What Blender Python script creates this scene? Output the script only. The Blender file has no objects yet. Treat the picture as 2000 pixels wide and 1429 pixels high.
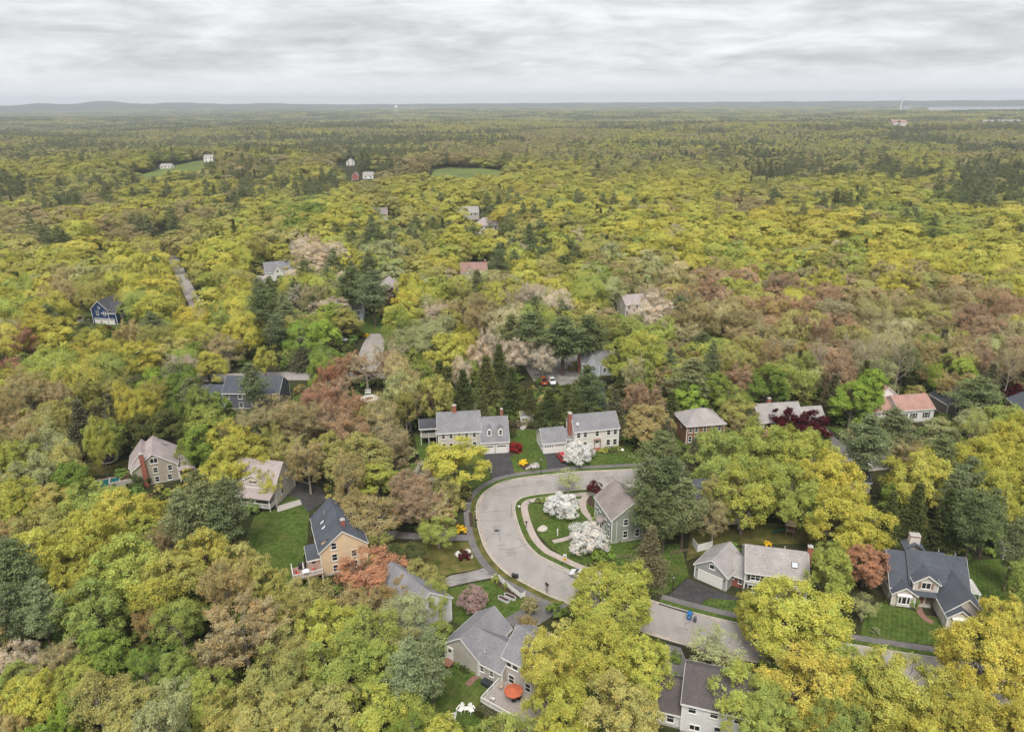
import bpy, bmesh, math, random
import numpy as np
from mathutils import Vector, Matrix

sc = bpy.context.scene
COL = sc.collection
R = math.radians

# ---------------------------------------------------------------- camera
EYE = 84.0                       # drone height above the street, metres
FPX = 1400.0                     # focal length in pixels of the 2000 x 1429 picture
PITCH = math.atan((714.5 - 198.0) / FPX)
ROLL = R(0.4)
cam_data = bpy.data.cameras.new('camera')
cam = bpy.data.objects.new('camera', cam_data)
COL.objects.link(cam)
cam_data.sensor_width = 36.0
cam_data.lens = 36.0 * FPX / 2000.0
cam_data.clip_start = 1.0
cam_data.clip_end = 60000.0
cam.matrix_world = Matrix.Translation((0, 0, EYE)) @ Matrix.Rotation(math.pi / 2 - PITCH, 4, 'X') @ Matrix.Rotation(-ROLL, 4, 'Z')
sc.camera = cam


def at(px, py, z=0.0):
    """the point of the place, at height z, that the picture point (px, py) of the survey photograph looks at"""
    a = (px - 1000.0) / FPX
    b = (714.5 - py) / FPX
    c, s = math.cos(ROLL), math.sin(ROLL)
    a, b = a * c + b * s, -a * s + b * c
    cp, sp = math.cos(PITCH), math.sin(PITCH)
    d = (a, cp + b * sp, -sp + b * cp)
    t = (z - EYE) / d[2]
    return Vector((d[0] * t, d[1] * t, z))


def seen(x, y, z):
    """where a point of the place falls in the picture: px, py, depth"""
    cp, sp = math.cos(PITCH), math.sin(PITCH)
    dz = z - EYE
    zc = y * cp - dz * sp
    if zc < 1:
        return None
    b = (y * sp + dz * cp) / zc
    a = x / zc
    c, s = math.cos(ROLL), math.sin(ROLL)
    a, b = a * c - b * s, a * s + b * c
    return 1000 + FPX * a, 714.5 - FPX * b, zc


# ---------------------------------------------------------------- sky, sun, exposure
SUN_EL, SUN_AZ = R(58), R(185)          # behind the clouds, behind and left of the drone
world = bpy.data.worlds.new('World')
sc.world = world
world.use_nodes = True
nt = world.node_tree
nt.nodes.clear()


def N(tree, kind, **kw):
    n = tree.nodes.new(kind)
    for k, v in kw.items():
        setattr(n, k, v)
    return n


def sky_nodes(nt):
    L = nt.links.new
    out = N(nt, 'ShaderNodeOutputWorld')
    bg = N(nt, 'ShaderNodeBackground')
    bg.inputs['Strength'].default_value = 0.555
    sky = N(nt, 'ShaderNodeTexSky', sky_type='NISHITA', sun_disc=False, sun_elevation=SUN_EL, sun_rotation=SUN_AZ)
    sky_dim = N(nt, 'ShaderNodeVectorMath', operation='SCALE')
    sky_dim.inputs['Scale'].default_value = 0.10
    L(sky.outputs[0], sky_dim.inputs[0])
    tc = N(nt, 'ShaderNodeTexCoord')
    sep = N(nt, 'ShaderNodeSeparateXYZ')
    L(tc.outputs['Generated'], sep.inputs[0])
    # a flat cloud deck: the view direction meets a plane high above
    zc = N(nt, 'ShaderNodeMath', operation='MAXIMUM')
    L(sep.outputs['Z'], zc.inputs[0]); zc.inputs[1].default_value = 0.0
    zs = N(nt, 'ShaderNodeMath', operation='ADD')
    L(zc.outputs[0], zs.inputs[0]); zs.inputs[1].default_value = 0.17
    dx = N(nt, 'ShaderNodeMath', operation='DIVIDE'); dy = N(nt, 'ShaderNodeMath', operation='DIVIDE')
    L(sep.outputs['X'], dx.inputs[0]); L(zs.outputs[0], dx.inputs[1])
    L(sep.outputs['Y'], dy.inputs[0]); L(zs.outputs[0], dy.inputs[1])
    pos = N(nt, 'ShaderNodeCombineXYZ')
    L(dx.outputs[0], pos.inputs['X']); L(dy.outputs[0], pos.inputs['Y']); pos.inputs['Z'].default_value = 3.7

    def noise(scale, detail, rough, dist=0.0, sx=1.0, sy=1.0, off=0.0):
        m = N(nt, 'ShaderNodeMapping')
        m.inputs['Scale'].default_value = (sx, sy, 1)
        m.inputs['Location'].default_value = (off, off * .7, 0)
        n = N(nt, 'ShaderNodeTexNoise')
        n.inputs['Scale'].default_value = scale
        n.inputs['Detail'].default_value = detail
        n.inputs['Roughness'].default_value = rough
        n.inputs['Distortion'].default_value = dist
        L(pos.outputs[0], m.inputs[0]); L(m.outputs[0], n.inputs[0])
        return n.outputs[0]
    big = noise(1.25, 4.0, 0.60, 0.6, 0.85, 1.0, 4.3)
    fine = noise(3.8, 4.5, 0.62, 0.6, 0.9, 1.0, 9.1)
    mix = N(nt, 'ShaderNodeMath', operation='MULTIPLY_ADD')
    L(fine, mix.inputs[0]); mix.inputs[1].default_value = 0.34
    sc1 = N(nt, 'ShaderNodeMath', operation='MULTIPLY')
    L(big, sc1.inputs[0]); sc1.inputs[1].default_value = 0.66
    L(sc1.outputs[0], mix.inputs[2])
    ramp = N(nt, 'ShaderNodeValToRGB')
    e = ramp.color_ramp.elements
    e[0].position, e[0].color = 0.37, (0.46, 0.455, 0.472, 1)
    e[1].position, e[1].color = 0.68, (0.80, 0.80, 0.805, 1)
    m1 = ramp.color_ramp.elements.new(0.48); m1.color = (0.58, 0.575, 0.59, 1)
    m2 = ramp.color_ramp.elements.new(0.565); m2.color = (0.70, 0.695, 0.71, 1)
    L(mix.outputs[0], ramp.inputs[0])
    # low over the horizon the deck runs together into an even pale grey
    low = N(nt, 'ShaderNodeMapRange'); low.inputs['From Min'].default_value = 0.0; low.inputs['From Max'].default_value = 0.05
    low.interpolation_type = 'SMOOTHSTEP'
    L(zc.outputs[0], low.inputs['Value'])
    hor = N(nt, 'ShaderNodeMix', data_type='RGBA')
    hor.inputs['A'].default_value = (0.735, 0.755, 0.79, 1)
    L(low.outputs[0], hor.inputs['Factor']); L(ramp.outputs[0], hor.inputs['B'])
    fin = N(nt, 'ShaderNodeMix', data_type='RGBA')
    fin.inputs['Factor'].default_value = 0.94
    L(sky_dim.outputs[0], fin.inputs['A']); L(hor.outputs['Result'], fin.inputs['B'])
    L(fin.outputs['Result'], bg.inputs['Color']); L(bg.outputs[0], out.inputs[0])


sky_nodes(nt)
sun_data = bpy.data.lights.new('sun', 'SUN')
sun_data.energy = 1.5
sun_data.angle = R(28)
sun_data.color = (1.0, 0.935, 0.83)
sun = bpy.data.objects.new('sun', sun_data)
COL.objects.link(sun)
sun.rotation_euler = (R(90) - SUN_EL, 0, R(180) - SUN_AZ)
sc.view_settings.view_transform = 'Standard'
sc.view_settings.look = 'None'
sc.view_settings.gamma = 1.0
sc.view_settings.exposure = 1.28
sc.view_settings.use_curve_mapping = False
sc.render.engine = 'CYCLES'
cy = sc.cycles
cy.use_denoising = True
cy.max_bounces = 4
cy.diffuse_bounces = 3
cy.glossy_bounces = 2
cy.transmission_bounces = 2
cy.transparent_max_bounces = 6
cy.volume_bounces = 0
cy.caustics_reflective = False
cy.caustics_refractive = False
cy.volume_step_rate = 4.0
cy.use_adaptive_sampling = True
cy.adaptive_threshold = 0.02
world.cycles.sampling_method = 'NONE'

# ---------------------------------------------------------------- materials
MATS = {}


def srgb(r, g, b):
    def f(c):
        c /= 255.0
        return c / 12.92 if c <= 0.04045 else ((c + 0.055) / 1.055) ** 2.4
    return (f(r), f(g), f(b))


def mat(name, col, rough=0.8, var=0.12, scale=2.0, bump=0.0, spec=0.3, stretch=None, metal=0.0, col2=None, scale2=0.25, var2=0.0):
    """plain surface with two octaves of colour variation over it"""
    m = bpy.data.materials.new(name)
    m.use_nodes = True
    t = m.node_tree
    L = t.links.new
    b = t.nodes['Principled BSDF']
    b.inputs['Roughness'].default_value = rough
    b.inputs['Specular IOR Level'].default_value = spec
    b.inputs['Metallic'].default_value = metal
    tc = N(t, 'ShaderNodeTexCoord')
    mp = N(t, 'ShaderNodeMapping')
    if stretch:
        mp.inputs['Scale'].default_value = stretch
    L(tc.outputs['Object'], mp.inputs[0])
    n = N(t, 'ShaderNodeTexNoise')
    n.inputs['Scale'].default_value = scale
    n.inputs['Detail'].default_value = 5
    L(mp.outputs[0], n.inputs[0])
    r = N(t, 'ShaderNodeValToRGB')
    e = r.color_ramp.elements
    c2 = col2 or tuple(min(1, c * (1 + var)) for c in col)
    c1 = tuple(c * (1 - var) for c in col)
    e[0].position, e[0].color = 0.3, (*c1, 1)
    e[1].position, e[1].color = 0.7, (*c2, 1)
    L(n.outputs[0], r.inputs[0])
    src = r.outputs[0]
    if var2:
        n2 = N(t, 'ShaderNodeTexNoise')
        n2.inputs['Scale'].default_value = scale2
        n2.inputs['Detail'].default_value = 3
        L(tc.outputs['Object'], n2.inputs[0])
        mr = N(t, 'ShaderNodeMapRange')
        mr.inputs['From Min'].default_value, mr.inputs['From Max'].default_value = 0.3, 0.7
        mr.inputs['To Min'].default_value, mr.inputs['To Max'].default_value = 1 - var2, 1 + var2
        L(n2.outputs[0], mr.inputs[0])
        vm = N(t, 'ShaderNodeVectorMath', operation='SCALE')
        L(src, vm.inputs[0]); L(mr.outputs[0], vm.inputs['Scale'])
        src = vm.outputs[0]
    L(src, b.inputs['Base Color'])
    if bump:
        bp = N(t, 'ShaderNodeBump')
        bp.inputs['Strength'].default_value = bump
        bp.inputs['Distance'].default_value = 0.05
        L(n.outputs[0], bp.inputs['Height']); L(bp.outputs[0], b.inputs['Normal'])
    MATS[name] = m
    return m


def siding(name, col, vertical=False, rough=0.75):
    """clapboards: fine even courses with a little weathering"""
    m = mat(name, col, rough, 0.06, 0.6, var2=0.05, scale2=0.15)
    t = m.node_tree
    L = t.links.new
    b = t.nodes['Principled BSDF']
    tc = N(t, 'ShaderNodeTexCoord')
    w = N(t, 'ShaderNodeTexWave', wave_type='BANDS', bands_direction='X' if vertical else 'Z', wave_profile='SAW')
    w.inputs['Scale'].default_value = 2.2 if not vertical else 0.9
    L(tc.outputs['Object'], w.inputs[0])
    bp = N(t, 'ShaderNodeBump')
    bp.inputs['Strength'].default_value = 0.5
    bp.inputs['Distance'].default_value = 0.03
    L(w.outputs['Fac'], bp.inputs['Height']); L(bp.outputs[0], b.inputs['Normal'])
    return m


def shingle(name, col, streak=0.14):
    m = mat(name, col, 0.9, 0.20, 2.6, var2=streak, scale2=0.35, bump=0.4, stretch=(1, 2.2, 2.2), spec=0.2)
    return m


def leaf_mat(name, translucency=0.33):
    m = bpy.data.materials.new(name)
    m.use_nodes = True
    t = m.node_tree
    L = t.links.new
    t.nodes.clear()
    out = N(t, 'ShaderNodeOutputMaterial')
    tint = N(t, 'ShaderNodeAttribute', attribute_type='INSTANCER', attribute_name='tint')
    sh = N(t, 'ShaderNodeAttribute', attribute_type='GEOMETRY', attribute_name='shade')
    mul = N(t, 'ShaderNodeVectorMath', operation='MULTIPLY')
    L(tint.outputs['Color'], mul.inputs[0]); L(sh.outputs['Color'], mul.inputs[1])
    d = N(t, 'ShaderNodeBsdfDiffuse')
    tr = N(t, 'ShaderNodeBsdfTranslucent')
    L(mul.outputs[0], d.inputs[0]); L(mul.outputs[0], tr.inputs[0])
    mx = N(t, 'ShaderNodeMixShader')
    mx.inputs[0].default_value = translucency
    L(d.outputs[0], mx.inputs[1]); L(tr.outputs[0], mx.inputs[2]); L(mx.outputs[0], out.inputs[0])
    MATS[name] = m
    return m


W_TRIM = mat('white_trim', (0.80, 0.80, 0.79), 0.6, 0.03, 1.0)
GLASS = mat('window_glass', (0.025, 0.028, 0.032), 0.08, 0.2, 0.8, spec=0.6)
BRICK = mat('red_brick', (0.33, 0.12, 0.085), 0.9, 0.35, 5.0, bump=0.5)
CONCRETE = mat('concrete', (0.42, 0.40, 0.38), 0.9, 0.12, 2.0)
DARK = mat('dark_metal', (0.03, 0.03, 0.032), 0.5, 0.1, 2.0)
WOOD = mat('weathered_wood', (0.22, 0.16, 0.12), 0.85, 0.25, 3.0)
WOOD_RED = mat('reddish_wood', (0.27, 0.14, 0.10), 0.85, 0.2, 3.0)
RUBBER = mat('rubber', (0.02, 0.02, 0.02), 0.8, 0.1)
CHROME = mat('bright_metal', (0.6, 0.6, 0.62), 0.3, 0.05, metal=0.8)
LEAF = leaf_mat('leaf')
NEEDLE = leaf_mat('needle', 0.15)
PETAL = leaf_mat('petal', 0.3)
BARK = mat('grey_bark', (0.17, 0.145, 0.12), 0.95, 0.3, 4.0)
BARK_PALE = mat('pale_bark', (0.34, 0.30, 0.26), 0.95, 0.2, 4.0)
BARK_PINE = mat('pine_bark', (0.13, 0.095, 0.075), 0.95, 0.3, 4.0)


# ---------------------------------------------------------------- mesh helpers
class MB:
    def __init__(self):
        self.v, self.f = [], []

    def add(self, vs, fs, M=None):
        o = len(self.v)
        self.v += [tuple(M @ Vector(p)) if M else tuple(p) for p in vs]
        self.f += [tuple(i + o for i in f) for f in fs]
        return self

    def box(self, x0, x1, y0, y1, z0, z1, M=None):
        return self.add([(x0, y0, z0), (x1, y0, z0), (x1, y1, z0), (x0, y1, z0), (x0, y0, z1), (x1, y0, z1), (x1, y1, z1), (x0, y1, z1)],
                        [(3, 2, 1, 0), (4, 5, 6, 7), (0, 1, 5, 4), (1, 2, 6, 5), (2, 3, 7, 6), (3, 0, 4, 7)], M)

    def slab(self, quad, th, M=None):
        """a quad thickened straight down"""
        q = [Vector(p) for p in quad]
        lo = [p - Vector((0, 0, th)) for p in q]
        return self.add(q + lo, [(0, 1, 2, 3), (7, 6, 5, 4), (0, 4, 5, 1), (1, 5, 6, 2), (2, 6, 7, 3), (3, 7, 4, 0)], M)

    def tube(self, p0, p1, r0, r1=None, n=8, M=None, caps=True):
        r1 = r0 if r1 is None else r1
        p0, p1 = Vector(p0), Vector(p1)
        d = (p1 - p0).normalized()
        a = d.orthogonal().normalized()
        b = d.cross(a)
        vs = []
        for p, r in ((p0, r0), (p1, r1)):
            for k in range(n):
                t = 2 * math.pi * k / n
                vs.append(p + (a * math.cos(t) + b * math.sin(t)) * r)
        fs = [(k, (k + 1) % n, n + (k + 1) % n, n + k) for k in range(n)]
        if caps:
            fs += [tuple(range(n))[::-1], tuple(range(n, 2 * n))]
        return self.add(vs, fs, M)

    def lathe(self, prof, n=16, M=None):
        """prof: (r, z) pairs, closed at both ends"""
        vs, fs = [], []
        for r, z in prof:
            for k in range(n):
                t = 2 * math.pi * k / n
                vs.append((r * math.cos(t), r * math.sin(t), z))
        for i in range(len(prof) - 1):
            for k in range(n):
                fs.append((i * n + k, i * n + (k + 1) % n, (i + 1) * n + (k + 1) % n, (i + 1) * n + k))
        fs += [tuple(range(n))[::-1], tuple(range((len(prof) - 1) * n, len(prof) * n))]
        return self.add(vs, fs, M)

    def extrude(self, poly, z0, z1, M=None):
        """a plan outline carried from z0 to z1"""
        n = len(poly)
        vs = [(p[0], p[1], z0) for p in poly] + [(p[0], p[1], z1) for p in poly]
        fs = [tuple(range(n))[::-1], tuple(range(n, 2 * n))] + [(k, (k + 1) % n, n + (k + 1) % n, n + k) for k in range(n)]
        return self.add(vs, fs, M)

    def mesh(self, name, m, smooth=False):
        me = bpy.data.meshes.new(name)
        me.from_pydata(self.v, [], self.f)
        for x in (m if isinstance(m, (list, tuple)) else [m]):
            me.materials.append(x)
        if smooth:
            me.polygons.foreach_set('use_smooth', [True] * len(me.polygons))
        me.update()
        return me

    def build(self, name, m, parent=None, smooth=False):
        o = bpy.data.objects.new(name, self.mesh(name, m, smooth))
        COL.objects.link(o)
        o.parent = parent
        return o


def tag(o, label=None, cat=None, group=None, kind=None):
    for k, v in (('label', label), ('category', cat), ('group', group), ('kind', kind)):
        if v:
            o[k] = v
    return o


def empty(name, loc=(0, 0, 0), rz=0.0):
    o = bpy.data.objects.new(name, None)
    COL.objects.link(o)
    o.location = loc
    o.rotation_euler = (0, 0, rz)
    o.empty_display_size = 0.5
    return o


def bevel(o, w=0.03, seg=2):
    bm = bmesh.new()
    bm.from_mesh(o.data)
    bmesh.ops.remove_doubles(bm, verts=bm.verts, dist=1e-4)
    bmesh.ops.bevel(bm, geom=list(bm.edges), offset=w, segments=seg, affect='EDGES', clamp_overlap=True)
    bm.to_mesh(o.data)
    bm.free()
    return o

# ================================================================ the setting
rng = np.random.default_rng(7)


def at_ground(px_, py_):
    z = 0.0
    for _ in range(12):
        p = at(px_, py_, z)
        z = .5 * z + .5 * float(terrain(p.x, p.y))
    return at(px_, py_, z)


def smooth(a, b, x):
    t = np.clip((np.asarray(x, float) - a) / (b - a), 0, 1)
    return t * t * (3 - 2 * t)


RISES = [((-58.0, 850.0), 12.0, 95.0), ((-395.0, 900.0), 11.0, 130.0)]     # two slopes that carry the far meadows


def terrain(x, y):
    """height of the ground: level round the houses, rolling beyond, low hills far off, a bay to the right"""
    x = np.asarray(x, float); y = np.asarray(y, float)
    r = np.hypot(x, y)
    az = np.degrees(np.arctan2(x, np.maximum(y, 1e-6)))
    far = smooth(380, 1300, r)
    z = far * (5.0 * np.sin(x / 210 + 1.3) * np.cos(y / 260 + .4) + 4.5 * np.sin(y / 330 + x / 700) + 3.0 * np.sin((x + y) / 120.0 + 2.0))
    z += smooth(1500, 3500, r) * (9 * np.sin(x / 900 + 2.2) * np.sin(y / 800 + .5) + 6 * np.cos(x / 420 - y / 600))
    z += smooth(700, 2500, r) * -6
    hills = smooth(9000, 11500, r)
    prof = (50 + 74 * np.exp(-((az + 27.9) / 1.9) ** 2) + 50 * np.exp(-((az + 31.5) / 1.4) ** 2) + 50 * np.exp(-((az + 23.4) / 2.0) ** 2) + 38 * np.exp(-((az + 34.6) / 1.2) ** 2)
            + 30 * np.exp(-((az + 18.0) / 3.2) ** 2) + 4 * np.sin(az * 1.7) + 3 * np.sin(az * 4.1 + 1))
    z = z * (1 - hills) + hills * prof
    for (bx, by_), am, sg in RISES:
        z = z + am * np.exp(-((x - bx) ** 2 + (y - by_) ** 2) / (2 * sg * sg))
    bay = bay_mask(x, y)
    return z * (1 - bay) - 14 * bay


def bay_mask(x, y):
    x = np.asarray(x, float); y = np.asarray(y, float)
    r = np.hypot(x, y)
    az = np.degrees(np.arctan2(x, np.maximum(y, 1e-6)))
    bay = smooth(27.0, 31.0, az) * smooth(4300, 4900, r) * (1 - smooth(10200, 11200, r)) + 0.9 * smooth(8.0, 12.0, az) * smooth(7900, 8300, r) * (1 - smooth(10200, 11000, r)) * (1 - smooth(24, 28, az))
    return np.clip(bay, 0, 1)


# ---- ground: one sheet out to the horizon
FLOOR = mat('forest_floor', (0.036, 0.032, 0.016), 1.0, 0.35, 0.35, col2=(0.045, 0.055, 0.015), var2=0.25, scale2=0.05)


def ground_sheet():
    rad = np.concatenate([np.linspace(0, 300, 31)[1:], np.geomspace(310, 15000, 110)])
    ang = np.radians(np.concatenate([np.arange(-52, 52, 0.75), np.arange(52, 308, 6.0)]))
    na, nr = len(ang), len(rad)
    A, RR = np.meshgrid(ang, rad)
    X, Y = RR * np.sin(A), RR * np.cos(A)
    Z = terrain(X, np.where(np.cos(A) > 0, Y, 1e-3)) * (np.cos(A) > -0.1)
    v = np.stack([X, Y, Z], -1).reshape(-1, 3)
    v = np.vstack([v, [[0, 0, 0]]])
    f = []
    for i in range(nr - 1):
        for j in range(na):
            k = (j + 1) % na
            f.append((i * na + j, i * na + k, (i + 1) * na + k, (i + 1) * na + j))
    c = len(v) - 1
    f += [(c, (j + 1) % na, j) for j in range(na)]
    me = bpy.data.meshes.new('ground')
    me.from_pydata(v.tolist(), [], f)
    me.materials.append(FLOOR)
    me.polygons.foreach_set('use_smooth', [True] * len(me.polygons))
    o = bpy.data.objects.new('ground', me)
    COL.objects.link(o)
    tag(o, 'brown and green woodland ground between the houses and under the trees', kind='structure')


ground_sheet()
WATER = mat('bay_water', (0.16, 0.19, 0.21), 0.12, 0.05, 0.01, spec=0.6)
wm = MB()
wa = [at(1310, 201.5, -4), at(1430, 199.8, -4), at(1560, 198.8, -4), at(1700, 198.2, -4)]
az_r = [(9, 7400), (14, 7400), (20, 7300), (25, 6400), (27.5, 4700), (30, 4150), (34, 4100), (42, 4100), (42, 11800), (34, 11800), (28, 11800), (20, 11600), (9, 11200)]
wm.add([(r * math.sin(R(a)), r * math.cos(R(a)), -7.0) for a, r in az_r], [tuple(range(len(az_r)))])
tag(wm.build('water', WATER), 'pale grey bay of water near the horizon', kind='structure')

OPEN = []          # plan outlines where no wild tree stands


def open_area(pts, margin=0.0):
    OPEN.append((np.array([(p[0], p[1]) for p in pts]), margin))


def inside(poly, x, y):
    n = len(poly)
    c = np.zeros(np.shape(x), bool)
    j = n - 1
    for i in range(n):
        xi, yi = poly[i]; xj, yj = poly[j]
        hit = ((yi > y) != (yj > y)) & (x < (xj - xi) * (y - yi) / ((yj - yi) or 1e-9) + xi)
        c ^= hit
        j = i
    return c


def near_poly(poly, x, y):
    """distance from the points to the outline"""
    d = np.full(np.shape(x), 1e9)
    n = len(poly)
    for i in range(n):
        a, b = poly[i], poly[(i + 1) % n]
        ab = b - a
        t = np.clip(((x - a[0]) * ab[0] + (y - a[1]) * ab[1]) / max(ab @ ab, 1e-9), 0, 1)
        d = np.minimum(d, np.hypot(x - a[0] - t * ab[0], y - a[1] - t * ab[1]))
    return d


def is_open(x, y):
    x = np.asarray(x, float); y = np.asarray(y, float)
    r = np.zeros(x.shape, bool)
    for poly, mrg in OPEN:
        lo, hi = poly.min(0) - mrg, poly.max(0) + mrg
        box = (x > lo[0]) & (x < hi[0]) & (y > lo[1]) & (y < hi[1])
        if not box.any():
            continue
        k = np.where(box)[0]
        q = inside(poly, x[k], y[k])
        if mrg > 0:
            q |= near_poly(poly, x[k], y[k]) < mrg
        r[k] |= q
    return r


def sheet(name, pts, z, m, label, kind='structure', margin=0.0, free=True, parent=None):
    """a thin flat sheet with the given plan outline, draped at height z over the ground"""
    bm = bmesh.new()
    vs = [bm.verts.new((p[0], p[1], z)) for p in pts]
    bm.faces.new(vs)
    bmesh.ops.triangulate(bm, faces=bm.faces[:])
    bmesh.ops.recalc_face_normals(bm, faces=bm.faces[:])
    me = bpy.data.meshes.new(name)
    bm.to_mesh(me); bm.free()
    me.materials.append(m)
    if me.polygons[0].normal.z < 0:
        me.flip_normals()
    o = bpy.data.objects.new(name, me)
    COL.objects.link(o)
    o.parent = parent
    if parent is None:
        tag(o, label, kind=kind)
    if free:
        open_area(pts, margin)
    return o


def px(*pp, z=0.0):
    return [at(a, b, z) for a, b in pp]


def spline(pts, step=1.2):
    """points along a smooth curve through pts"""
    P_ = [Vector((p[0], p[1])) for p in pts]
    P_ = [P_[0] * 2 - P_[1]] + P_ + [P_[-1] * 2 - P_[-2]]
    out = []
    for i in range(1, len(P_) - 2):
        p0, p1, p2, p3 = P_[i - 1:i + 3]
        n = max(2, int((p2 - p1).length / step))
        for k in range(n):
            t = k / n
            out.append(0.5 * ((2 * p1) + (p2 - p0) * t + (2 * p0 - 5 * p1 + 4 * p2 - p3) * t * t + (3 * p1 - p0 - 3 * p2 + p3) * t ** 3))
    out.append(P_[-2])
    return out


def offset(line, d):
    """the line moved d metres to its left"""
    out = []
    n = len(line)
    for i, p in enumerate(line):
        t = (line[min(i + 1, n - 1)] - line[max(i - 1, 0)]).normalized()
        out.append(p + Vector((-t.y, t.x)) * d)
    return out


def ribbon(name, left, right, z, m, label, kind='structure', margin=0.5, h=0.0, parent=None, free=True):
    mb = MB()
    n = len(left)
    if h == 0:
        mb.add([(p.x, p.y, z) for p in left] + [(p.x, p.y, z) for p in right], [(i, i + 1, n + i + 1, n + i) for i in range(n - 1)])
    else:
        for zz in (z, z + h):
            mb.v += [(p.x, p.y, zz) for p in left] + [(p.x, p.y, zz) for p in right]
        for i in range(n - 1):
            a, b, c, d = i, i + 1, n + i + 1, n + i
            mb.f += [(2 * n + a, 2 * n + b, 2 * n + c, 2 * n + d), (a, 2 * n + a, 2 * n + b, b), (d, c, 2 * n + c, 2 * n + d)]
    o = mb.build(name, m, parent)
    if parent is None:
        tag(o, label, kind=kind)
    if free:
        # open in short runs so that a long curve keeps tight bounds
        for i in range(0, n - 1, 12):
            j = min(i + 12, n - 1)
            open_area([(p.x, p.y) for p in left[i:j + 1]] + [(p.x, p.y) for p in right[i:j + 1]][::-1], margin)
    return o


LAWN = mat('lawn_grass', (0.052, 0.098, 0.018), 1.0, 0.25, 1.1, col2=(0.098, 0.138, 0.032), var2=0.18, scale2=0.22, bump=0.5, spec=0.1)
def stripes(m, amount=.10, scale=.42, turn=.5):
    t = m.node_tree
    L = t.links.new
    b = t.nodes['Principled BSDF']
    src = b.inputs['Base Color'].links[0].from_socket
    tc = N(t, 'ShaderNodeTexCoord'); mp = N(t, 'ShaderNodeMapping'); mp.inputs['Rotation'].default_value = (0, 0, turn)
    w = N(t, 'ShaderNodeTexWave', wave_type='BANDS', bands_direction='X'); w.inputs['Scale'].default_value = scale; w.inputs['Distortion'].default_value = 2.5; w.inputs['Detail Scale'].default_value = .6
    L(tc.outputs['Object'], mp.inputs[0]); L(mp.outputs[0], w.inputs[0])
    mr = N(t, 'ShaderNodeMapRange'); mr.inputs['To Min'].default_value = 1 - amount; mr.inputs['To Max'].default_value = 1 + amount
    L(w.outputs['Fac'], mr.inputs[0])
    v = N(t, 'ShaderNodeVectorMath', operation='SCALE'); L(src, v.inputs[0]); L(mr.outputs[0], v.inputs['Scale']); L(v.outputs[0], b.inputs['Base Color'])
    # yellowish worn spots
    n = N(t, 'ShaderNodeTexNoise'); n.inputs['Scale'].default_value = .16; n.inputs['Detail'].default_value = 6; n.inputs['Roughness'].default_value = .65
    L(tc.outputs['Object'], n.inputs[0])
    r = N(t, 'ShaderNodeMapRange'); r.inputs['From Min'].default_value = .52; r.inputs['From Max'].default_value = .72; r.inputs['To Max'].default_value = .55
    L(n.outputs[0], r.inputs[0])
    mx = N(t, 'ShaderNodeMix', data_type='RGBA'); L(r.outputs[0], mx.inputs['Factor']); L(v.outputs[0], mx.inputs['A']); mx.inputs['B'].default_value = (.15, .135, .05, 1)
    L(mx.outputs['Result'], b.inputs['Base Color'])


stripes(LAWN)
LAWN_DRY = mat('patchy_grass', (0.065, 0.095, 0.016), 1.0, 0.25, 0.5, col2=(0.165, 0.135, 0.052), var2=0.2, scale2=0.3, bump=0.5, spec=0.1)
MEADOW = mat('meadow_grass', (0.13, 0.165, 0.052), 1.0, 0.25, 0.04, spec=0.1)
ASPHALT_OLD = mat('old_asphalt', (0.315, 0.296, 0.288), 0.95, 0.09, 0.5, var2=0.10, scale2=0.10, spec=0.15, stretch=(1, .35, 1))
ASPHALT_NEW = mat('dark_asphalt', (0.060, 0.058, 0.062), 0.95, 0.2, 1.2, var2=0.15, scale2=0.3, spec=0.2)
ASPHALT_MID = mat('worn_asphalt', (0.155, 0.148, 0.150), 0.95, 0.15, 0.9, var2=0.15, scale2=0.3, spec=0.2)
ASPHALT_PATCHY = mat('cracked_drive', (0.25, 0.235, 0.23), 0.95, 0.35, 0.8, var2=0.2, scale2=0.35, spec=0.2, stretch=(0.5, 1.6, 1))
WALK = mat('pinkish_concrete', (0.40, 0.345, 0.315), 0.95, 0.10, 1.2, var2=0.08, scale2=0.4)
KERB = mat('granite_kerb', (0.47, 0.44, 0.42), 0.9, 0.12, 3.0)
MULCH = mat('bark_mulch', (0.060, 0.038, 0.028), 1.0, 0.35, 4.0, bump=0.6)
TAR = mat('tar_seam', (0.085, 0.08, 0.08), 0.8, 0.2, 3.0)
BRICK_PATH = mat('brick_paving', (0.24, 0.135, 0.11), 0.95, 0.3, 4.0)
STONE = mat('field_stone', (0.34, 0.33, 0.31), 0.95, 0.25, 2.0, bump=0.5)
GRAVEL = mat('pale_gravel', (0.40, 0.37, 0.35), 1.0, 0.2, 1.0)

# ---- the curving street: outer edge (far and left side) from right to left round the bend and back to the right
outer_px = [(1700, 884), (1480, 901), (1225, 916), (1130, 920.5), (1075, 926), (1030, 931), (1000, 936), (975, 943), (955, 954), (938, 969), (929.5, 990),
            (930, 1012), (935, 1038), (943, 1063), (955, 1085), (969, 1102), (987, 1119), (1006, 1130.5), (1030, 1143), (1052, 1154.5), (1088, 1171),
            (1150, 1196), (1225, 1224), (1303, 1250), (1400, 1276), (1500, 1299), (1660, 1330), (1850, 1362), (2080, 1398)]
outer = spline([at(*p) for p in outer_px])
WIDTH = 8.7
inner = offset(outer, WIDTH)
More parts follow.
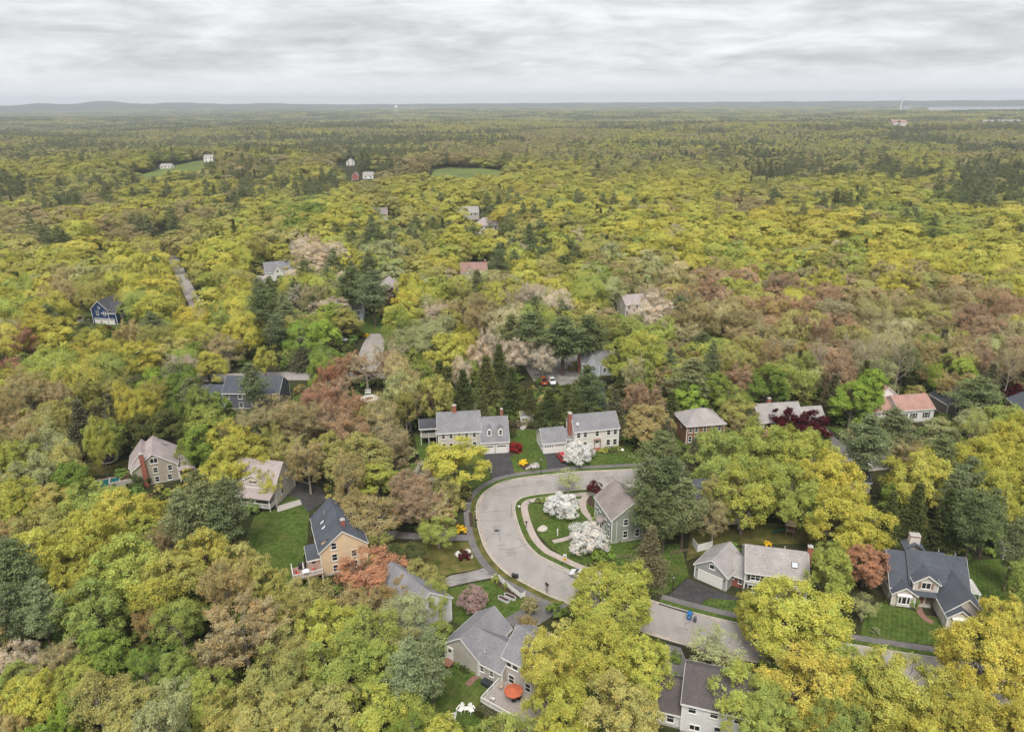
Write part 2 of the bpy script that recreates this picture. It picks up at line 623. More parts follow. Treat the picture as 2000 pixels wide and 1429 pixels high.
# keep the short inside of the bend from folding over itself
def unfold(line, ref, d):
    out = []
    for p in line:
        out.append(p)
    return out
road = ribbon('road', outer, inner, 0.04, ASPHALT_OLD, 'pale curving residential street with dark tar seams', margin=1.5)
ribbon('kerb', offset(outer, 0.0), offset(outer, 0.17), 0.0, KERB, 'low granite kerb along the outside of the bend', h=0.13, free=False)
ribbon('kerb', offset(outer, WIDTH - 0.17), offset(outer, WIDTH), 0.0, KERB, 'pale granite kerb along the inside of the bend', h=0.14, free=False)


def near_index(line, p):
    return min(range(len(line)), key=lambda i: (line[i] - Vector((p[0], p[1]))).length)


def sub(line, a, b):
    i, j = near_index(line, at(*a)), near_index(line, at(*b))
    if i > j:
        i, j = j, i
    return line[i:j + 1]


# verge and pavements (the inner one of pinkish concrete, the outer one of dark asphalt)
bend_in = sub(outer, (1400, 907), (1190, 1214))
ribbon('grass_verge', offset(bend_in, WIDTH + 0.02), offset(bend_in, WIDTH + 1.25), 0.10, LAWN, 'strip of grass between kerb and concrete pavement')
ribbon('pavement', offset(bend_in, WIDTH + 1.25), offset(bend_in, WIDTH + 2.75), 0.11, WALK, 'pinkish concrete pavement round the inside of the bend')
up = sub(outer, (1480, 901), (937, 975))
ribbon('grass_verge', offset(up, -0.02), offset(up, -1.15), 0.08, LAWN, 'strip of grass between the kerb and the far asphalt pavement')
ribbon('pavement', offset(up, -1.15), offset(up, -2.5), 0.085, ASPHALT_MID, 'dark asphalt pavement in front of the two white houses')
dn = sub(outer, (937, 975), (1095, 1174))
ribbon('grass_verge', offset(dn, -0.02), offset(dn, -1.2), 0.08, LAWN_DRY, 'brownish strip of grass along the outside kerb')
ribbon('pavement', offset(dn, -1.2), offset(dn, -2.6), 0.085, ASPHALT_MID, 'dark asphalt pavement outside the bend')
low_in = sub(outer, (1260, 1236), (1950, 1380))
ribbon('grass_verge', offset(low_in, WIDTH + 0.02), offset(low_in, WIDTH + 1.1), 0.10, LAWN, 'strip of grass beside the lower kerb')
ribbon('pavement', offset(low_in, WIDTH + 1.1), offset(low_in, WIDTH + 2.5), 0.11, ASPHALT_MID, 'dark asphalt pavement below the grey garage house')

# ---- tar seams on the street, each a thin raised line
seams = [[(1127, 923), (1135, 935), (1134.5, 945), (1133, 952)], [(1163, 922), (1168, 929), (1170, 936)], [(1175, 921), (1184, 930), (1189, 942), (1192, 950)],
         [(1197, 926), (1206, 933), (1216, 941)], [(1054, 931), (1062, 938), (1068, 943)], [(1020, 937), (1023, 943)], [(935, 1000), (990, 997)], [(966, 966), (1005, 970)],
         [(998, 984), (999, 1000), (996, 1012)], [(937, 1016), (978, 1017)], [(949, 1057), (954, 1048), (962, 1043), (985, 1042), (1000, 1045)], [(976, 1042), (977, 1050), (975, 1056)],
         [(965, 1066), (985, 1064)], [(975, 1073), (1000, 1072), (1018, 1066), (1034, 1062)], [(1010, 1050), (1022, 1061), (1030, 1072)], [(1010, 992), (1012, 1008), (1009, 1030)],
         [(1068, 1146), (1090, 1139), (1112, 1132), (1118, 1124)], [(1072, 1104), (1090, 1114), (1108, 1121)], [(1337, 1222), (1345, 1216), (1352, 1209)], [(1150, 935), (1190, 933), (1225, 934)],
         [(1075, 928), (1120, 940), (1160, 952)], [(960, 962), (990, 952), (1030, 947)]]
for s_ in seams:
    rs = random.Random(len(s_) + int(s_[0][0]))
    pts_ = px(*s_)
    mid_ = []
    for a_, b_ in zip(pts_[:-1], pts_[1:]):
        mid_.append(a_)
        n_ = max(2, int((b_ - a_).length / 0.9))
        for k_ in range(1, n_):
            q_ = a_.lerp(b_, k_ / n_)
            mid_.append(Vector((q_.x + rs.gauss(0, .16), q_.y + rs.gauss(0, .16), 0)))
    mid_.append(pts_[-1])
    ln = spline(mid_, 0.3)
    w = rs.uniform(0.025, 0.05)
    ribbon('tar_seam', offset(ln, w), offset(ln, -w), 0.046, TAR, None, parent=road, free=False)
PATCH = mat('patched_asphalt', (0.272, 0.257, 0.252), 0.95, 0.12, 1.0, spec=0.15)
SAND = mat('gutter_sand', (0.36, 0.315, 0.26), 1.0, 0.2, 1.2, var2=.15, scale2=.3)
for i, pp in enumerate([[(940, 985), (951, 981), (954, 995), (942, 998)], [(1045, 940), (1060, 936), (1066, 946), (1050, 950)], [(985, 1075), (1003, 1070), (1010, 1082), (992, 1089)], [(1085, 1148), (1102, 1143), (1110, 1152), (1094, 1158)], [(1180, 930), (1200, 928), (1203, 940), (1184, 943)],
                        [(962, 1026), (978, 1025), (980, 1040), (964, 1042)], [(1320, 1222), (1345, 1228), (1338, 1240), (1314, 1233)], [(1000, 950), (1013, 946), (1016, 952), (1004, 957)]]):
    sheet('asphalt_patch', px(*pp), 0.043, PATCH, None, free=False, parent=road)
for a_, b_ in ((0.2, 0.75), (WIDTH - 0.6, WIDTH - 0.19)):
    ribbon('gutter_sand', offset(outer, a_), offset(outer, b_), 0.0425, SAND, None, parent=road, free=False)
drain = MB()
p = at(970, 1036)
drain.box(p.x - .45, p.x + .45, p.y - .35, p.y + .35, 0.0, 0.052)
for k in range(6):
    drain.box(p.x - .4 + k * .14, p.x - .34 + k * .14, p.y - .3, p.y + .3, 0.05, 0.06)
drain.build('storm_drain', DARK, road)

# ---- other streets glimpsed among the trees
def lane(pp, w, m, label, name='road', z=0.04):
    ln = spline([at(*q) for q in pp], 3)
    return ribbon(name, offset(ln, w / 2), offset(ln, -w / 2), z, m, label, margin=2.5)


lane([(20, 735), (200, 740), (412, 738), (560, 734), (680, 735), (790, 728), (900, 712), (1010, 706), (1130, 700), (1300, 690)], 7.5, ASPHALT_OLD, 'pale street behind the dark grey house')
lane([(717, 731), (722, 700), (733, 668), (745, 652)], 8.5, ASPHALT_OLD, 'pale side street climbing from the bend behind the bare trees')
lane([(300, 440), (334, 497), (350, 530), (372, 575), (388, 610), (370, 640), (330, 660), (285, 672), (220, 690)], 5.4, ASPHALT_OLD, 'pale lane winding past the blue house')
lane([(596, 300), (625, 318), (655, 338), (690, 360)], 7, ASPHALT_OLD, 'distant pale road on the left hillside')
lane([(1075, 742), (1060, 720), (1050, 706)], 11, ASPHALT_PATCHY, 'wide pale drive with two parked pickups', 'driveway', 0.05)
lane([(1120, 750), (1100, 725), (1090, 707)], 9, ASPHALT_PATCHY, 'pale drive beside the blue-grey house', 'driveway', 0.055)

# ---- driveways, lawns, beds
def area(name, pp, z, m, label, margin=0.6, **k):
    return sheet(name, px(*pp), z, m, label, margin=margin, **k)


area('driveway', [(945, 887), (995, 884), (1008, 935), (976, 944), (962, 935)], 0.055, ASPHALT_NEW, 'dark driveway of the two-dormer garage house')
area('driveway', [(1064, 886), (1104, 883), (1112, 921), (1072, 928)], 0.055, ASPHALT_NEW, 'dark driveway with the red car')
area('driveway', [(1343, 1129), (1366, 1139), (1401, 1153), (1440, 1166), (1438, 1172), (1385, 1168), (1375, 1173), (1353, 1201), (1285, 1180), (1310, 1160)], 0.055, ASPHALT_NEW, 'wide black driveway of the grey garage house')
area('driveway', [(700, 1028), (800, 1040), (890, 1044), (938, 1044), (940, 1056), (885, 1056), (790, 1052), (690, 1046)], 0.05, ASPHALT_MID, 'grey driveway leading left to the peach house')
area('driveway', [(862, 1133), (880, 1124), (925, 1115), (948, 1108), (966, 1113), (985, 1121), (958, 1129), (920, 1136), (868, 1148)], 0.055, ASPHALT_PATCHY, 'cracked grey driveway of the white house')
area('driveway', [(985, 1208), (1040, 1178), (1090, 1168), (1110, 1182), (1060, 1215), (1020, 1240)], 0.055, ASPHALT_MID, 'pale driveway in front of the grey L-shaped house')
area('driveway', [(1302, 1257), (1330, 1265), (1345, 1300), (1335, 1345), (1300, 1345), (1292, 1300)], 0.055, ASPHALT_MID, 'brownish driveway beside the dark roofed white house')
area('driveway', [(530, 965), (545, 945), (580, 936), (625, 950), (640, 975), (602, 1000), (590, 985), (585, 972)], 0.055, ASPHALT_NEW, 'dark turning area between peach house and porch house')
area('driveway', [(150, 625), (165, 622), (172, 660), (160, 690), (140, 690)], 0.055, ASPHALT_MID, 'grey drive left of the blue house')
area('driveway', [(1660, 898), (1690, 884), (1745, 880), (1742, 908), (1690, 910)], 0.055, GRAVEL, 'pale stretch of street seen through the pine')
area('driveway', [(1610, 830), (1625, 850), (1690, 895), (1665, 902), (1610, 868)], 0.05, ASPHALT_MID, 'grey drive right of the two dark red trees')
area('lawn', [(1000, 838), (1052, 838), (1050, 866), (1064, 888), (1074, 926), (1006, 935), (996, 884), (992, 850)], 0.03, LAWN, 'bright lawn between the two driveways')
area('lawn', [(1105, 884), (1215, 870), (1240, 868), (1260, 905), (1225, 912), (1115, 919)], 0.03, LAWN, 'green front lawn of the white colonial house')
area('lawn', [(808, 845), (830, 850), (858, 880), (943, 888), (960, 932), (940, 950), (880, 960), (820, 900)], 0.03, LAWN, 'lawn under the yellow-green tree beside the dormer house')
area('lawn', [(1023, 984), (1045, 971), (1150, 958), (1240, 950), (1262, 1058), (1205, 1080), (1142, 1103), (1112, 1092), (1080, 1072), (1055, 1047), (1033, 1013)], 0.03, LAWN, 'green corner lawn inside the bend')
area('lawn', [(1205, 1075), (1330, 1060), (1345, 1125), (1300, 1160), (1270, 1155), (1180, 1125)], 0.032, LAWN, 'lawn between the spruce and the grey garage')
area('lawn', [(1386, 1168), (1440, 1172), (1600, 1190), (1620, 1232), (1480, 1226), (1352, 1196), (1376, 1174)], 0.034, LAWN, 'bright clipped lawn in front of the grey garage house')
area('lawn', [(1690, 1185), (1735, 1172), (1800, 1200), (1905, 1215), (1900, 1262), (1810, 1258), (1680, 1243)], 0.034, LAWN, 'dark green front lawn of the many-gabled house')
area('lawn', [(1880, 1095), (1960, 1090), (2000, 1110), (2000, 1180), (1895, 1165)], 0.033, LAWN, 'shaded lawn beside the pergola')
area('lawn', [(1350, 1035), (1480, 1020), (1600, 1030), (1600, 1062), (1470, 1062), (1420, 1065), (1340, 1095)], 0.031, LAWN_DRY, 'shaded back lawn with swing set')
area('lawn', [(500, 1002), (592, 986), (604, 1002), (600, 1060), (592, 1090), (605, 1130), (640, 1140), (560, 1150), (500, 1090), (480, 1050)], 0.03, LAWN, 'green back lawn left of the peach house')
area('lawn', [(535, 965), (580, 966), (588, 980), (535, 985)], 0.031, LAWN, 'small grass patch by the porch walk')
area('lawn', [(690, 1062), (938, 1058), (958, 1086), (966, 1100), (930, 1112), (880, 1120), (860, 1130), (760, 1090)], 0.03, LAWN_DRY, 'patchy yellow-green lawn with the dark red shrub')
area('lawn', [(868, 1150), (965, 1131), (1030, 1150), (1080, 1172), (1030, 1195), (985, 1212), (930, 1230), (885, 1215)], 0.032, LAWN, 'striped lawn with two raised beds')
area('lawn', [(845, 1310), (900, 1300), (960, 1330), (1040, 1390), (1030, 1440), (820, 1440), (830, 1360)], 0.03, LAWN, 'back lawn with white garden chairs')
area('lawn', [(140, 905), (252, 898), (255, 925), (150, 930)], 0.03, LAWN_DRY, 'lawn behind the swimming pool')
area('lawn', [(712, 620), (740, 612), (752, 640), (735, 655), (690, 660), (680, 640)], 0.03, LAWN, 'small bright lawn below the tall pines')
area('lawn', [(1095, 708), (1135, 705), (1134, 725), (1098, 722)], 0.045, LAWN, 'grass patch by the blue-grey house')
area('lawn', [(205, 632), (240, 634), (238, 660), (205, 655)], 0.045, LAWN, 'small lawn in front of the blue house')
area('lawn', [(1612, 832), (1700, 842), (1690, 872), (1640, 850)], 0.03, LAWN, 'shaded lawn by the bright green tree')
area('lawn', [(700, 770), (760, 765), (752, 790), (712, 800)], 0.03, LAWN, 'small lawn with white stone circle')
area('lawn', [(1305, 850), (1345, 868), (1480, 860), (1470, 880), (1300, 885)], 0.03, LAWN, 'lawn in front of the brick house')
area('path', [(541, 988), (586, 975), (590, 985), (542, 1000)], 0.055, CONCRETE, 'pale walk to the white porch', free=False)
gp = spline(px((1150, 960), (1139, 978), (1140, 995), (1152, 1010), (1162, 1018)), .6)
ribbon('path', offset(gp, .75), offset(gp, -.75), 0.06, WALK, 'curved pinkish walk to the green house', free=False)
gp = spline(px((1080, 1058), (1105, 1052), (1125, 1046), (1160, 1038)), .6)
ribbon('path', offset(gp, .6), offset(gp, -.6), 0.062, WALK, 'pinkish walk across the corner lawn', free=False)
gp = spline(px((1792, 1178), (1797, 1195), (1808, 1208), (1822, 1215)), .5)
ribbon('path', offset(gp, .55), offset(gp, -.55), 0.062, BRICK_PATH, 'red brick walk to the many-gabled house', free=False)
gp = spline(px((913, 1338), (925, 1325), (938, 1318), (950, 1312)), .5)
ribbon('path', offset(gp, .5), offset(gp, -.5), 0.062, BRICK_PATH, 'brick walk beside the deck hedge', free=False)
area('planting_bed', [(1043, 982), (1060, 974), (1082, 968), (1084, 980), (1062, 985)], 0.05, MULCH, 'mulched shrub bed at the corner lawn edge', free=False)
area('planting_bed', [(1012, 906), (1040, 905), (1048, 915), (1020, 917)], 0.05, MULCH, 'mulch bed with rocks by the lamp post', free=False)
area('planting_bed', [(993, 884), (1013, 879), (1014, 886), (996, 890)], 0.05, MULCH, 'mulch under the crimson dome shrub', free=False)
area('planting_bed', [(965, 1137), (975, 1133), (1025, 1160), (1017, 1171), (985, 1152)], 0.06, MULCH, 'mulched bed behind the white fence', free=False)
area('planting_bed', [(1021, 1190), (1042, 1180), (1056, 1184), (1042, 1194)], 0.06, MULCH, 'round mulch bed in the striped lawn', free=False)
area('planting_bed', [(1170, 880), (1215, 876), (1216, 882), (1172, 886)], 0.05, MULCH, 'foundation bed of the white colonial house', free=False)
area('planting_bed', [(1735, 1172), (1790, 1180), (1795, 1192), (1765, 1186), (1735, 1180)], 0.06, MULCH, 'mulch bed below the many-gabled house', free=False)
area('planting_bed', [(990, 825), (1050, 820), (1052, 838), (1000, 838)], 0.025, MULCH, 'bare leaf-strewn earth before the shed', free=False)
area('planting_bed', [(1140, 965), (1152, 962), (1178, 1015), (1165, 1020)], 0.05, MULCH, 'shrub bed beside the green house', free=False)
area('planting_bed', [(915, 1001), (922, 1001), (926, 1028), (918, 1030)], 0.09, MULCH, 'dark mulch strip by the black lamp post', free=False)


open_area(px((1640, 1140), (1735, 1135), (1735, 1215), (1650, 1215)), 2.0)


def field(pp, label):
    """meadow sheet following the rolling ground"""
    pts = [at_ground(*p) for p in pp]
    P2 = np.array([(p.x, p.y) for p in pts])
    lo, hi = P2.min(0), P2.max(0)
    n = 34
    gx, gy = np.meshgrid(np.linspace(lo[0], hi[0], n), np.linspace(lo[1], hi[1], n))
    ok = inside(P2, gx.ravel(), gy.ravel()).reshape(n, n)
    z = terrain(gx, gy) + 0.6
    mb = MB()
    mb.v = [(float(a), float(b), float(c)) for a, b, c in zip(gx.ravel(), gy.ravel(), z.ravel())]
    mb.f = [(i * n + j, i * n + j + 1, (i + 1) * n + j + 1, (i + 1) * n + j) for i in range(n - 1) for j in range(n - 1) if ok[i, j] or ok[i + 1, j + 1]]
    tag(mb.build('field', MEADOW, smooth=True), label, kind='structure')
    open_area(pts, 8)


field([(850, 333), (872, 329), (905, 331), (940, 330), (972, 334), (984, 343), (970, 352), (985, 366), (900, 372), (845, 366), (838, 350)], 'distant bright green meadow in a clearing')
field([(280, 342), (305, 333), (335, 328), (365, 320), (392, 316), (416, 318), (418, 330), (390, 338), (372, 350), (330, 366), (290, 372), (272, 356)], 'distant sloping lawn below the white house on the left')

# ================================================================ houses
def lin(*c):
    return srgb(*c)


S_BEIGE = siding('beige_siding', (0.60, 0.555, 0.53))
S_WHITE = siding('white_siding', (0.74, 0.72, 0.69))
S_PURE = siding('bright_white_siding', (0.80, 0.80, 0.81))
S_SAGE = siding('sage_siding', (0.30, 0.335, 0.29))
S_GREY = siding('grey_siding', (0.40, 0.405, 0.41))
S_LGREY = siding('light_grey_siding', (0.50, 0.47, 0.44))
S_CREAM = siding('cream_siding', (0.66, 0.60, 0.55))
S_PEACH = siding('peach_siding', (0.80, 0.60, 0.40))
S_TAN = siding('tan_siding', (0.43, 0.385, 0.32))
S_BLUE = siding('blue_siding', (0.018, 0.05, 0.14))
S_SLATE = siding('slate_siding', (0.14, 0.15, 0.185))
S_PALEBLUE = siding('pale_blue_siding', (0.46, 0.50, 0.55))
S_BRICK = mat('brown_brick', (0.28, 0.145, 0.10), 0.9, 0.25, 4.0, bump=0.4)
S_BROWN = siding('brown_siding', (0.25, 0.21, 0.175))
R_GREY = shingle('grey_shingle', (0.215, 0.215, 0.235))
R_LGREY = shingle('pale_grey_shingle', (0.335, 0.315, 0.315))
R_SLATE = shingle('slate_shingle', (0.085, 0.095, 0.118))
R_TAUPE = shingle('taupe_shingle', (0.245, 0.212, 0.205), 0.18)
R_MAUVE = shingle('mauve_shingle', (0.37, 0.32, 0.325), 0.12)
R_DARK = shingle('dark_brown_shingle', (0.105, 0.092, 0.095))
R_RED = shingle('faded_red_shingle', (0.39, 0.235, 0.205))
R_ROSE = shingle('rose_shingle', (0.30, 0.19, 0.17))
R_BLACK = shingle('charcoal_shingle', (0.07, 0.072, 0.085))
FLASH = mat('metal_flashing', (0.55, 0.55, 0.56), 0.5, 0.05)
SHUT = mat('dark_shutter', (0.035, 0.038, 0.045), 0.7, 0.1)
SHUT_TAN = mat('tan_shutter', (0.33, 0.23, 0.185), 0.7, 0.1)
DOOR_WHITE = mat('white_door', (0.78, 0.77, 0.75), 0.5, 0.04)
SKYLIGHT = mat('skylight_glass', (0.55, 0.60, 0.68), 0.1, 0.08, 0.6, spec=0.6)
DECKING = mat('grey_decking', (0.33, 0.30, 0.285), 0.9, 0.15, 3.0)


class House:
    def __init__(self, name, label, x, y, deg, wall, roof, trim=W_TRIM, cat='house'):
        self.r = empty(name, (x, y, 0), R(deg))
        tag(self.r, label, cat)
        self.wall, self.roof, self.trim = wall, roof, trim
        self.x, self.y, self.a = x, y, R(deg)
        self.shared = {}
        self.F = Matrix.Identity(4)

    def turn(self, lx=0.0, ly=0.0, deg=0.0):
        """lay out what follows on a frame turned against the house"""
        self.F = Matrix.Translation((lx, ly, 0)) @ Matrix.Rotation(R(deg), 4, 'Z')

    def world(self, lx, ly):
        q = self.F @ Vector((lx, ly, 0))
        lx, ly = q.x, q.y
        c, s = math.cos(self.a), math.sin(self.a)
        return (self.x + lx * c - ly * s, self.y + lx * s + ly * c)

    def clear(self, r, m=1.2):
        x0, x1, y0, y1 = r
        open_area([self.world(x0, y0), self.world(x1, y0), self.world(x1, y1), self.world(x0, y1)], m)

    def block(self, r, he, hr, axis='x', wall=None, roof=None, z0=0.0, ov=0.3, gov=0.25, rp=0.5, foundation=True, he2=None, trim=True, walls=True):
        """gabled block on plan r=(x0,x1,y0,y1): eaves at he, ridge at hr along the axis, ridge at share rp of the depth; he2 is the eave of the rear slope"""
        x0, x1, y0, y1 = r
        self.clear(r)
        wall = wall or self.wall
        roof = roof or self.roof
        if axis == 'x':
            M = Matrix.Translation((x0, y0, 0)); Ln, Dp = x1 - x0, y1 - y0
        else:
            M = Matrix.Translation((x1, y0, 0)) @ Matrix.Rotation(R(90), 4, 'Z'); Ln, Dp = y1 - y0, x1 - x0
        M = self.F @ M
        ym = Dp * rp
        hb = he if he2 is None else he2
        if walls:
            w = MB()
            v = [(0, 0, z0), (Ln, 0, z0), (Ln, Dp, z0), (0, Dp, z0), (0, 0, he), (Ln, 0, he), (Ln, Dp, hb), (0, Dp, hb), (0, ym, hr), (Ln, ym, hr)]
            w.add(v, [(0, 1, 5, 4), (2, 3, 7, 6), (3, 0, 4, 8, 7), (1, 2, 6, 9, 5)], M)
            wo = w.build('wall', wall, self.r)
            if foundation and z0 == 0:
                f = MB()
                f.box(-.03, Ln + .03, -.03, Dp + .03, 0, 0.35, M)
                f.build('foundation', CONCRETE, wo)
            if trim:
                for cx, cyy, e in ((0, 0, he), (Ln, 0, he), (Ln, Dp, hb), (0, Dp, hb)):
                    c = MB()
                    c.box(cx - .09, cx + .09, cyy - .09, cyy + .09, max(z0, .36), e - 0.02, M)
                    c.build('corner_board', self.trim, wo)
        s1 = (hr - he) / max(ym, .01)
        s2 = (hr - hb) / max(Dp - ym, .01)
        t = 0.16
        up = 0.03 + t
        ro = MB()
        if ym > .05:
            ro.slab([(-gov, -ov, he - ov * s1 + up), (Ln + gov, -ov, he - ov * s1 + up), (Ln + gov, ym, hr + up), (-gov, ym, hr + up)], t, M)
        if Dp - ym > .05:
            ro.slab([(-gov, ym + .004, hr + up), (Ln + gov, ym + .004, hr + up), (Ln + gov, Dp + ov, hb - ov * s2 + up), (-gov, Dp + ov, hb - ov * s2 + up)], t, M)
        rf = ro.build('roof', roof, self.r)
        if trim:
            k = MB()
            for sx in (-gov - .045, Ln + gov + .005):
                for ya, za, yb, zb in ((-ov, he - ov * s1, ym, hr), (ym, hr, Dp + ov, hb - ov * s2)):
                    if abs(yb - ya) < .1:
                        continue
                    q = [(sx, ya, za + up - .03), (sx + .04, ya, za + up - .03), (sx + .04, yb, zb + up - .03), (sx, yb, zb + up - .03)]
                    k.slab(q, .25, M)
            k.box(-gov, Ln + gov, -ov - .05, -ov - .005, he - ov * s1 - .12, he - ov * s1 + up - .02, M)
            k.box(-gov, Ln + gov, Dp + ov + .005, Dp + ov + .05, hb - ov * s2 - .12, hb - ov * s2 + up - .02, M)
            k.build('fascia', self.trim, rf)
            rc = MB()
            rc.add([(-gov, ym - .22, hr + up - .22 * s1 + .02), (-gov, ym, hr + up + .03), (-gov, ym + .22, hr + up - .22 * s2 + .02),
                    (Ln + gov, ym - .22, hr + up - .22 * s1 + .02), (Ln + gov, ym, hr + up + .03), (Ln + gov, ym + .22, hr + up - .22 * s2 + .02)],
                   [(0, 3, 4, 1), (1, 4, 5, 2)], M)
            rc.build('ridge_cap', roof, rf)
        return rf

    def hip(self, r, he, hr, ridge, wall=None, roof=None, z0=0.0, ov=0.45):
        """hipped block; ridge = inset of the ridge ends from the short sides (ridge along x)"""
        x0, x1, y0, y1 = r
        self.clear(r)
        w = MB()
        w.add([(x0, y0, z0), (x1, y0, z0), (x1, y1, z0), (x0, y1, z0), (x0, y0, he), (x1, y0, he), (x1, y1, he), (x0, y1, he)], [(0, 1, 5, 4), (1, 2, 6, 5), (2, 3, 7, 6), (3, 0, 4, 7)], self.F)
        wo = w.build('wall', wall or self.wall, self.r)
        for cx in (x0, x1):
            for cyy in (y0, y1):
                c = MB()
                c.box(cx - .09, cx + .09, cyy - .09, cyy + .09, z0, he - .02, self.F)
                c.build('corner_board', self.trim, wo)
        ym = (y0 + y1) / 2
        zz = he + .12
        v = [(x0 - ov, y0 - ov, zz), (x1 + ov, y0 - ov, zz), (x1 + ov, y1 + ov, zz), (x0 - ov, y1 + ov, zz), (x0 + ridge, ym, hr + .12), (x1 - ridge, ym, hr + .12)]
        ro = MB().add(v, [(0, 1, 5, 4), (1, 2, 5), (2, 3, 4, 5), (3, 0, 4), (3, 2, 1, 0)], self.F)
        rf = ro.build('roof', roof or self.roof, self.r)
        k = MB()
        k.box(x0 - ov - .04, x1 + ov + .04, y0 - ov - .05, y0 - ov - .003, he - .08, he + .11, self.F)
        k.box(x0 - ov - .04, x1 + ov + .04, y1 + ov + .003, y1 + ov + .05, he - .08, he + .11, self.F)
        k.box(x0 - ov - .05, x0 - ov - .003, y0 - ov, y1 + ov, he - .08, he + .11, self.F)
        k.box(x1 + ov + .003, x1 + ov + .05, y0 - ov, y1 + ov, he - .08, he + .11, self.F)
        k.build('fascia', self.trim, rf)
        h = MB()
        for a, b in ((0, 4), (3, 4), (1, 5), (2, 5), (4, 5)):
            h.tube(v[a], v[b], .09, n=5, M=self.F)
        h.build('hip_cap', roof or self.roof, rf)
        return rf

    # faces: origin and directions on the plan
    def face(self, r, f, out=0.0):
        x0, x1, y0, y1 = r
        if f == 'F':
            return self.F @ Matrix(((1, 0, 0, x0), (0, 1, 0, y0 - out), (0, 0, 1, 0), (0, 0, 0, 1)))
        if f == 'B':
            return self.F @ Matrix(((-1, 0, 0, x1), (0, -1, 0, y1 + out), (0, 0, 1, 0), (0, 0, 0, 1)))
        if f == 'L':      # u runs towards the front
            return self.F @ Matrix(((0, 1, 0, x0 - out), (-1, 0, 0, y1), (0, 0, 1, 0), (0, 0, 0, 1)))
        return self.F @ Matrix(((0, -1, 0, x1 + out), (1, 0, 0, y0), (0, 0, 1, 0), (0, 0, 0, 1)))

    def win(self, r, f, u, z, w=0.9, h=1.4, shut=None, split=1, rail=True, trim=None, out=0.0, sill=True):
        """window with its middle at u along the face and sill at z"""
        M = self.face(r, f, out) @ Matrix.Translation((u, 0, z))
        key = (w, h, split, rail, sill)
        if key not in self.shared:
            c = MB()
            b = 0.11
            c.box(-w / 2 - b, -w / 2, -.07, 0, -b, h + b)
            c.box(w / 2, w / 2 + b, -.07, 0, -b, h + b)
            c.box(-w / 2, w / 2, -.07, 0, h, h + b)
            c.box(-w / 2, w / 2, -.07, 0, -b, 0)
            if sill:
                c.box(-w / 2 - b - .04, w / 2 + b + .04, -.13, -.005, -b - .05, -b + .003)
            for k in range(1, split):
                xx = -w / 2 + w * k / split
                c.box(xx - .05, xx + .05, -.06, 0, .001, h - .001)
            if rail:
                c.box(-w / 2 + .001, w / 2 - .001, -.05, 0, h / 2 - .035, h / 2 + .035)
            g = MB()
            g.box(-w / 2 + .002, w / 2 - .002, -.022, -.004, .002, h - .002)
            self.shared[key] = (c.mesh('window', trim or self.trim), g.mesh('pane', GLASS))
        cm, gm = self.shared[key]
        o = bpy.data.objects.new('window', cm); COL.objects.link(o); o.parent = self.r; o.matrix_local = M
        p_ = bpy.data.objects.new('pane', gm); COL.objects.link(p_); p_.parent = o
        if shut:
            for s in (-1, 1):
                m = MB()
                a = s * (w / 2 + .13 + .22)
                m.box(a - .2, a + .2, -.05, -.003, -.05, h + .05)
                for k in range(5):
                    m.box(a - .16, a + .16, -.065, -.05, .05 + k * h / 5, .05 + (k + .6) * h / 5)
                so = m.build('shutter', shut, self.r); so.matrix_local = M
        return o

    def door(self, r, f, u, w=0.95, h=2.1, m=None, glass=True, z=0.15, surround=True):
        M = self.face(r, f) @ Matrix.Translation((u, 0, z))
        d = MB(); d.box(-w / 2, w / 2, -.05, -.002, 0, h)
        for a, b in ((.15, .75), (.95, 1.35)) if glass else ((.15, .75), (.9, 1.9)):
            for s in (-1, 1):
                d.box(s * w / 4 - w * .17, s * w / 4 + w * .17, -.065, -.05, a, b)
        o = d.build('door', m or DOOR_WHITE, self.r); o.matrix_local = M
        if glass:
            g = MB(); g.box(-w * .33, w * .33, -.06, -.051, 1.42, 1.95); g.build('pane', GLASS, o)
        k = MB(); k.tube((w * .4, -.05, 1.0), (w * .4, -.12, 1.0), .03); k.build('door_handle', DARK, o)
        if surround:
            s_ = MB()
            for sx in (-1, 1):
                s_.box(sx * (w / 2 + .1) - .09, sx * (w / 2 + .1) + .09, -.08, -.003, 0, h + .1)
            s_.box(-w / 2 - .28, w / 2 + .28, -.12, -.002, h + .1, h + .32)
            s_.build('door_surround', self.trim, o)
        return o

    def garage(self, r, f, u, w, h=2.2, lites=True, z=0.06, arch=False, strip=False):
        M = self.face(r, f) @ Matrix.Translation((u, 0, z))
        d = MB(); d.box(-w / 2, w / 2, -.04, -.002, 0, h)
        rows, cols = 4, max(4, int(w / .6))
        for i in range(rows):
            if (lites and i == 3):
                continue
            for j in range(cols):
                a, b = -w / 2 + j * w / cols, h * i / rows
                d.box(a + .05, a + w / cols - .05, -.055, -.04, b + .06, b + h / rows - .06)
        o = d.build('garage_door', DOOR_WHITE, self.r); o.matrix_local = M
        if lites:
            for j in range(1 if strip else 4):
                g = MB()
                if strip:
                    g.box(-w / 2 + .1, w / 2 - .1, -.052, -.041, h * .80, h * .93)
                else:
                    a = -w / 2 + (j + .5) * w / 4
                    g.box(a - w * .075, a + w * .075, -.052, -.041, h * .79, h * .93)
                g.build('pane', GLASS, o)
        t = MB()
        for s in (-1, 1):
            t.box(s * (w / 2 + .08) - .08, s * (w / 2 + .08) + .08, -.07, -.003, 0, h)
        t.box(-w / 2 - .16, w / 2 + .16, -.07, -.003, h, h + .16)
        if arch:
            for s in (-1, 1):
                t.add([(s * w / 2, -.068, h), (s * (w / 2 - .45), -.068, h), (s * w / 2, -.068, h - .35)], [(0, 1, 2)])
        t.build('door_frame', self.trim, o)
        return o

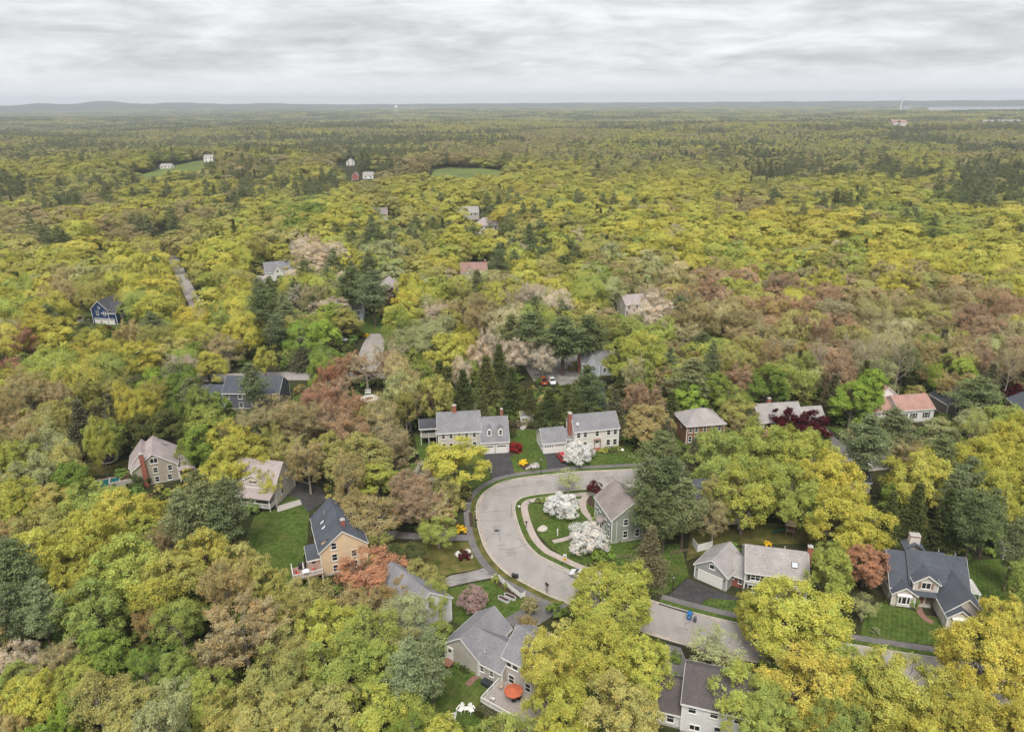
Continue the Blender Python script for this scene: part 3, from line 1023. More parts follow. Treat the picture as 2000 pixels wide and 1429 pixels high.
    def chimney(self, x, y, w, d, z0, z1, m=None, cap=True, flues=1):
        c = MB(); c.box(x - w / 2, x + w / 2, y - d / 2, y + d / 2, z0, z1, self.F)
        o = c.build('chimney', m or BRICK, self.r)
        if cap:
            k = MB(); k.box(x - w / 2 - .06, x + w / 2 + .06, y - d / 2 - .06, y + d / 2 + .06, z1 + .002, z1 + .16, self.F)
            k.build('chimney_cap', CONCRETE, o)
            q = MB()
            for i in range(flues):
                xx = x + (i - (flues - 1) / 2) * w * .45
                q.tube((xx, y, z1 + .163), (xx, y, z1 + .45), .13, n=10, M=self.F)
            q.build('flue', FLASH, o)
        return o

    def vent(self, x, y, z, h=0.5):
        v = MB(); v.tube((x, y, z - .15), (x, y, z + h), .07, n=8, M=self.F)
        v.tube((x, y, z - .05), (x, y, z + .05), .16, .09, n=8, M=self.F)
        v.build('vent_pipe', FLASH, self.r)

    def dormer(self, xc, w, y0, y1, z0, he, hr, wall=None, win=(0.75, 1.2), roof=None):
        """gabled dormer whose face stands at y0 (facing the front)"""
        r = (xc - w / 2, xc + w / 2, y0, y1)
        rf = self.block(r, he, hr, 'y', wall or self.wall, roof, z0=z0, ov=.06, gov=.08, foundation=False, trim=False)
        self.win(r, 'F', w / 2, he - win[1] - .12, *win)
        return rf

    def skylight(self, M, w=0.8, h=1.2):
        k = MB()
        k.box(-w / 2 - .08, w / 2 + .08, -h / 2 - .08, h / 2 + .08, 0, .10)
        o = k.build('skylight', DARK, self.r); o.matrix_local = self.F @ M
        g = MB(); g.box(-w / 2, w / 2, -h / 2, h / 2, .102, .125); g.build('pane', SKYLIGHT, o)

    def rail(self, pts, z, h=0.95, m=None, name='railing', post=1.8):
        m = m or W_TRIM
        k = MB()
        for a, b in zip(pts[:-1], pts[1:]):
            a, b = Vector((*a, 0)), Vector((*b, 0))
            L_ = (b - a).length
            d = (b - a) / L_
            Mx = self.F @ Matrix.Translation((a.x, a.y, z)) @ Matrix.Rotation(math.atan2(d.y, d.x), 4, 'Z')
            k.box(0, L_, -.05, .05, h - .06, h + .02, Mx)
            k.box(.005, L_ - .005, -.03, .03, .10, .16, Mx)
            n = max(2, int(L_ / .16))
            for i in range(n):
                t = (i + .5) * L_ / n
                k.box(t - .022, t + .022, -.018, .018, .161, h - .061, Mx)
            n = max(1, round(L_ / post))
            for i in range(n + 1):
                t = L_ * i / n
                k.box(t - .06, t + .06, -.061, .061, .0, h + .10, Mx)
        return k.build(name, m, self.r)

    def deck(self, r, z, m=None, legs=True, skirt=False):
        x0, x1, y0, y1 = r
        k = MB(); n = max(3, int((y1 - y0) / .3))
        for i in range(n):
            a = y0 + (y1 - y0) * i / n
            k.box(x0, x1, a, a + (y1 - y0) / n - .015, z - .05, z, self.F)
        k.box(x0 + .02, x1 - .02, y0 + .02, y1 - .02, z - .25, z - .052, self.F)
        o = k.build('deck', m or DECKING, self.r)
        self.clear(r, .8)
        if legs:
            for a in (x0 + .12, (x0 + x1) / 2, x1 - .12):
                for b in (y0 + .12, y1 - .12):
                    l = MB(); l.box(a - .08, a + .08, b - .08, b + .08, 0, z - .252, self.F); l.build('deck_post', W_TRIM, o)
        return o

    def steps(self, xc, y0, w, n, m=None, rise=.17, run=.3):
        for i in range(n):
            s = MB(); s.box(xc - w / 2, xc + w / 2, y0 - run * (n - i), y0 - .01 - run * 0, 0 if i == 0 else rise * i + .001, rise * (i + 1), self.F)
            s.build('step', m or BRICK, self.r)


def slope_matrix(x, y, z, pitch, toward=-1):
    """frame lying on a roof slope that falls towards -y (or +y) at the given pitch"""
    return Matrix.Translation((x, y, z)) @ Matrix.Rotation(pitch * (1 if toward < 0 else -1), 4, 'X')


# ---- H1: beige house with grey roof, dormers over the garage, two chimneys
h = House('dormer_house', 'beige house with grey roof, two chimneys and two small dormers over a double garage', -18.8, 164.1, 6.3, S_BEIGE, R_GREY)
A = (0, 10.75, 0, 9.0)
h.block(A, 5.6, 9.1)
B = (10.76, 17.7, -2.2, 7.9)
h.block(B, 3.4, 7.95)
for u in (1.3, 3.2, 5.3, 7.2, 9.15):
    h.win(A, 'F', u, 3.9, .72, 1.35)
for u in (1.3, 3.2, 7.2, 9.15):
    h.win(A, 'F', u, 1.0, .8, 1.5)
h.door(A, 'F', 5.3)
for u in (1.85, 5.1):
    h.garage(B, 'F', u, 2.55, 2.25, strip=True)
for u in (12.9, 15.75):
    h.dormer(u, 1.2, -1.1, 2.0, 4.0, 6.1, 6.75, wall=S_PURE, win=(.66, 1.25))
h.chimney(4.4, 4.55, 1.0, .8, 8.6, 10.9)
h.chimney(16.5, 3.4, .62, .62, 7.2, 9.7)
P1 = (-4.6, -0.35, 4.6, 9.6)
h.deck(P1, 2.4)
h.rail([(-4.5, 4.7), (-.4, 4.7)], 2.4); h.rail([(-4.5, 4.7), (-4.5, 9.5)], 2.4)
for a, b in ((-4.4, 4.8), (-.6, 4.8), (-4.4, 9.3), (-.6, 9.3)):
    q = MB(); q.box(a - .08, a + .08, b - .08, b + .08, 2.4, 4.9); q.build('porch_post', W_TRIM, h.r)
h.block(P1, 4.9, 6.3, 'x', roof=R_BLACK, walls=False)
h.win(A, 'R', 6, 4.0)

# ---- H2: white colonial with attached garage
h = House('colonial_house', 'white two-storey colonial house with grey roof and arched double garage on its left', 15.8, 164.2, 11.5, S_WHITE, R_GREY)
A = (0, 11.7, 0, 7.6)
h.block(A, 5.65, 8.5)
for u in (.98, 2.76, 5.9, 8.95, 10.75):
    h.win(A, 'F', u, 3.85, .82, 1.4)
for u in (.98, 2.76, 8.95, 10.75):
    h.win(A, 'F', u, .95, .9, 1.5)
h.door(A, 'F', 5.9, z=.5)
q = MB(); q.box(5.0, 6.8, -.75, -.01, 2.95, 3.15); q.box(5.05, 5.2, -.7, -.55, .5, 2.95); q.box(6.6, 6.75, -.7, -.55, .5, 2.95)
q.build('door_canopy', SHUT_TAN, h.r)
h.steps(5.9, -.01, 2.2, 3)
h.win(A, 'L', 1.6, 4.0, .8, 1.3)
B = (-8.1, -2.25, .4, 7.1)
h.block(B, 3.0, 5.5)
for u in (1.5, 4.35):
    h.garage(B, 'F', u, 2.45, 2.2, arch=True)
h.win(B, 'L', 5.2, .9, .7, 1.1); h.win(B, 'L', 2.5, .9, .7, 1.1)
C = (-2.24, -.01, 2.2, 6.6)
h.block(C, 2.75, 4.6, gov=0)
h.door(C, 'F', 1.1)
h.chimney(-.46, 3.3, .85, 1.3, 0, 9.3)
d_ = MB(); d_.lathe([(.02, 0), (.3, .08), (.42, .22), (.40, .24)], 14, Matrix.Translation((1.0, 1.4, 7.0)) @ Matrix.Rotation(R(60), 4, 'X')); d_.tube((1.0, 1.5, 6.55), (1.0, 1.4, 7.02), .03)
d_.build('satellite_dish', FLASH, h.r)

# ---- H3: sage green house inside the bend
h = House('sage_house', 'sage green house with taupe roof and white trim inside the bend', 19.75, 123.5, 14.0, S_SAGE, R_TAUPE)
A = (0, 8.8, 0, 9.4)
h.block(A, 5.6, 8.75, 'y')
h.win(A, 'F', 3.0, 1.0, .85, 1.5); h.win(A, 'F', 5.6, 1.0, .85, 1.5); h.win(A, 'F', 3.0, 3.9, .85, 1.3); h.win(A, 'F', 5.6, 3.9, .85, 1.3)
for u in (1.2, 3.0, 6.2, 8.0):
    h.win(A, 'L', u, 3.85, .8, 1.35); h.win(A, 'L', u, 1.0, .8, 1.45)
h.door(A, 'L', 4.7)
q = MB(); q.slab([(-1.3, 3.6, 2.75), (0, 3.6, 3.4), (0, 5.8, 3.4), (-1.3, 5.8, 2.75)], .12)
q.build('porch_roof', R_TAUPE, h.r)
for b in (3.75, 5.65):
    q = MB(); q.box(-1.2, -1.07, b - .07, b + .07, 0, 2.7); q.build('porch_post', W_TRIM, h.r)
q = MB(); q.tube((1.05, -.12, .3), (1.05, -.12, 5.0), .06, n=8); q.build('downpipe', W_TRIM, h.r)
q = MB(); q.box(1.6, 2.2, -.05, -.033, .1, .3); q.build('basement_vent', DARK, h.r)

# ---- H4: grey house with turned garage and brick entry
h = House('skylight_house', 'grey house with pale roof, skylight, brick entry and turned double garage', 41.55, 107.5, -14.0, S_GREY, R_LGREY)
A = (0, 10.6, 0, 8.2)
h.block(A, 4.95, 7.75, gov=.15)
for u, s in ((1.75, 2), (5.2, 2), (8.7, 2)):
    h.win(A, 'F', u, 3.35, 1.5, 1.2, SHUT, split=2, rail=True)
for u in (1.5, 8.7):
    h.win(A, 'F', u, .8, 1.5, 1.4, SHUT, split=2)
h.door(A, 'F', 5.2)
q = MB(); q.box(.1, 10.5, -.12, -.002, 2.75, 2.92); q.build('belt_trim', W_TRIM, h.r)
h.chimney(10.95, 4.3, .8, .75, 0, 8.9)
h.skylight(slope_matrix(8.3, 1.75, 6.36, math.atan2(2.8, 4.1)), .95, .95)
h.vent(6.7, 4.3, 7.9)
h.turn(-8.6, 2.85, -27.0)          # the garage stands turned from the house
B = (0, 6.3, 0, 7.2)
h.block(B, 3.1, 5.35, 'y')
h.garage(B, 'F', 3.1, 4.6, 2.15, lites=False, arch=True)
h.win(B, 'F', 3.25, 3.55, .85, .8, rail=False)
for u in (.45, 5.8):
    q = MB(); q.box(u - .08, u + .08, -.14, -.003, 2.0, 2.35, h.F); q.build('wall_lamp', DARK, h.r)
h.turn(-8.6, 2.85, -20.0)
C = (4.9, 9.15, 1.7, 7.3)
h.block(C, 2.75, 4.75, wall=BRICK, gov=.05, ov=.5, foundation=False)
h.win(C, 'F', 1.6, 1.5, .6, .5, rail=False); h.win(C, 'F', 3.1, 1.0, .6, .9)
for u in (5.0, 9.0):
    q = MB(); q.box(u - .12, u + .12, 1.25, 1.45, 0, 2.6, h.F); q.build('porch_post', W_TRIM, h.r)
h.vent(8.2, 4.5, 4.85)
h.turn()

# ---- H5: many-gabled house with slate roof
h = House('gabled_house', 'cream house with slate roof, several front gables, bay windows and tan shutters', 66.7, 105.3, -11.5, S_CREAM, R_SLATE)
A = (0, 12.7, 0, 9.3)
h.block((0, 12.7, 0, 9.3), 3.2, 7.55, rp=.5)
h.block((2.95, 9.2, .4, 8.9), 4.2, 8.0, foundation=False, gov=.1, ov=.2, trim=False)
D1 = (3.5, 7.4, -.35, 4.4)
h.block(D1, 5.0, 6.45, 'y', z0=3.1, foundation=False, ov=.3, gov=.35)
h.win(D1, 'F', 1.95, 3.75, 1.35, 1.15, SHUT_TAN, split=2, rail=False)
q = MB(); q.slab([(3.3, -1.35, 2.75), (7.6, -1.35, 2.75), (7.6, -.36, 3.15), (3.3, -.36, 3.15)], .14); q.build('porch_roof', R_SLATE, h.r)
Lg = (.1, 3.85, -1.3, 3.0)
h.block(Lg, 2.85, 4.15, 'y', ov=.3, gov=.35)
Rw = (7.3, 13.3, -5.0, 4.6)
h.block(Rw, 2.95, 5.85, 'y', ov=.3, gov=.35)
Rs = (7.32, 10.9, -6.2, -3.0)
h.block(Rs, 2.85, 4.3, 'y', ov=.3, gov=.35)
for r_, uc in ((Lg, 1.85), (Rs, 1.75)):
    q = MB(); x_ = r_[0] + uc; yy = r_[2]
    q.box(x_ - 1.05, x_ + 1.05, yy - .35, yy - .01, .4, 2.55)
    q.add([(x_ - 1.2, yy - .5, 2.55), (x_ + 1.2, yy - .5, 2.55), (x_ + 1.2, yy - .01, 2.8), (x_ - 1.2, yy - .01, 2.8), (x_ - 1.2, yy - .5, 2.62), (x_ + 1.2, yy - .5, 2.62)], [(0, 1, 5, 4), (4, 5, 2, 3), (0, 3, 2, 1)])
    q.build('bay_window', W_TRIM, h.r)
    rr = (x_ - 1.05, x_ + 1.05, yy - .35, yy)
    h.win(rr, 'F', .36, 1.05, .38, 1.3, rail=False); h.win(rr, 'F', 1.05, 1.05, .62, 1.3, rail=False); h.win(rr, 'F', 1.74, 1.05, .38, 1.3, rail=False)
E_ = (3.9, 7.2, .0, .2)
q = MB(); q.box(3.9, 7.25, -.03, -.01, .0, 2.9); q.build('entry_recess', WOOD, h.r)
h.door(E_, 'F', 1.4, m=WOOD_RED, z=.35)
h.steps(5.5, -.02, 2.8, 2, CONCRETE)
h.chimney(5.0, 7.3, 1.7, 1.2, 5.5, 9.6, S_CREAM, flues=2)
q = MB(); q.box(4.1, 5.9, 6.65, 7.95, 9.45, 9.6); q.build('chimney_band', BRICK, h.r)
q = MB(); q.slab([(3.2, 5.9, 7.3), (5.0, 5.9, 8.5), (5.0, 8.6, 8.5), (3.2, 8.6, 7.3)], .14); q.slab([(5.004, 5.9, 8.5), (6.8, 5.9, 7.3), (6.8, 8.6, 7.3), (5.004, 8.6, 8.5)], .14)
q.build('chimney_cricket', R_SLATE, h.r)
h.vent(8.4, 4.9, 7.9, .7); h.vent(11.2, 4.9, 7.5, .7)
for k in range(11):
    q = MB(); y_ = 1.2 + k * .42
    q.box(12.9, 15.1, y_ - .05, y_ + .05, 2.62, 2.8); q.build('pergola_slat', W_TRIM, h.r)
for x_ in (13.3, 14.8):
    q = MB(); q.box(x_ - .07, x_ + .07, .9, 5.7, 2.42, 2.61); q.build('pergola_beam', W_TRIM, h.r)
for y_ in (1.1, 5.5):
    q = MB(); q.box(14.72, 14.88, y_ - .08, y_ + .08, 0, 2.41); q.build('pergola_post', W_TRIM, h.r)
h.clear((12.7, 15.2, .5, 6))

# ---- H6: light grey L-shaped house near the bottom
h = House('deck_house', 'light grey L-shaped house with grey roof, back deck and orange parasol', -11.0, 91.8, -35.0, S_LGREY, R_GREY)
A = (0, 6.7, 0, 8.6)
h.block(A, 3.35, 5.95, 'y')
h.door(A, 'F', 1.0, z=.6); h.vent(7.2, 1.0, 4.5)
B = (6.95, 11.2, .02, 6.6)
h.block(B, 3.2, 5.7, gov=.02)
h.block((3.6, 6.92, .02, 6.6), 3.2, 5.7, gov=0, ov=-.06, walls=False, trim=False)
h.win((0, 12, .02, 6), 'F', 7.4, 1.55, .62, .95); h.win((0, 12, .02, 6), 'F', 9.2, 1.55, .62, .95)
q = MB(); q.box(.3, 1.9, -1.4, -.05, .35, .55); q.box(.35, .5, -1.35, -1.2, 0, .35); q.box(1.7, 1.85, -1.35, -1.2, 0, .35); q.build('landing', WOOD_RED, h.r)
C = (10.6, 18.6, 1.2, 9.2)
h.block(C, 5.2, 8.0)
for u in (1.0, 2.2):
    h.win(C, 'F', u, 3.8, .9, 1.15, rail=False)
for u in (1.5, 4.5, 6.5):
    h.win(C, 'F', u, .9, .9, 1.4)
q = MB(); q.box(7.9, 9.9, -1.1, -.06, 0, .75); o_ = q.build('bulkhead', SHUT, h.r)
Dk = (10.5, 20.0, -4.6, 1.0)
h.deck(Dk, 1.0)
h.rail([(10.6, .3), (10.6, -4.5), (19.8, -4.5)], 1.0)
q = MB()
for k in range(7):
    q.box(10.62 + 1.3 * k, 11.8 + 1.3 * k, -4.4, -4.36, .1, .74)
q.build('deck_skirt', W_TRIM, h.r)
h.clear((0, 4, -4, 0), .5)

# ---- H7: white house with dark roof at the bottom edge
h = House('dark_roof_house', 'white house with dark brown roof at the bottom edge of the picture', 23.5, 77.5, -18.0, S_PURE, R_DARK)
A = (0, 11.5, 0, 8.2)
h.block(A, 5.35, 8.3)
h.win(A, 'F', 1.35, 3.85, .95, 1.15); h.win(A, 'F', 4.3, 3.85, .95, 1.15); h.win(A, 'F', 1.9, .9, 1.3, .8, split=2, rail=False); h.win(A, 'F', 5, .9)
h.win(A, 'F', 7.5, 3.85, .95, 1.15); h.win(A, 'F', 9.8, 3.85, .95, 1.15)
h.vent(5.0, 2.3, 7.1, .55)
B = (-6.5, -.05, .4, 7.4)
h.block(B, 2.7, 5.4)
h.win(B, 'F', 3, .9); h.win(B, 'F', 5, .9)

# ---- H8: peach house with slate roof and back deck
h = House('peach_house', 'peach yellow house with slate roof, tall gable and a white railed deck', -36.0, 113.3, 22.0, S_PEACH, R_SLATE)
A = (0, 8.7, 0, 9.6)
h.block(A, 5.5, 9.0, 'y')
for z in (.7, 3.1):
    h.win(A, 'F', 2.55, z, .85, 1.35)
h.win(A, 'F', 2.6, 5.55, .85, 1.3); h.win(A, 'F', 6.2, 3.1, .85, 1.35); h.win(A, 'F', 6.2, .7, .85, 1.35)
B = (.3, 8.2, 9.6, 15.0)
h.block(B, 4.2, 7.9, 'y', gov=.15)
W1 = (-2.2, 1.2, 1.6, 5.4)
h.block(W1, 3.4, 5.2, 'x', ov=.25)
h.win(W1, 'F', 1.0, 1.6, .8, 1.3)
Dm = (.6, 3.0, 1.0, 3.2)
q = MB(); q.box(.55, 3.0, 1.2, 3.0, 5.0, 7.0); q.build('shed_dormer', S_PEACH, h.r)
q = MB(); q.slab([(.3, 1.05, 7.05), (3.6, 1.05, 7.75), (3.6, 3.15, 7.75), (.3, 3.15, 7.05)], .14); q.build('dormer_roof', R_SLATE, h.r)
for u in (2.4, 4.6):
    h.win(B, 'L', u, 2.2, .8, 1.3)
for y_ in (5.6, 7.6):
    h.skylight(Matrix.Translation((1.7, y_, 7.05)) @ Matrix.Rotation(-math.atan2(3.5, 4.35), 4, 'Y'), .9, .55)
h.chimney(4.9, 2.4, .75, .65, 7.5, 9.9)
h.vent(2.6, 11.6, 6.6, .5)
Dk = (-5.4, -.05, -2.4, 1.5)
h.deck(Dk, 2.5, mat('reddish_decking', (0.30, 0.20, 0.175), .9, .15))
h.rail([(-5.3, 1.4), (-5.3, -2.3), (-.1, -2.3)], 2.5)

# ---- H9: white gabled house half hidden left of the striped lawn
h = House('half_hidden_house', 'bright white gabled house with grey roof half hidden by leaves', -17.0, 95.0, 43.0, S_PURE, R_GREY)
A = (0, 8.6, 0, 11.0)
h.block(A, 4.9, 8.3, 'y')
h.win(A, 'F', 6.3, 3.0, .8, 1.2); h.win(A, 'F', 2.5, 3.0, .8, 1.2); h.win(A, 'F', 4.3, 5.4, .8, 1.0); h.win(A, 'R', 3, 2.8); h.win(A, 'R', 7, 2.8)

# ---- H10: cream porch house
h = House('porch_house', 'cream house with mauve roof and white railed porch behind a pine', -62.8, 141.0, -12.0, S_CREAM, R_MAUVE)
A = (0, 10.5, 0, 8.6)
h.block(A, 4.6, 8.7)
D1 = (3.2, 7.2, .4, 4.4)
h.block(D1, 5.9, 7.0, 'y', z0=3.5, foundation=False)
h.win(D1, 'F', 2.0, 4.35, 2.0, 1.2, split=2, rail=False)
for u in (2.2, 8.4):
    h.win(A, 'F', u, 1.3, .9, 1.4)
h.door(A, 'F', 5.2, z=.9)
Pq = (.2, 10.6, -2.6, -.02)
h.deck(Pq, .9)
q = MB(); q.slab([(-.1, -3.0, 3.25), (10.9, -3.0, 3.25), (10.9, .2, 4.5), (-.1, .2, 4.5)], .15); q.build('porch_roof', R_MAUVE, h.r)
h.rail([(.3, -2.5), (10.4, -2.5)], .9); h.rail([(10.5, -2.5), (10.5, -.1)], .9)
for x_ in (.4, 3.7, 7.0, 10.4):
    q = MB(); q.box(x_ - .1, x_ + .1, -2.6, -2.4, .9, 3.2); q.build('porch_post', W_TRIM, h.r)
h.win(A, 'R', 3, 1.6); h.win(A, 'R', 6, 4.2)

# ---- H11: tan house with brick chimney by the pool
h = House('tan_house', 'tall tan house with mauve roof and brick gable chimney beside a pool', -88.2, 147.4, 24.0, S_TAN, R_MAUVE)
A = (0, 9.6, 0, 10.2)
h.block(A, 4.2, 7.75, 'y')
h.win(A, 'F', 4.9, 5.4, 1.5, 1.15, split=2, rail=False); h.win(A, 'F', 4.9, 2.9, .85, 1.25); h.win(A, 'F', 8.0, 2.9, .85, 1.25)
h.win(A, 'F', 4.9, .5, .85, 1.3); h.win(A, 'F', 7.6, .5, .85, 1.3)
h.chimney(2.6, -.36, .95, .7, 0, 8.3)
B = (-.6, 5.0, 3.2, 10.6)
h.block(B, 3.9, 7.3, 'y', gov=.1, foundation=False)
Wn = (9.65, 13.2, 2.2, 8.0)
h.block(Wn, 3.2, 5.0, 'x', wall=S_LGREY)
Pw = (9.65, 13.4, -1.5, 2.1)
q = MB(); q.slab([(9.6, -1.6, 3.0), (13.5, -1.6, 3.0), (13.5, 2.1, 3.4), (9.6, 2.1, 3.4)], .14); q.build('porch_roof', R_MAUVE, h.r)
for x_ in (9.9, 13.2):
    q = MB(); q.box(x_ - .09, x_ + .09, -1.45, -1.27, 0, 2.9); q.build('porch_post', W_TRIM, h.r)
h.skylight(Matrix.Translation((7.2, 8.0, 6.25)) @ Matrix.Rotation(math.atan2(3.55, 4.8), 4, 'Y'), .9, .5)
h.vent(1.2, 3.2, 5.4, .5)
q = MB(); q.box(-5.2, -.35, .6, .8, 0, 2.1); q.box(-5.2, -5.0, .8, 3.8, 0, 2.1); q.build('garden_wall', S_LGREY, h.r)

# ---- H12: blue house far left
h = House('blue_house', 'deep blue house with charcoal roof and two white garage doors', -170.5, 281.0, -12.0, S_BLUE, R_BLACK)
A = (0, 7.6, 0, 10.0)
h.block(A, 6.2, 9.6, 'y')
B = (4.6, 10.8, .3, 8.8)
h.block(B, 4.9, 8.4, 'x')
for u in (2.7, 6.0):
    h.win(A, 'F', u, 3.9, .95, 1.5)
for u in (2.2, 5.4, 8.6):
    h.garage((0, 10.8, -.0, 5), 'F', u, 2.6, 2.3, strip=True)
h.win(A, 'F', 3.8, 6.6, .7, .7, rail=False); h.win(B, 'R', 3, 2.6); h.win(B, 'R', 6, 2.6)

# ---- H13: slate grey house behind the trees
h = House('slate_house', 'dark slate grey house with white framed windows behind a pine', -84.2, 193.0, -2.0, S_SLATE, R_SLATE)
A = (0, 16.5, 0, 9.0)
h.block(A, 5.1, 8.5)
for u in (1.2, 5.0, 8.8, 12.4, 15.2):
    h.win(A, 'F', u, 3.3, 1.1, 1.4); h.win(A, 'F', u, .6, 1.1, 1.4)
B = (-7.2, -.05, .6, 8.2)
h.block(B, 2.9, 5.8)
h.win(B, 'F', 3, .9); h.win(B, 'F', 5.2, .9)

# ---- H14: hip roofed brick house
h = House('brick_house', 'brown brick house with pale hipped roof', 45.1, 168.0, 9.0, S_BRICK, R_LGREY)
A = (0, 10.2, 0, 8.2)
h.hip(A, 5.1, 7.9, 3.7)
for u in (1.0, 2.6, 4.9, 7.2, 8.9):
    h.win(A, 'F', u, 3.3, .75, 1.35)
for u in (1.0, 2.6, 7.2, 8.9):
    h.win(A, 'F', u, .6, .75, 1.5)
h.door(A, 'F', 4.9); h.win(A, 'L', 4.5, 3.3, .75, 1.35); h.vent(5.2, 4.1, 8.0, .5)

# ---- H15: pale roofed house behind the two dark red trees
h = House('red_tree_house', 'house with long pale grey roof behind two dark red trees', 65.6, 172.6, 7.5, S_LGREY, R_LGREY)
A = (0, 12.1, 0, 8.4)
h.block(A, 4.0, 7.3)
B = (12.15, 19.0, .8, 7.6)
h.block(B, 2.8, 5.6)
h.chimney(4.2, 4.6, .8, .7, 6.8, 8.6)
for u in (1.5, 4, 8, 10.5):
    h.win(A, 'F', u, 1.0, .9, 1.4)
h.garage(B, 'F', 3.4, 4.8, 2.2)

# ---- H16: white house with faded red roof
h = House('red_roof_house', 'white house with faded red roof near the right edge', 106.1, 179.7, 8.0, S_PURE, R_RED)
A = (0, 10.4, 0, 8.6)
h.block(A, 3.9, 6.45)
for u in (1.6, 4.5, 8.3):
    h.win(A, 'F', u, 1.3, .95, 1.5, SHUT)
B = (-6.5, -.05, 2.4, 9.2)
h.block(B, 2.9, 5.3)
C = (-1.6, 5.6, 8.6, 13.0)
h.block(C, 4.2, 7.1, 'y')
h.vent(4.0, 6.9, 6.0, .9)
h.win(A, 'L', 5, 1.5, .8, 1.2)
h.garage(B, 'F', 3.0, 4.6, 2.2)

# ---- H17: two houses at the right edge
h = House('brown_house', 'brown sided low house behind the pine right of the turquoise spot', 122.0, 184.0, 5.0, S_BROWN, R_BLACK)
A = (0, 9.5, 0, 8.0)
h.block(A, 3.6, 6.0, 'y'); h.win(A, 'F', 3, 1.2); h.win(A, 'F', 6.5, 1.2)
h = House('edge_house', 'grey-brown gabled house with slate roof at the right edge', 138.0, 176.0, -14.0, S_BROWN, R_SLATE)
A = (0, 7.6, 0, 12.0)
h.block(A, 4.0, 6.3, 'y'); h.win(A, 'F', 3.8, 4.2, .6, .8, rail=False); h.win(A, 'F', 2.2, 1.2); h.win(A, 'F', 5.4, 1.2)

# ---- H18: dark roofed house below the pale street on the right
h = House('low_dark_house', 'charcoal roof just below the pale street on the right', 71.5, 143.0, -4.0, S_LGREY, R_BLACK)
A = (0, 9.2, 0, 7.6)
h.block(A, 3.0, 5.6); h.vent(6.8, 2.4, 5.0, .6); h.win(A, 'F', 2.5, 1.0); h.win(A, 'F', 6.5, 1.0)

# ---- H19: pale blue house behind the big yellow tree, with deck
h = House('hidden_deck_house', 'pale blue-grey house with white deck behind the big yellow trees', 34.5, 131.0, 4.0, S_PALEBLUE, R_SLATE)
A = (0, 13.2, 0, 8.0)
h.block(A, 5.1, 7.9)
for u in (1.5, 4.4, 8.8, 11.6):
    h.win(A, 'F', u, 3.4, .9, 1.3); h.win(A, 'F', u, .8, .9, 1.4)
Dk = (9.2, 15.2, -3.6, -.05)
h.deck(Dk, 1.5)
h.rail([(9.3, -3.5), (15.1, -3.5), (15.1, -.1)], 1.5)
for i in range(7):
    q = MB(); q.box(7.9 + i * .18, 8.1 + i * .18 + .1, -3.0, -1.9, .2 * i, .2 * i + .06); q.build('stair_tread', W_TRIM, h.r)
h.turn()

# ---- houses farther back
h = House('chimney_house', 'blue-grey roofed house with brick chimney behind the spruce row', 22.6, 217.5, 4.0, S_PALEBLUE, R_GREY)
A = (0, 11, 0, 8.4)
h.block(A, 4.5, 7.4); h.block((1.0, 5.6, -1.2, 5), 4.4, 7.6, 'y', foundation=False); h.chimney(-.35, 3.0, .8, .9, 0, 8.0); h.win(A, 'F', 7.5, 1.2); h.win(A, 'F', 9.5, 1.2); h.win(A, 'L', 3, 1.2)
h = House('balcony_house', 'pale mauve house with white back balcony among grey trees', 46.8, 284.0, 14.0, S_CREAM, R_MAUVE)
A = (0, 10, 0, 9)
h.block(A, 5.6, 8.4, 'x'); h.win(A, 'F', 1.5, 3.6, 1.2, 1.3, split=2); h.win(A, 'F', 5, 3.6); h.win(A, 'F', 2, .8); h.win(A, 'L', 4, 3.6)
h.deck((.2, 5.5, -2.6, -.05), 3.0, WOOD_RED); h.rail([(.3, -.1), (.3, -2.5), (5.4, -2.5), (5.4, -.1)], 3.0)
h = House('far_cottage', 'grey roofed house with white gable above the shed roof on the left', -122.5, 352.0, 25.0, S_WHITE, R_GREY)
A = (0, 13, 0, 9)
h.block(A, 4.6, 8.8); h.block((3.0, 8.0, -1.5, 5), 4.4, 7.8, 'y', foundation=False); h.win(A, 'F', 1.5, 1.4, 1.2, 1.5); h.win((3, 8, -1.5, 5), 'F', 2.5, 1.4, 1.2, 1.5); h.win((3, 8, -1.5, 5), 'F', 2.5, 4.6, .9, 1.2)
h = House('low_grey_house', 'low grey-mauve roof with white dormer left of the pines', -126.0, 333.0, 2.0, S_LGREY, R_MAUVE)
A = (0, 9.5, 0, 8)
h.block(A, 3.0, 6.2); h.dormer(7.0, 1.8, .6, 3.2, 3.3, 5.0, 5.7); h.win(A, 'F', 2, 1.0); h.win(A, 'F', 5, 1.0)
h = House('pine_house', 'pale blue-grey house half hidden behind tall pines', -73.5, 279.0, 6.0, S_PALEBLUE, R_LGREY)
A = (0, 13, 0, 9)
h.block(A, 5.2, 8.4)
for u in (1.5, 4.5, 8.5, 11.5):
    h.win(A, 'F', u, 3.4, .9, 1.4); h.win(A, 'F', u, .8, .9, 1.4)
h = House('mauve_house', 'mauve roofed gabled house beside the dark red tree', -62.5, 318.0, -8.0, S_CREAM, R_MAUVE)
A = (0, 9, 0, 9)
h.block(A, 5.0, 8.4, 'y'); h.block((-7, 0, 1, 8), 4.0, 7.4); h.win(A, 'F', 3, 3.2); h.win(A, 'F', 6, 3.2); h.win(A, 'F', 4.5, 5.6, .8, .9)
h = House('rose_roof_house', 'house with faded rose roof in the middle distance', -25.0, 349.0, 5.0, S_CREAM, R_ROSE)
A = (0, 13, 0, 9)
h.block(A, 4.4, 8.6); h.block((2, 7, -1.4, 5), 4.2, 7.4, 'y', foundation=False); h.chimney(12.3, 4.5, .8, .8, 6, 9.6); h.win((2, 7, -1.4, 5), 'F', 2.5, 4.4, .8, 1.0); h.win(A, 'F', 9.5, 1.4)
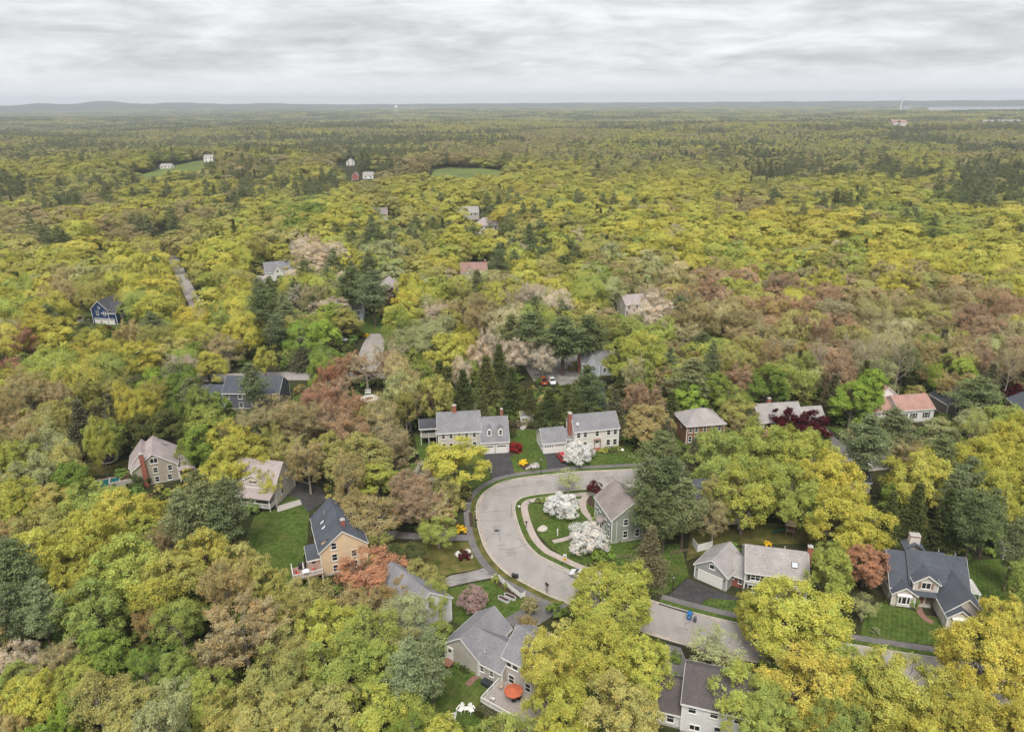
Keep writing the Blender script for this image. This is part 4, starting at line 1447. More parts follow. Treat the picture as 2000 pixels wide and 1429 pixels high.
h = House('hip_roof_house', 'cream house with mauve hipped roof far back in the woods', -24.5, 486.0, -4.0, S_CREAM, R_MAUVE)
A = (0, 16, 0, 11)
h.hip(A, 5.6, 10.2, 5.0)
for u in (1.8, 4.8, 8, 11.2, 14.2):
    h.win(A, 'F', u, 3.4, 1.2, 1.6); h.win(A, 'F', u, .7, 1.2, 1.6)
h = House('grey_wing_house', 'grey house with pale roof beside the hipped house far back', -41.0, 545.0, 8.0, S_LGREY, R_LGREY)
A = (0, 17, 0, 9)
h.block(A, 5.6, 9.4)
for u in (1.8, 4.8, 8, 11.2, 14.2):
    h.win(A, 'F', u, 3.6, 1.2, 1.6)
h = House('rust_house', 'far house with dormers and rust coloured trees before it', -107.0, 545.0, 10.0, S_CREAM, R_TAUPE)
A = (0, 14, 0, 9)
h.block(A, 5.0, 9.0); h.dormer(4, 2, .8, 3.5, 5.6, 7.4, 8.3); h.dormer(10, 2, .8, 3.5, 5.6, 7.4, 8.3); h.win(A, 'F', 4, 2.5); h.win(A, 'F', 10, 2.5)
h = House('flat_roof_house', 'far house with long low mauve roof between trees', -72.0, 525.0, -2.0, S_CREAM, R_MAUVE)
h.block((0, 16, 0, 8), 4.2, 7.0); h.win((0, 16, 0, 8), 'F', 4, 1.4, 1.4, 1.5); h.win((0, 16, 0, 8), 'F', 11, 1.4, 1.4, 1.5)
h = House('left_far_house', 'grey roof with white gable among trees upper left', -205.0, 448.0, 12.0, S_WHITE, R_GREY)
h.block((0, 12, 0, 9), 5.0, 8.4, 'y'); h.win((0, 12, 0, 9), 'F', 4, 2.6, 1.2, 1.5); h.win((0, 12, 0, 9), 'F', 8, 2.6, 1.2, 1.5)


def far_house(name, label, p, deg, w, d, he, hr, wall, roof, axis='x'):
    q = at_ground(*p)
    hh = House(name, label, q.x, q.y, deg, wall, roof)
    hh.r.location.z = float(terrain(q.x, q.y))
    hh.block((0, w, 0, d), he, hr, axis)
    n = max(2, int(w / 4))
    for i in range(n):
        for z in ((1.2,) if he < 5 else (1.0, 3.9)):
            hh.win((0, w, 0, d), 'F', (i + .5) * w / n, z, 1.3, 1.6)
    return hh


far_house('white_farmhouse', 'white farmhouse above the sloping lawn far left', (399, 318), 4, 11, 9, 6, 9, S_PURE, R_LGREY)
far_house('hill_cottage', 'low pale house at the foot of the far sloping lawn', (313, 330), -6, 13, 8, 3, 5.5, S_PURE, R_LGREY)
far_house('wood_house', 'grey house among trees left of the far sloping lawn', (180, 322), 8, 14, 9, 4, 7.5, S_WHITE, R_GREY)
far_house('red_barn', 'small red barn in the distance', (688, 352), 5, 6.5, 7, 5, 8, mat('barn_red', (0.42, 0.085, 0.05), .9, .1), R_GREY, 'y')
far_house('barn_annex', 'white low building right of the red barn', (709, 350), -3, 11, 7, 4, 7, S_PURE, R_LGREY)
far_house('gable_farm', 'pale gabled farmhouse above the red barn', (677, 324), 6, 10, 8, 5, 9, S_WHITE, R_GREY, 'y')
far_house('white_ridge_house', 'white house with steep roof on the wooded ridge', (1150, 279), -4, 17, 10, 6, 11, S_PURE, R_LGREY)
far_house('treeline_house', 'small pale house below the ridge right of centre', (1247, 311), 3, 12, 10, 6, 10, S_WHITE, R_LGREY)
far_house('meadow_house', 'cottage at the edge of the far meadow', (854, 322), 3, 10, 8, 4, 7, S_WHITE, R_TAUPE)


def plant():
    """the power station by the bay: tall striped stack, boiler house, lower halls"""
    c = at(1764, 208.5)
    k = 6900 / c.length
    x, y = c.x * k, c.y * k
    z = float(terrain(x, y)) - 6
    e = empty('power_station', (x, y, z), 0)
    tag(e, 'power station with one tall chimney stack on the far shore', 'power station')
    white = mat('pale_cladding', (0.62, 0.64, 0.68), .8, .06, .02)
    grey = mat('grey_cladding', (0.36, 0.38, 0.42), .8, .06, .02)
    s = MB()
    s.lathe([(7, 0), (6.0, 40), (5.2, 80), (4.6, 125)], 20, Matrix.Translation((-18, 0, 0)))
    so = s.build('stack', white, e)
    b = MB(); b.lathe([(4.75, 108), (4.7, 118)], 20, Matrix.Translation((-18, 0, 0))); b.build('stack_band', mat('stack_red', (.45, .2, .18), .8, .1), so)
    b = MB(); b.box(-5, 42, -15, 20, 0, 44); b.box(0, 36, -10, 15, 44, 52); b.build('boiler_house', grey, e)
    b = MB(); b.box(44, 78, -12, 18, 0, 30); b.build('turbine_hall', white, e)
    b = MB(); b.lathe([(3, 0), (2.6, 66)], 14, Matrix.Translation((60, 6, 0))); b.build('small_stack', white, e)
    b = MB(); b.lathe([(16, 0), (16, 16), (0.5, 20)], 20, Matrix.Translation((115, -10, 0))); b.build('storage_tank', white, e)


plant()
for i, (lab, a, w) in enumerate((('long white industrial shed far right', (1922, 236), 95), ('grey industrial shed at the far right edge', (1952, 236), 75))):
    q = at(*a)
    q = q * (3000 / q.length)
    e = empty('industrial_shed', (q.x, q.y, float(terrain(q.x, q.y))), R(-3)); tag(e, lab, 'shed')
    b = MB(); b.box(0, w, 0, 40, 0, 16); b.build('wall', S_PURE, e)
    b = MB(); b.slab([(-1, -1, 16.5), (w + 1, -1, 16.5), (w + 1, 20, 20), (-1, 20, 20)], .4); b.slab([(-1, 20.01, 20), (w + 1, 20.01, 20), (w + 1, 41, 16.5), (-1, 41, 16.5)], .4); b.build('roof', R_LGREY, e)
    open_area([(q.x - 20, q.y - 120), (q.x + w + 20, q.y - 120), (q.x + w + 20, q.y + 50), (q.x - 20, q.y + 50)])
for a, lab, w in (((1741, 246), 'terracotta roofed building among far trees', 30), ((1758, 247), 'pale gabled building among far trees', 22)):
    q = at(*a)
    e = empty('far_building', (q.x, q.y, float(terrain(q.x, q.y)) + 4), R(8)); tag(e, lab, 'building')
    b = MB(); b.box(0, w, 0, 16, 0, 12); b.build('wall', S_CREAM, e)
    b = MB(); b.slab([(-1, -1, 12.4), (w + 1, -1, 12.4), (w + 1, 8, 18), (-1, 8, 18)], .4); b.slab([(-1, 8.01, 18), (w + 1, 8.01, 18), (w + 1, 17, 12.4), (-1, 17, 12.4)], .4); b.build('roof', R_RED, e)
    open_area([(q.x - 6, q.y - 60), (q.x + w + 6, q.y - 60), (q.x + w + 6, q.y + 20), (q.x - 6, q.y + 20)])
q = at(768, 212)
q = q * (4200 / q.length)
e = empty('radio_mast', (q.x, q.y, float(terrain(q.x, q.y)))); tag(e, 'thin lattice mast on the horizon', 'mast')
b = MB()
for k in range(3):
    t0 = 2.094 * k
    b.tube((2.5 * math.cos(t0), 2.5 * math.sin(t0), 0), (1.2 * math.cos(t0), 1.2 * math.sin(t0), 62), .5, .35, n=5)
    for j in range(12):
        z0, z1 = 5 * j, 5 * j + 5
        t1 = t0 + 2.094
        b.tube((2.2 * math.cos(t0), 2.2 * math.sin(t0), z0), (2.2 * math.cos(t1), 2.2 * math.sin(t1), z1), .2, n=4)
b.build('lattice', FLASH, e)
q = at(774, 211)
q = q * (5200 / q.length)
e = empty('water_tower', (q.x, q.y, float(terrain(q.x, q.y)))); tag(e, 'white water tower beside the mast on the horizon', 'water tower')
b = MB(); b.lathe([(3, 0), (2.2, 20), (2.4, 38), (9, 46), (10, 52), (6, 58), (1, 60)], 18); b.build('tank', S_PURE, e)

# ================================================================ trees
def quads_mesh(name, P, Nn, U, sx, sy, shade, m, extra=None):
    """many small lozenge leaves: centres P, normals Nn, long axes U, sizes, a colour factor for each"""
    n = len(P)
    V_ = np.cross(Nn, U)
    V_ /= np.maximum(np.linalg.norm(V_, axis=1, keepdims=True), 1e-6)
    U_ = np.cross(V_, Nn)
    bend = Nn * (sx * 0.18)[:, None]
    v = np.empty((n, 4, 3), np.float32)
    v[:, 0] = P - U_ * sx[:, None] - bend
    v[:, 1] = P - V_ * sy[:, None]
    v[:, 2] = P + U_ * sx[:, None] - bend
    v[:, 3] = P + V_ * sy[:, None]
    me = bpy.data.meshes.new(name)
    me.vertices.add(n * 4)
    me.vertices.foreach_set('co', v.ravel())
    me.loops.add(n * 4)
    me.loops.foreach_set('vertex_index', np.arange(n * 4, dtype=np.int32))
    me.polygons.add(n)
    me.polygons.foreach_set('loop_start', np.arange(0, n * 4, 4, dtype=np.int32))
    me.polygons.foreach_set('loop_total', np.full(n, 4, np.int32))
    me.update(calc_edges=True)
    a = me.attributes.new('shade', 'FLOAT_COLOR', 'FACE')
    c = np.ones((n, 4), np.float32)
    c[:, :3] = shade
    a.data.foreach_set('color', c.ravel())
    me.materials.append(m)
    return me


def unit(v):
    return v / np.maximum(np.linalg.norm(v, axis=-1, keepdims=True), 1e-6)


def sticks(name, segs, m, sides=4):
    """tapered limbs: list of (p0, p1, r0, r1)"""
    mb = MB()
    for p0, p1, r0, r1 in segs:
        mb.tube(p0, p1, r0, r1, n=(6 if r0 > .12 else sides if r0 > .05 else 3), caps=False)
    return mb.mesh(name, m, smooth=True)


def leaf_cloud(g, C, Rc, per, size, up, col_var, out=None, aspect=0.6, face=.8, jit=.5):
    """leaves round clump centres C with clump radii Rc"""
    n = len(C) * per
    idx = np.repeat(np.arange(len(C)), per)
    off = g.normal(size=(n, 3)) * 0.55
    P = C[idx] + off * Rc[idx][:, None]
    nn = g.normal(size=(n, 3)) * jit
    nn[:, 2] += up
    if out is not None:
        nn += out[idx] * face
    nn = unit(nn)
    U = unit(g.normal(size=(n, 3)))
    s = size * g.uniform(.45, 1.45, n)
    v = g.uniform(1 - col_var, 1 + col_var, len(C))[idx] * g.uniform(.88, 1.12, n)
    hue = g.normal(0, .05, len(C))[idx]
    sh = np.stack([v * (1 + hue), v, v * (1 - hue)], 1)
    return P, nn, U, s, s * aspect, sh


def broad(seed, W, H, cb, lobes, clumps, per, size, m=LEAF, bark=BARK, up=.7, flat=0.55, inner=.18, lobe_r=(.2, .34), clump_r=(.30, .5), lean=0.0, var=.2, branchy=True, face=.8, jit=.5, tight=0.0):
    """a broadleaved tree in metres: returns crown mesh and trunk mesh"""
    g = np.random.default_rng(seed)
    a = W / 2
    c = H * (cb + (1 - cb) * (1 - flat))
    zt, zb = H - c, c - cb * H
    rl = g.uniform(*lobe_r, lobes) * a
    d = np.empty((lobes, 3))
    k = np.arange(lobes) + .5
    z = 1 - 1.62 * k / lobes
    ph = k * 2.39996 + g.uniform(0, .6, lobes)
    rr = np.sqrt(np.maximum(0, 1 - z * z))
    d[:, 0], d[:, 1], d[:, 2] = rr * np.cos(ph), rr * np.sin(ph), z
    d = unit(d + g.normal(0, .16, (lobes, 3)))
    rad = np.where(g.random(lobes) < inner, g.uniform(.15, .5, lobes), g.uniform(.60, .86, lobes))
    env = np.where(d[:, 2:3] > 0, zt, zb)
    L_ = np.stack([d[:, 0] * a * rad, d[:, 1] * a * rad, c + d[:, 2] * env[:, 0] * rad], 1)
    # a lopsided outline
    L_[:, 0] += .10 * a * np.sin(ph * 2 + seed); L_[:, 1] += .10 * a * np.cos(ph * 3 + seed)
    ci = np.repeat(np.arange(lobes), clumps)
    cd = unit(g.normal(size=(len(ci), 3)) + d[ci] * .9 + np.array([0, 0, .35]))
    C = L_[ci] + cd * (rl[ci] * g.uniform(.55 + .4 * tight, 1.08 - .05 * tight, len(ci)))[:, None] * np.array([1, 1, .8])
    C[:, 2] = np.maximum(C[:, 2], cb * H * .8)
    Rc = g.uniform(*clump_r, len(ci)) * (W / 10) ** .5
    crown = quads_mesh('crown', *leaf_cloud(g, C, Rc, per, size, up, var, unit(cd + d[ci] * .9), face=face, jit=jit), m)
    segs = []
    r0 = .022 * H
    fork = Vector((lean * .3, 0, H * (cb + .12)))
    segs += [((0, 0, -.3), (lean * .1, 0, H * cb * .6), r0 * 1.25, r0), ((lean * .1, 0, H * cb * .6), fork, r0, r0 * .8), (fork, (lean, 0, c + zt * .5), r0 * .8, r0 * .2)]
    if branchy:
        for i in range(lobes):
            t = g.uniform(0, .75)
            b0 = Vector((lean * t, 0, fork.z * .8 + (c + zt * .3 - fork.z) * t * .8))
            e = Vector(L_[i])
            mid = (b0 + e) / 2 + Vector((0, 0, -.06 * (e - b0).length))
            r1 = r0 * g.uniform(.22, .4)
            segs += [(b0, mid, r1, r1 * .6), (mid, e, r1 * .6, r1 * .2)]
            for j in range(3):
                q = C[i * clumps + int(g.integers(clumps))]
                segs.append((mid.lerp(e, .6), Vector(q), r1 * .3, .012))
    return crown, sticks('trunk', segs, bark)


def budding(seed, W, H, cb, limbs, n_leaf, size, m=LEAF, bark=BARK_PALE, var=.25, spread=1.0, twigs=3):
    """a tree still half bare: fans of upright twigs with small new leaves along them"""
    g = np.random.default_rng(seed)
    segs, tips = [], []
    r0 = .018 * H
    top = Vector((g.normal(0, .3), g.normal(0, .3), H * .8))
    segs.append(((0, 0, -.3), (0, 0, H * cb), r0 * 1.2, r0 * .85))
    segs.append(((0, 0, H * cb), top, r0 * .85, r0 * .2))
    for i in range(limbs):
        t = (i + .5) / limbs
        z0 = H * (cb * .8 + (.78 - cb * .8) * t * .85)
        ph = i * 2.4 + g.uniform(-.4, .4)
        reach = W / 2 * (1 - .55 * t ** 2) * g.uniform(.75, 1.05) * spread
        z1 = min(H * g.uniform(.9, 1.0), z0 + reach * g.uniform(.7, 1.5))
        p0 = Vector((0, 0, z0))
        p2 = Vector((math.cos(ph) * reach, math.sin(ph) * reach, z1))
        p1 = p0.lerp(p2, .5) + Vector((math.cos(ph), math.sin(ph), -.6)) * reach * .12
        rr = r0 * .38 * (1 - .5 * t)
        segs += [(p0, p1, rr, rr * .7), (p1, p2, rr * .7, rr * .25)]
        for j in range(9):
            s = .25 + .75 * j / 9
            b = p0.lerp(p1, s * 2) if s < .5 else p1.lerp(p2, s * 2 - 1)
            dr = Vector((math.cos(ph) * .5 + g.normal(0, .55), math.sin(ph) * .5 + g.normal(0, .55), g.uniform(.5, 1.3))).normalized()
            ln = W * g.uniform(.10, .19)
            e = b + dr * ln
            segs.append((b, e, rr * .3, .015))
            for q in range(twigs):
                f = b.lerp(e, g.uniform(.3, 1))
                e2 = f + (dr + Vector(g.normal(0, .5, 3))).normalized() * ln * g.uniform(.4, .8)
                segs.append((f, e2, .022, .008))
                tips.append((f, e2))
            tips.append((b, e))
    A = np.array([tuple(t[0]) for t in tips]); B = np.array([tuple(t[1]) for t in tips])
    k = g.integers(0, len(tips), n_leaf)
    s = g.uniform(.15, 1.1, n_leaf)[:, None]
    P = A[k] * (1 - s) + B[k] * s + g.normal(0, .16, (n_leaf, 3))
    nn = g.normal(size=(n_leaf, 3)); nn[:, 2] += .4; nn = unit(nn)
    U = unit(unit(B[k] - A[k]) + g.normal(0, .5, (n_leaf, 3)))
    sz = size * g.uniform(.6, 1.35, n_leaf)
    v = g.uniform(1 - var, 1 + var, len(tips))[k] * g.uniform(.85, 1.15, n_leaf)
    hue = g.normal(0, .07, len(tips))[k]
    crown = quads_mesh('crown', P, nn, U, sz, sz * .45, np.stack([v * (1 + hue), v, v * (1 - hue)], 1), m)
    return crown, sticks('trunk', segs, bark)


def pine(seed, W, H, cb, step, per_whorl, tufts, per, size, droop=.10, m=NEEDLE, prof='pine', rise=.25, var=.22):
    g = np.random.default_rng(seed)
    segs = [((0, 0, -.3), (0, 0, H * .55), .017 * H, .011 * H), ((0, 0, H * .55), (0, 0, H * .985), .011 * H, .03)]
    C, O, Rc = [], [], []
    z = H * cb
    while z < H * .985:
        t = (z - H * cb) / (H * (1 - cb))
        if prof == 'pine':
            rad = W / 2 * (0.55 + .45 * math.sin(min(1, t * 2.2) * math.pi / 2)) * (1 - max(0, t - .35) / .66 * .85)
        else:
            rad = W / 2 * (1 - t) ** .85 * (.85 if t < .06 else 1)
        n = max(3, int(round(per_whorl * g.uniform(.75, 1.25))))
        ph0 = g.uniform(0, 6.28)
        for i in range(n):
            ph = ph0 + i * 6.283 / n + g.uniform(-.3, .3)
            ln = max(.35, rad * (g.uniform(.38, 1.25) if prof == 'pine' else g.uniform(.55, 1.12)))
            dirv = np.array([math.cos(ph), math.sin(ph), 0])
            tipz = z + ln * (rise * (1 if prof == 'pine' else -.2 + .9 * t)) - droop * ln
            e = np.array([dirv[0] * ln, dirv[1] * ln, tipz])
            b = np.array([0, 0, z])
            segs.append((Vector(b), Vector(e), .012 * ln + .02, .012))
            side = np.array([-dirv[1], dirv[0], 0])
            nt = max(3, int(tufts * (ln / (W / 2)) ** .8))
            for k in range(nt):
                s = g.uniform(.28, 1.03)
                lat = g.normal(0, .20) * ln * (.35 + .65 * s * (1.15 - s) * 2)
                p = b * (1 - s) + e * s + side * lat + np.array([0, 0, g.normal(.03, .10) - abs(lat) * .10])
                C.append(p); O.append(dirv * .5 + side * np.sign(lat) * .4); Rc.append(.16 + .10 * ln)
        z += step * g.uniform(.75, 1.3) * (1.1 if prof == 'pine' else 1 - .35 * t)
    C = np.array(C); O = np.array(O); Rc = np.array(Rc)
    C = np.vstack([C, [[0, 0, H * .97], [0, 0, H * .99]]]); O = np.vstack([O, [[0, 0, 1], [0, 0, 1]]]); Rc = np.append(Rc, [.2, .2])
    n = len(C) * per
    idx = np.repeat(np.arange(len(C)), per)
    P = C[idx] + g.normal(size=(n, 3)) * Rc[idx][:, None] * np.array([.9, .9, .42])
    nn = unit(g.normal(size=(n, 3)) * .75 + np.array([0, 0, 1.0]))
    U = unit(O[idx] + g.normal(0, .5, (n, 3)))
    sz = size * g.uniform(.6, 1.35, n)
    v = g.uniform(1 - var, 1 + var, len(C))[idx] * g.uniform(.85, 1.15, n)
    sh = np.stack([v, v * g.uniform(.97, 1.03, n), v], 1)
    crown = quads_mesh('crown', P, nn, U, sz, sz * .36, sh, m)
    return crown, sticks('trunk', segs, BARK_PINE)


# reference sizes (crown width, height) the copies are scaled from
PROTO = {}


def proto(kind, W, H, makers):
    PROTO[kind] = (W, H, makers)


proto('maple', 10, 13, [broad(11 + i, 10, 13, .16, 42, 16, 36, .122, up=.5) for i in range(5)])
proto('big', 16, 16, [broad(31 + i, 16, 16, .13, 64, 20, 36, .148, lobe_r=(.15, .28), up=.5) for i in range(4)])
proto('oval', 8, 13, [broad(51 + i, 8, 13, .10, 38, 15, 32, .12, flat=.5, up=.5) for i in range(3)])
proto('airy', 9, 13, [broad(61 + i, 9, 13, .22, 36, 12, 27, .115, bark=BARK_PALE, clump_r=(.4, .65), inner=.25, up=.5) for i in range(3)])
proto('bud', 9, 14, [budding(71 + i, 9, 14, .22, 19, 27000, .108) for i in range(5)])
proto('bare', 8, 14, [budding(81 + i, 8, 14, .3, 13, 2200, .12, twigs=4) for i in range(2)])
proto('pine', 9, 19, [pine(91 + i, 9, 19, .34, .9, 6, 20, 11, .24) for i in range(4)])
proto('hemlock', 6.5, 15, [pine(101 + i, 6.5, 15, .04, .5, 9, 10, 9, .19, droop=.3, prof='cone', var=.25) for i in range(4)])
proto('blossom', 7, 5.6, [broad(111 + i, 7, 5.6, .06, 54, 17, 34, .075, m=PETAL, flat=.6, var=.14, up=.4, clump_r=(.2, .36), inner=.2, lobe_r=(.2, .32)) for i in range(2)])
proto('round', 5, 5, [broad(121 + i, 5, 5, .08, 30, 14, 22, .105, flat=.55, var=.22, clump_r=(.2, .34)) for i in range(2)])
proto('willow', 6, 7, [broad(131, 6, 7, .2, 30, 10, 14, .09, bark=BARK_PALE, clump_r=(.3, .55), inner=.3)])
proto('dome', 14, 15, [broad(151 + i, 14, 15, .05, 11 + 3 * i, 62 - 8 * i, 19, .165, lobe_r=(.38 - .03 * i, .54 - .03 * i), clump_r=(.4, .7), var=.13, face=1.4, jit=.3, tight=.75, inner=.05, up=.35) for i in range(4)])
proto('shrub', 2, 1.5, [broad(141 + i, 2, 1.5, .02, 18, 10, 14, .07, flat=.7, clump_r=(.2, .32), branchy=False, tight=.6) for i in range(3)])

# leaf colours (linear), a few shades of each
PAL = {
    'Y': [(.455, .465, .085), (.42, .44, .08), (.48, .475, .095)],
    'YO': [(.475, .455, .085), (.46, .445, .095), (.49, .465, .08)],
    'LG': [(.34, .41, .09), (.30, .375, .09), (.385, .43, .085)],
    'G': [(.235, .305, .068), (.205, .28, .060), (.275, .33, .088)],
    'BG': [(.26, .37, .072), (.285, .385, .072)],
    'OL': [(.375, .38, .11), (.345, .36, .10), (.39, .385, .125)],
    'TN': [(.44, .40, .22), (.41, .38, .195), (.46, .415, .24)],
    'RU': [(.41, .285, .18), (.39, .275, .17), (.40, .30, .195)],
    'RD': [(.40, .225, .14), (.375, .21, .135)],
    'BR': [(.36, .315, .15), (.345, .305, .135), (.385, .325, .17)],
    'OR': [(.42, .335, .14), (.39, .32, .13)],
    'PN': [(.165, .200, .088), (.185, .215, .105), (.148, .180, .078)],
    'PL': [(.235, .275, .135), (.25, .29, .15)],
    'PO': [(.200, .225, .100), (.215, .24, .115)],
    'DG': [(.095, .120, .042), (.115, .135, .045), (.125, .140, .050)],
    'SP': [(.155, .150, .085), (.14, .145, .085)],
    'BS': [(.14, .20, .165)],
    'WH': [(.71, .70, .675)],
    'PK': [(.44, .32, .31)],
    'MR': [(.07, .011, .016), (.08, .014, .019)],
    'CR': [(.24, .020, .025)],
    'WT': [(.58, .51, .40), (.54, .47, .36)],
    'SG': [(.37, .405, .17), (.35, .39, .18)],
    'YL': [(.85, .62, .05)],
    'PP': [(.55, .25, .60)],
    'GR': [(.12, .22, .045), (.15, .26, .055)],
}
NAMEC = {'Y': 'yellow-green', 'YO': 'golden yellow', 'LG': 'lime green', 'G': 'fresh green', 'BG': 'bright green', 'OL': 'olive', 'TN': 'tan', 'RU': 'rust coloured', 'RD': 'coppery red',
         'BR': 'brownish', 'OR': 'orange-brown', 'PN': 'blue-green', 'PO': 'olive green', 'PL': 'pale sage', 'DG': 'dark green', 'SP': 'brown-green', 'BS': 'bluish', 'WH': 'white', 'PK': 'pink', 'MR': 'dark maroon',
         'CR': 'crimson', 'WT': 'pale cream', 'SG': 'pale sage', 'YL': 'bright yellow', 'PP': 'purple', 'GR': 'green'}
# colour -> shapes it takes, object name, everyday words
SHAPE = {'Y': ['maple', 'maple', 'big'], 'YO': ['maple', 'big'], 'LG': ['maple', 'oval', 'airy'], 'G': ['oval', 'maple', 'airy'], 'BG': ['oval'], 'OL': ['maple', 'airy', 'bud'], 'TN': ['bud', 'airy'],
         'RU': ['bud', 'maple'], 'RD': ['bud'], 'BR': ['bud', 'bud', 'airy'], 'OR': ['bud', 'airy'], 'PN': ['pine'], 'PO': ['pine'], 'PL': ['pine'], 'DG': ['hemlock'], 'SP': ['hemlock'], 'BS': ['hemlock'],
         'WH': ['blossom'], 'PK': ['blossom'], 'MR': ['round'], 'CR': ['round'], 'WT': ['airy', 'bud'], 'SG': ['airy', 'oval'], 'YL': ['shrub'], 'PP': ['shrub'], 'GR': ['shrub']}
WORD = {'pine': ('pine_tree', 'pine tree'), 'hemlock': ('hemlock_tree', 'hemlock'), 'blossom': ('blossom_tree', 'flowering tree'), 'round': ('ornamental_tree', 'round ornamental tree'),
        'bud': ('budding_tree', 'budding tree'), 'bare': ('bare_tree', 'half bare tree'), 'airy': ('young_leaf_tree', 'airy young-leaved tree'), 'willow': ('young_leaf_tree', 'wispy young tree'),
        'maple': ('maple_tree', 'maple'), 'dome': ('maple_tree', 'domed maple'), 'big': ('maple_tree', 'spreading maple'), 'oval': ('leafy_tree', 'dense leafy tree'), 'shrub': ('shrub', 'shrub')}
RATIO = {'maple': 1.25, 'big': .95, 'oval': 1.5, 'airy': 1.35, 'bud': 1.45, 'bare': 1.7, 'pine': 2.1, 'hemlock': 2.3, 'blossom': .8, 'round': 1.0, 'willow': 1.15, 'shrub': .75, 'dome': 1.05}

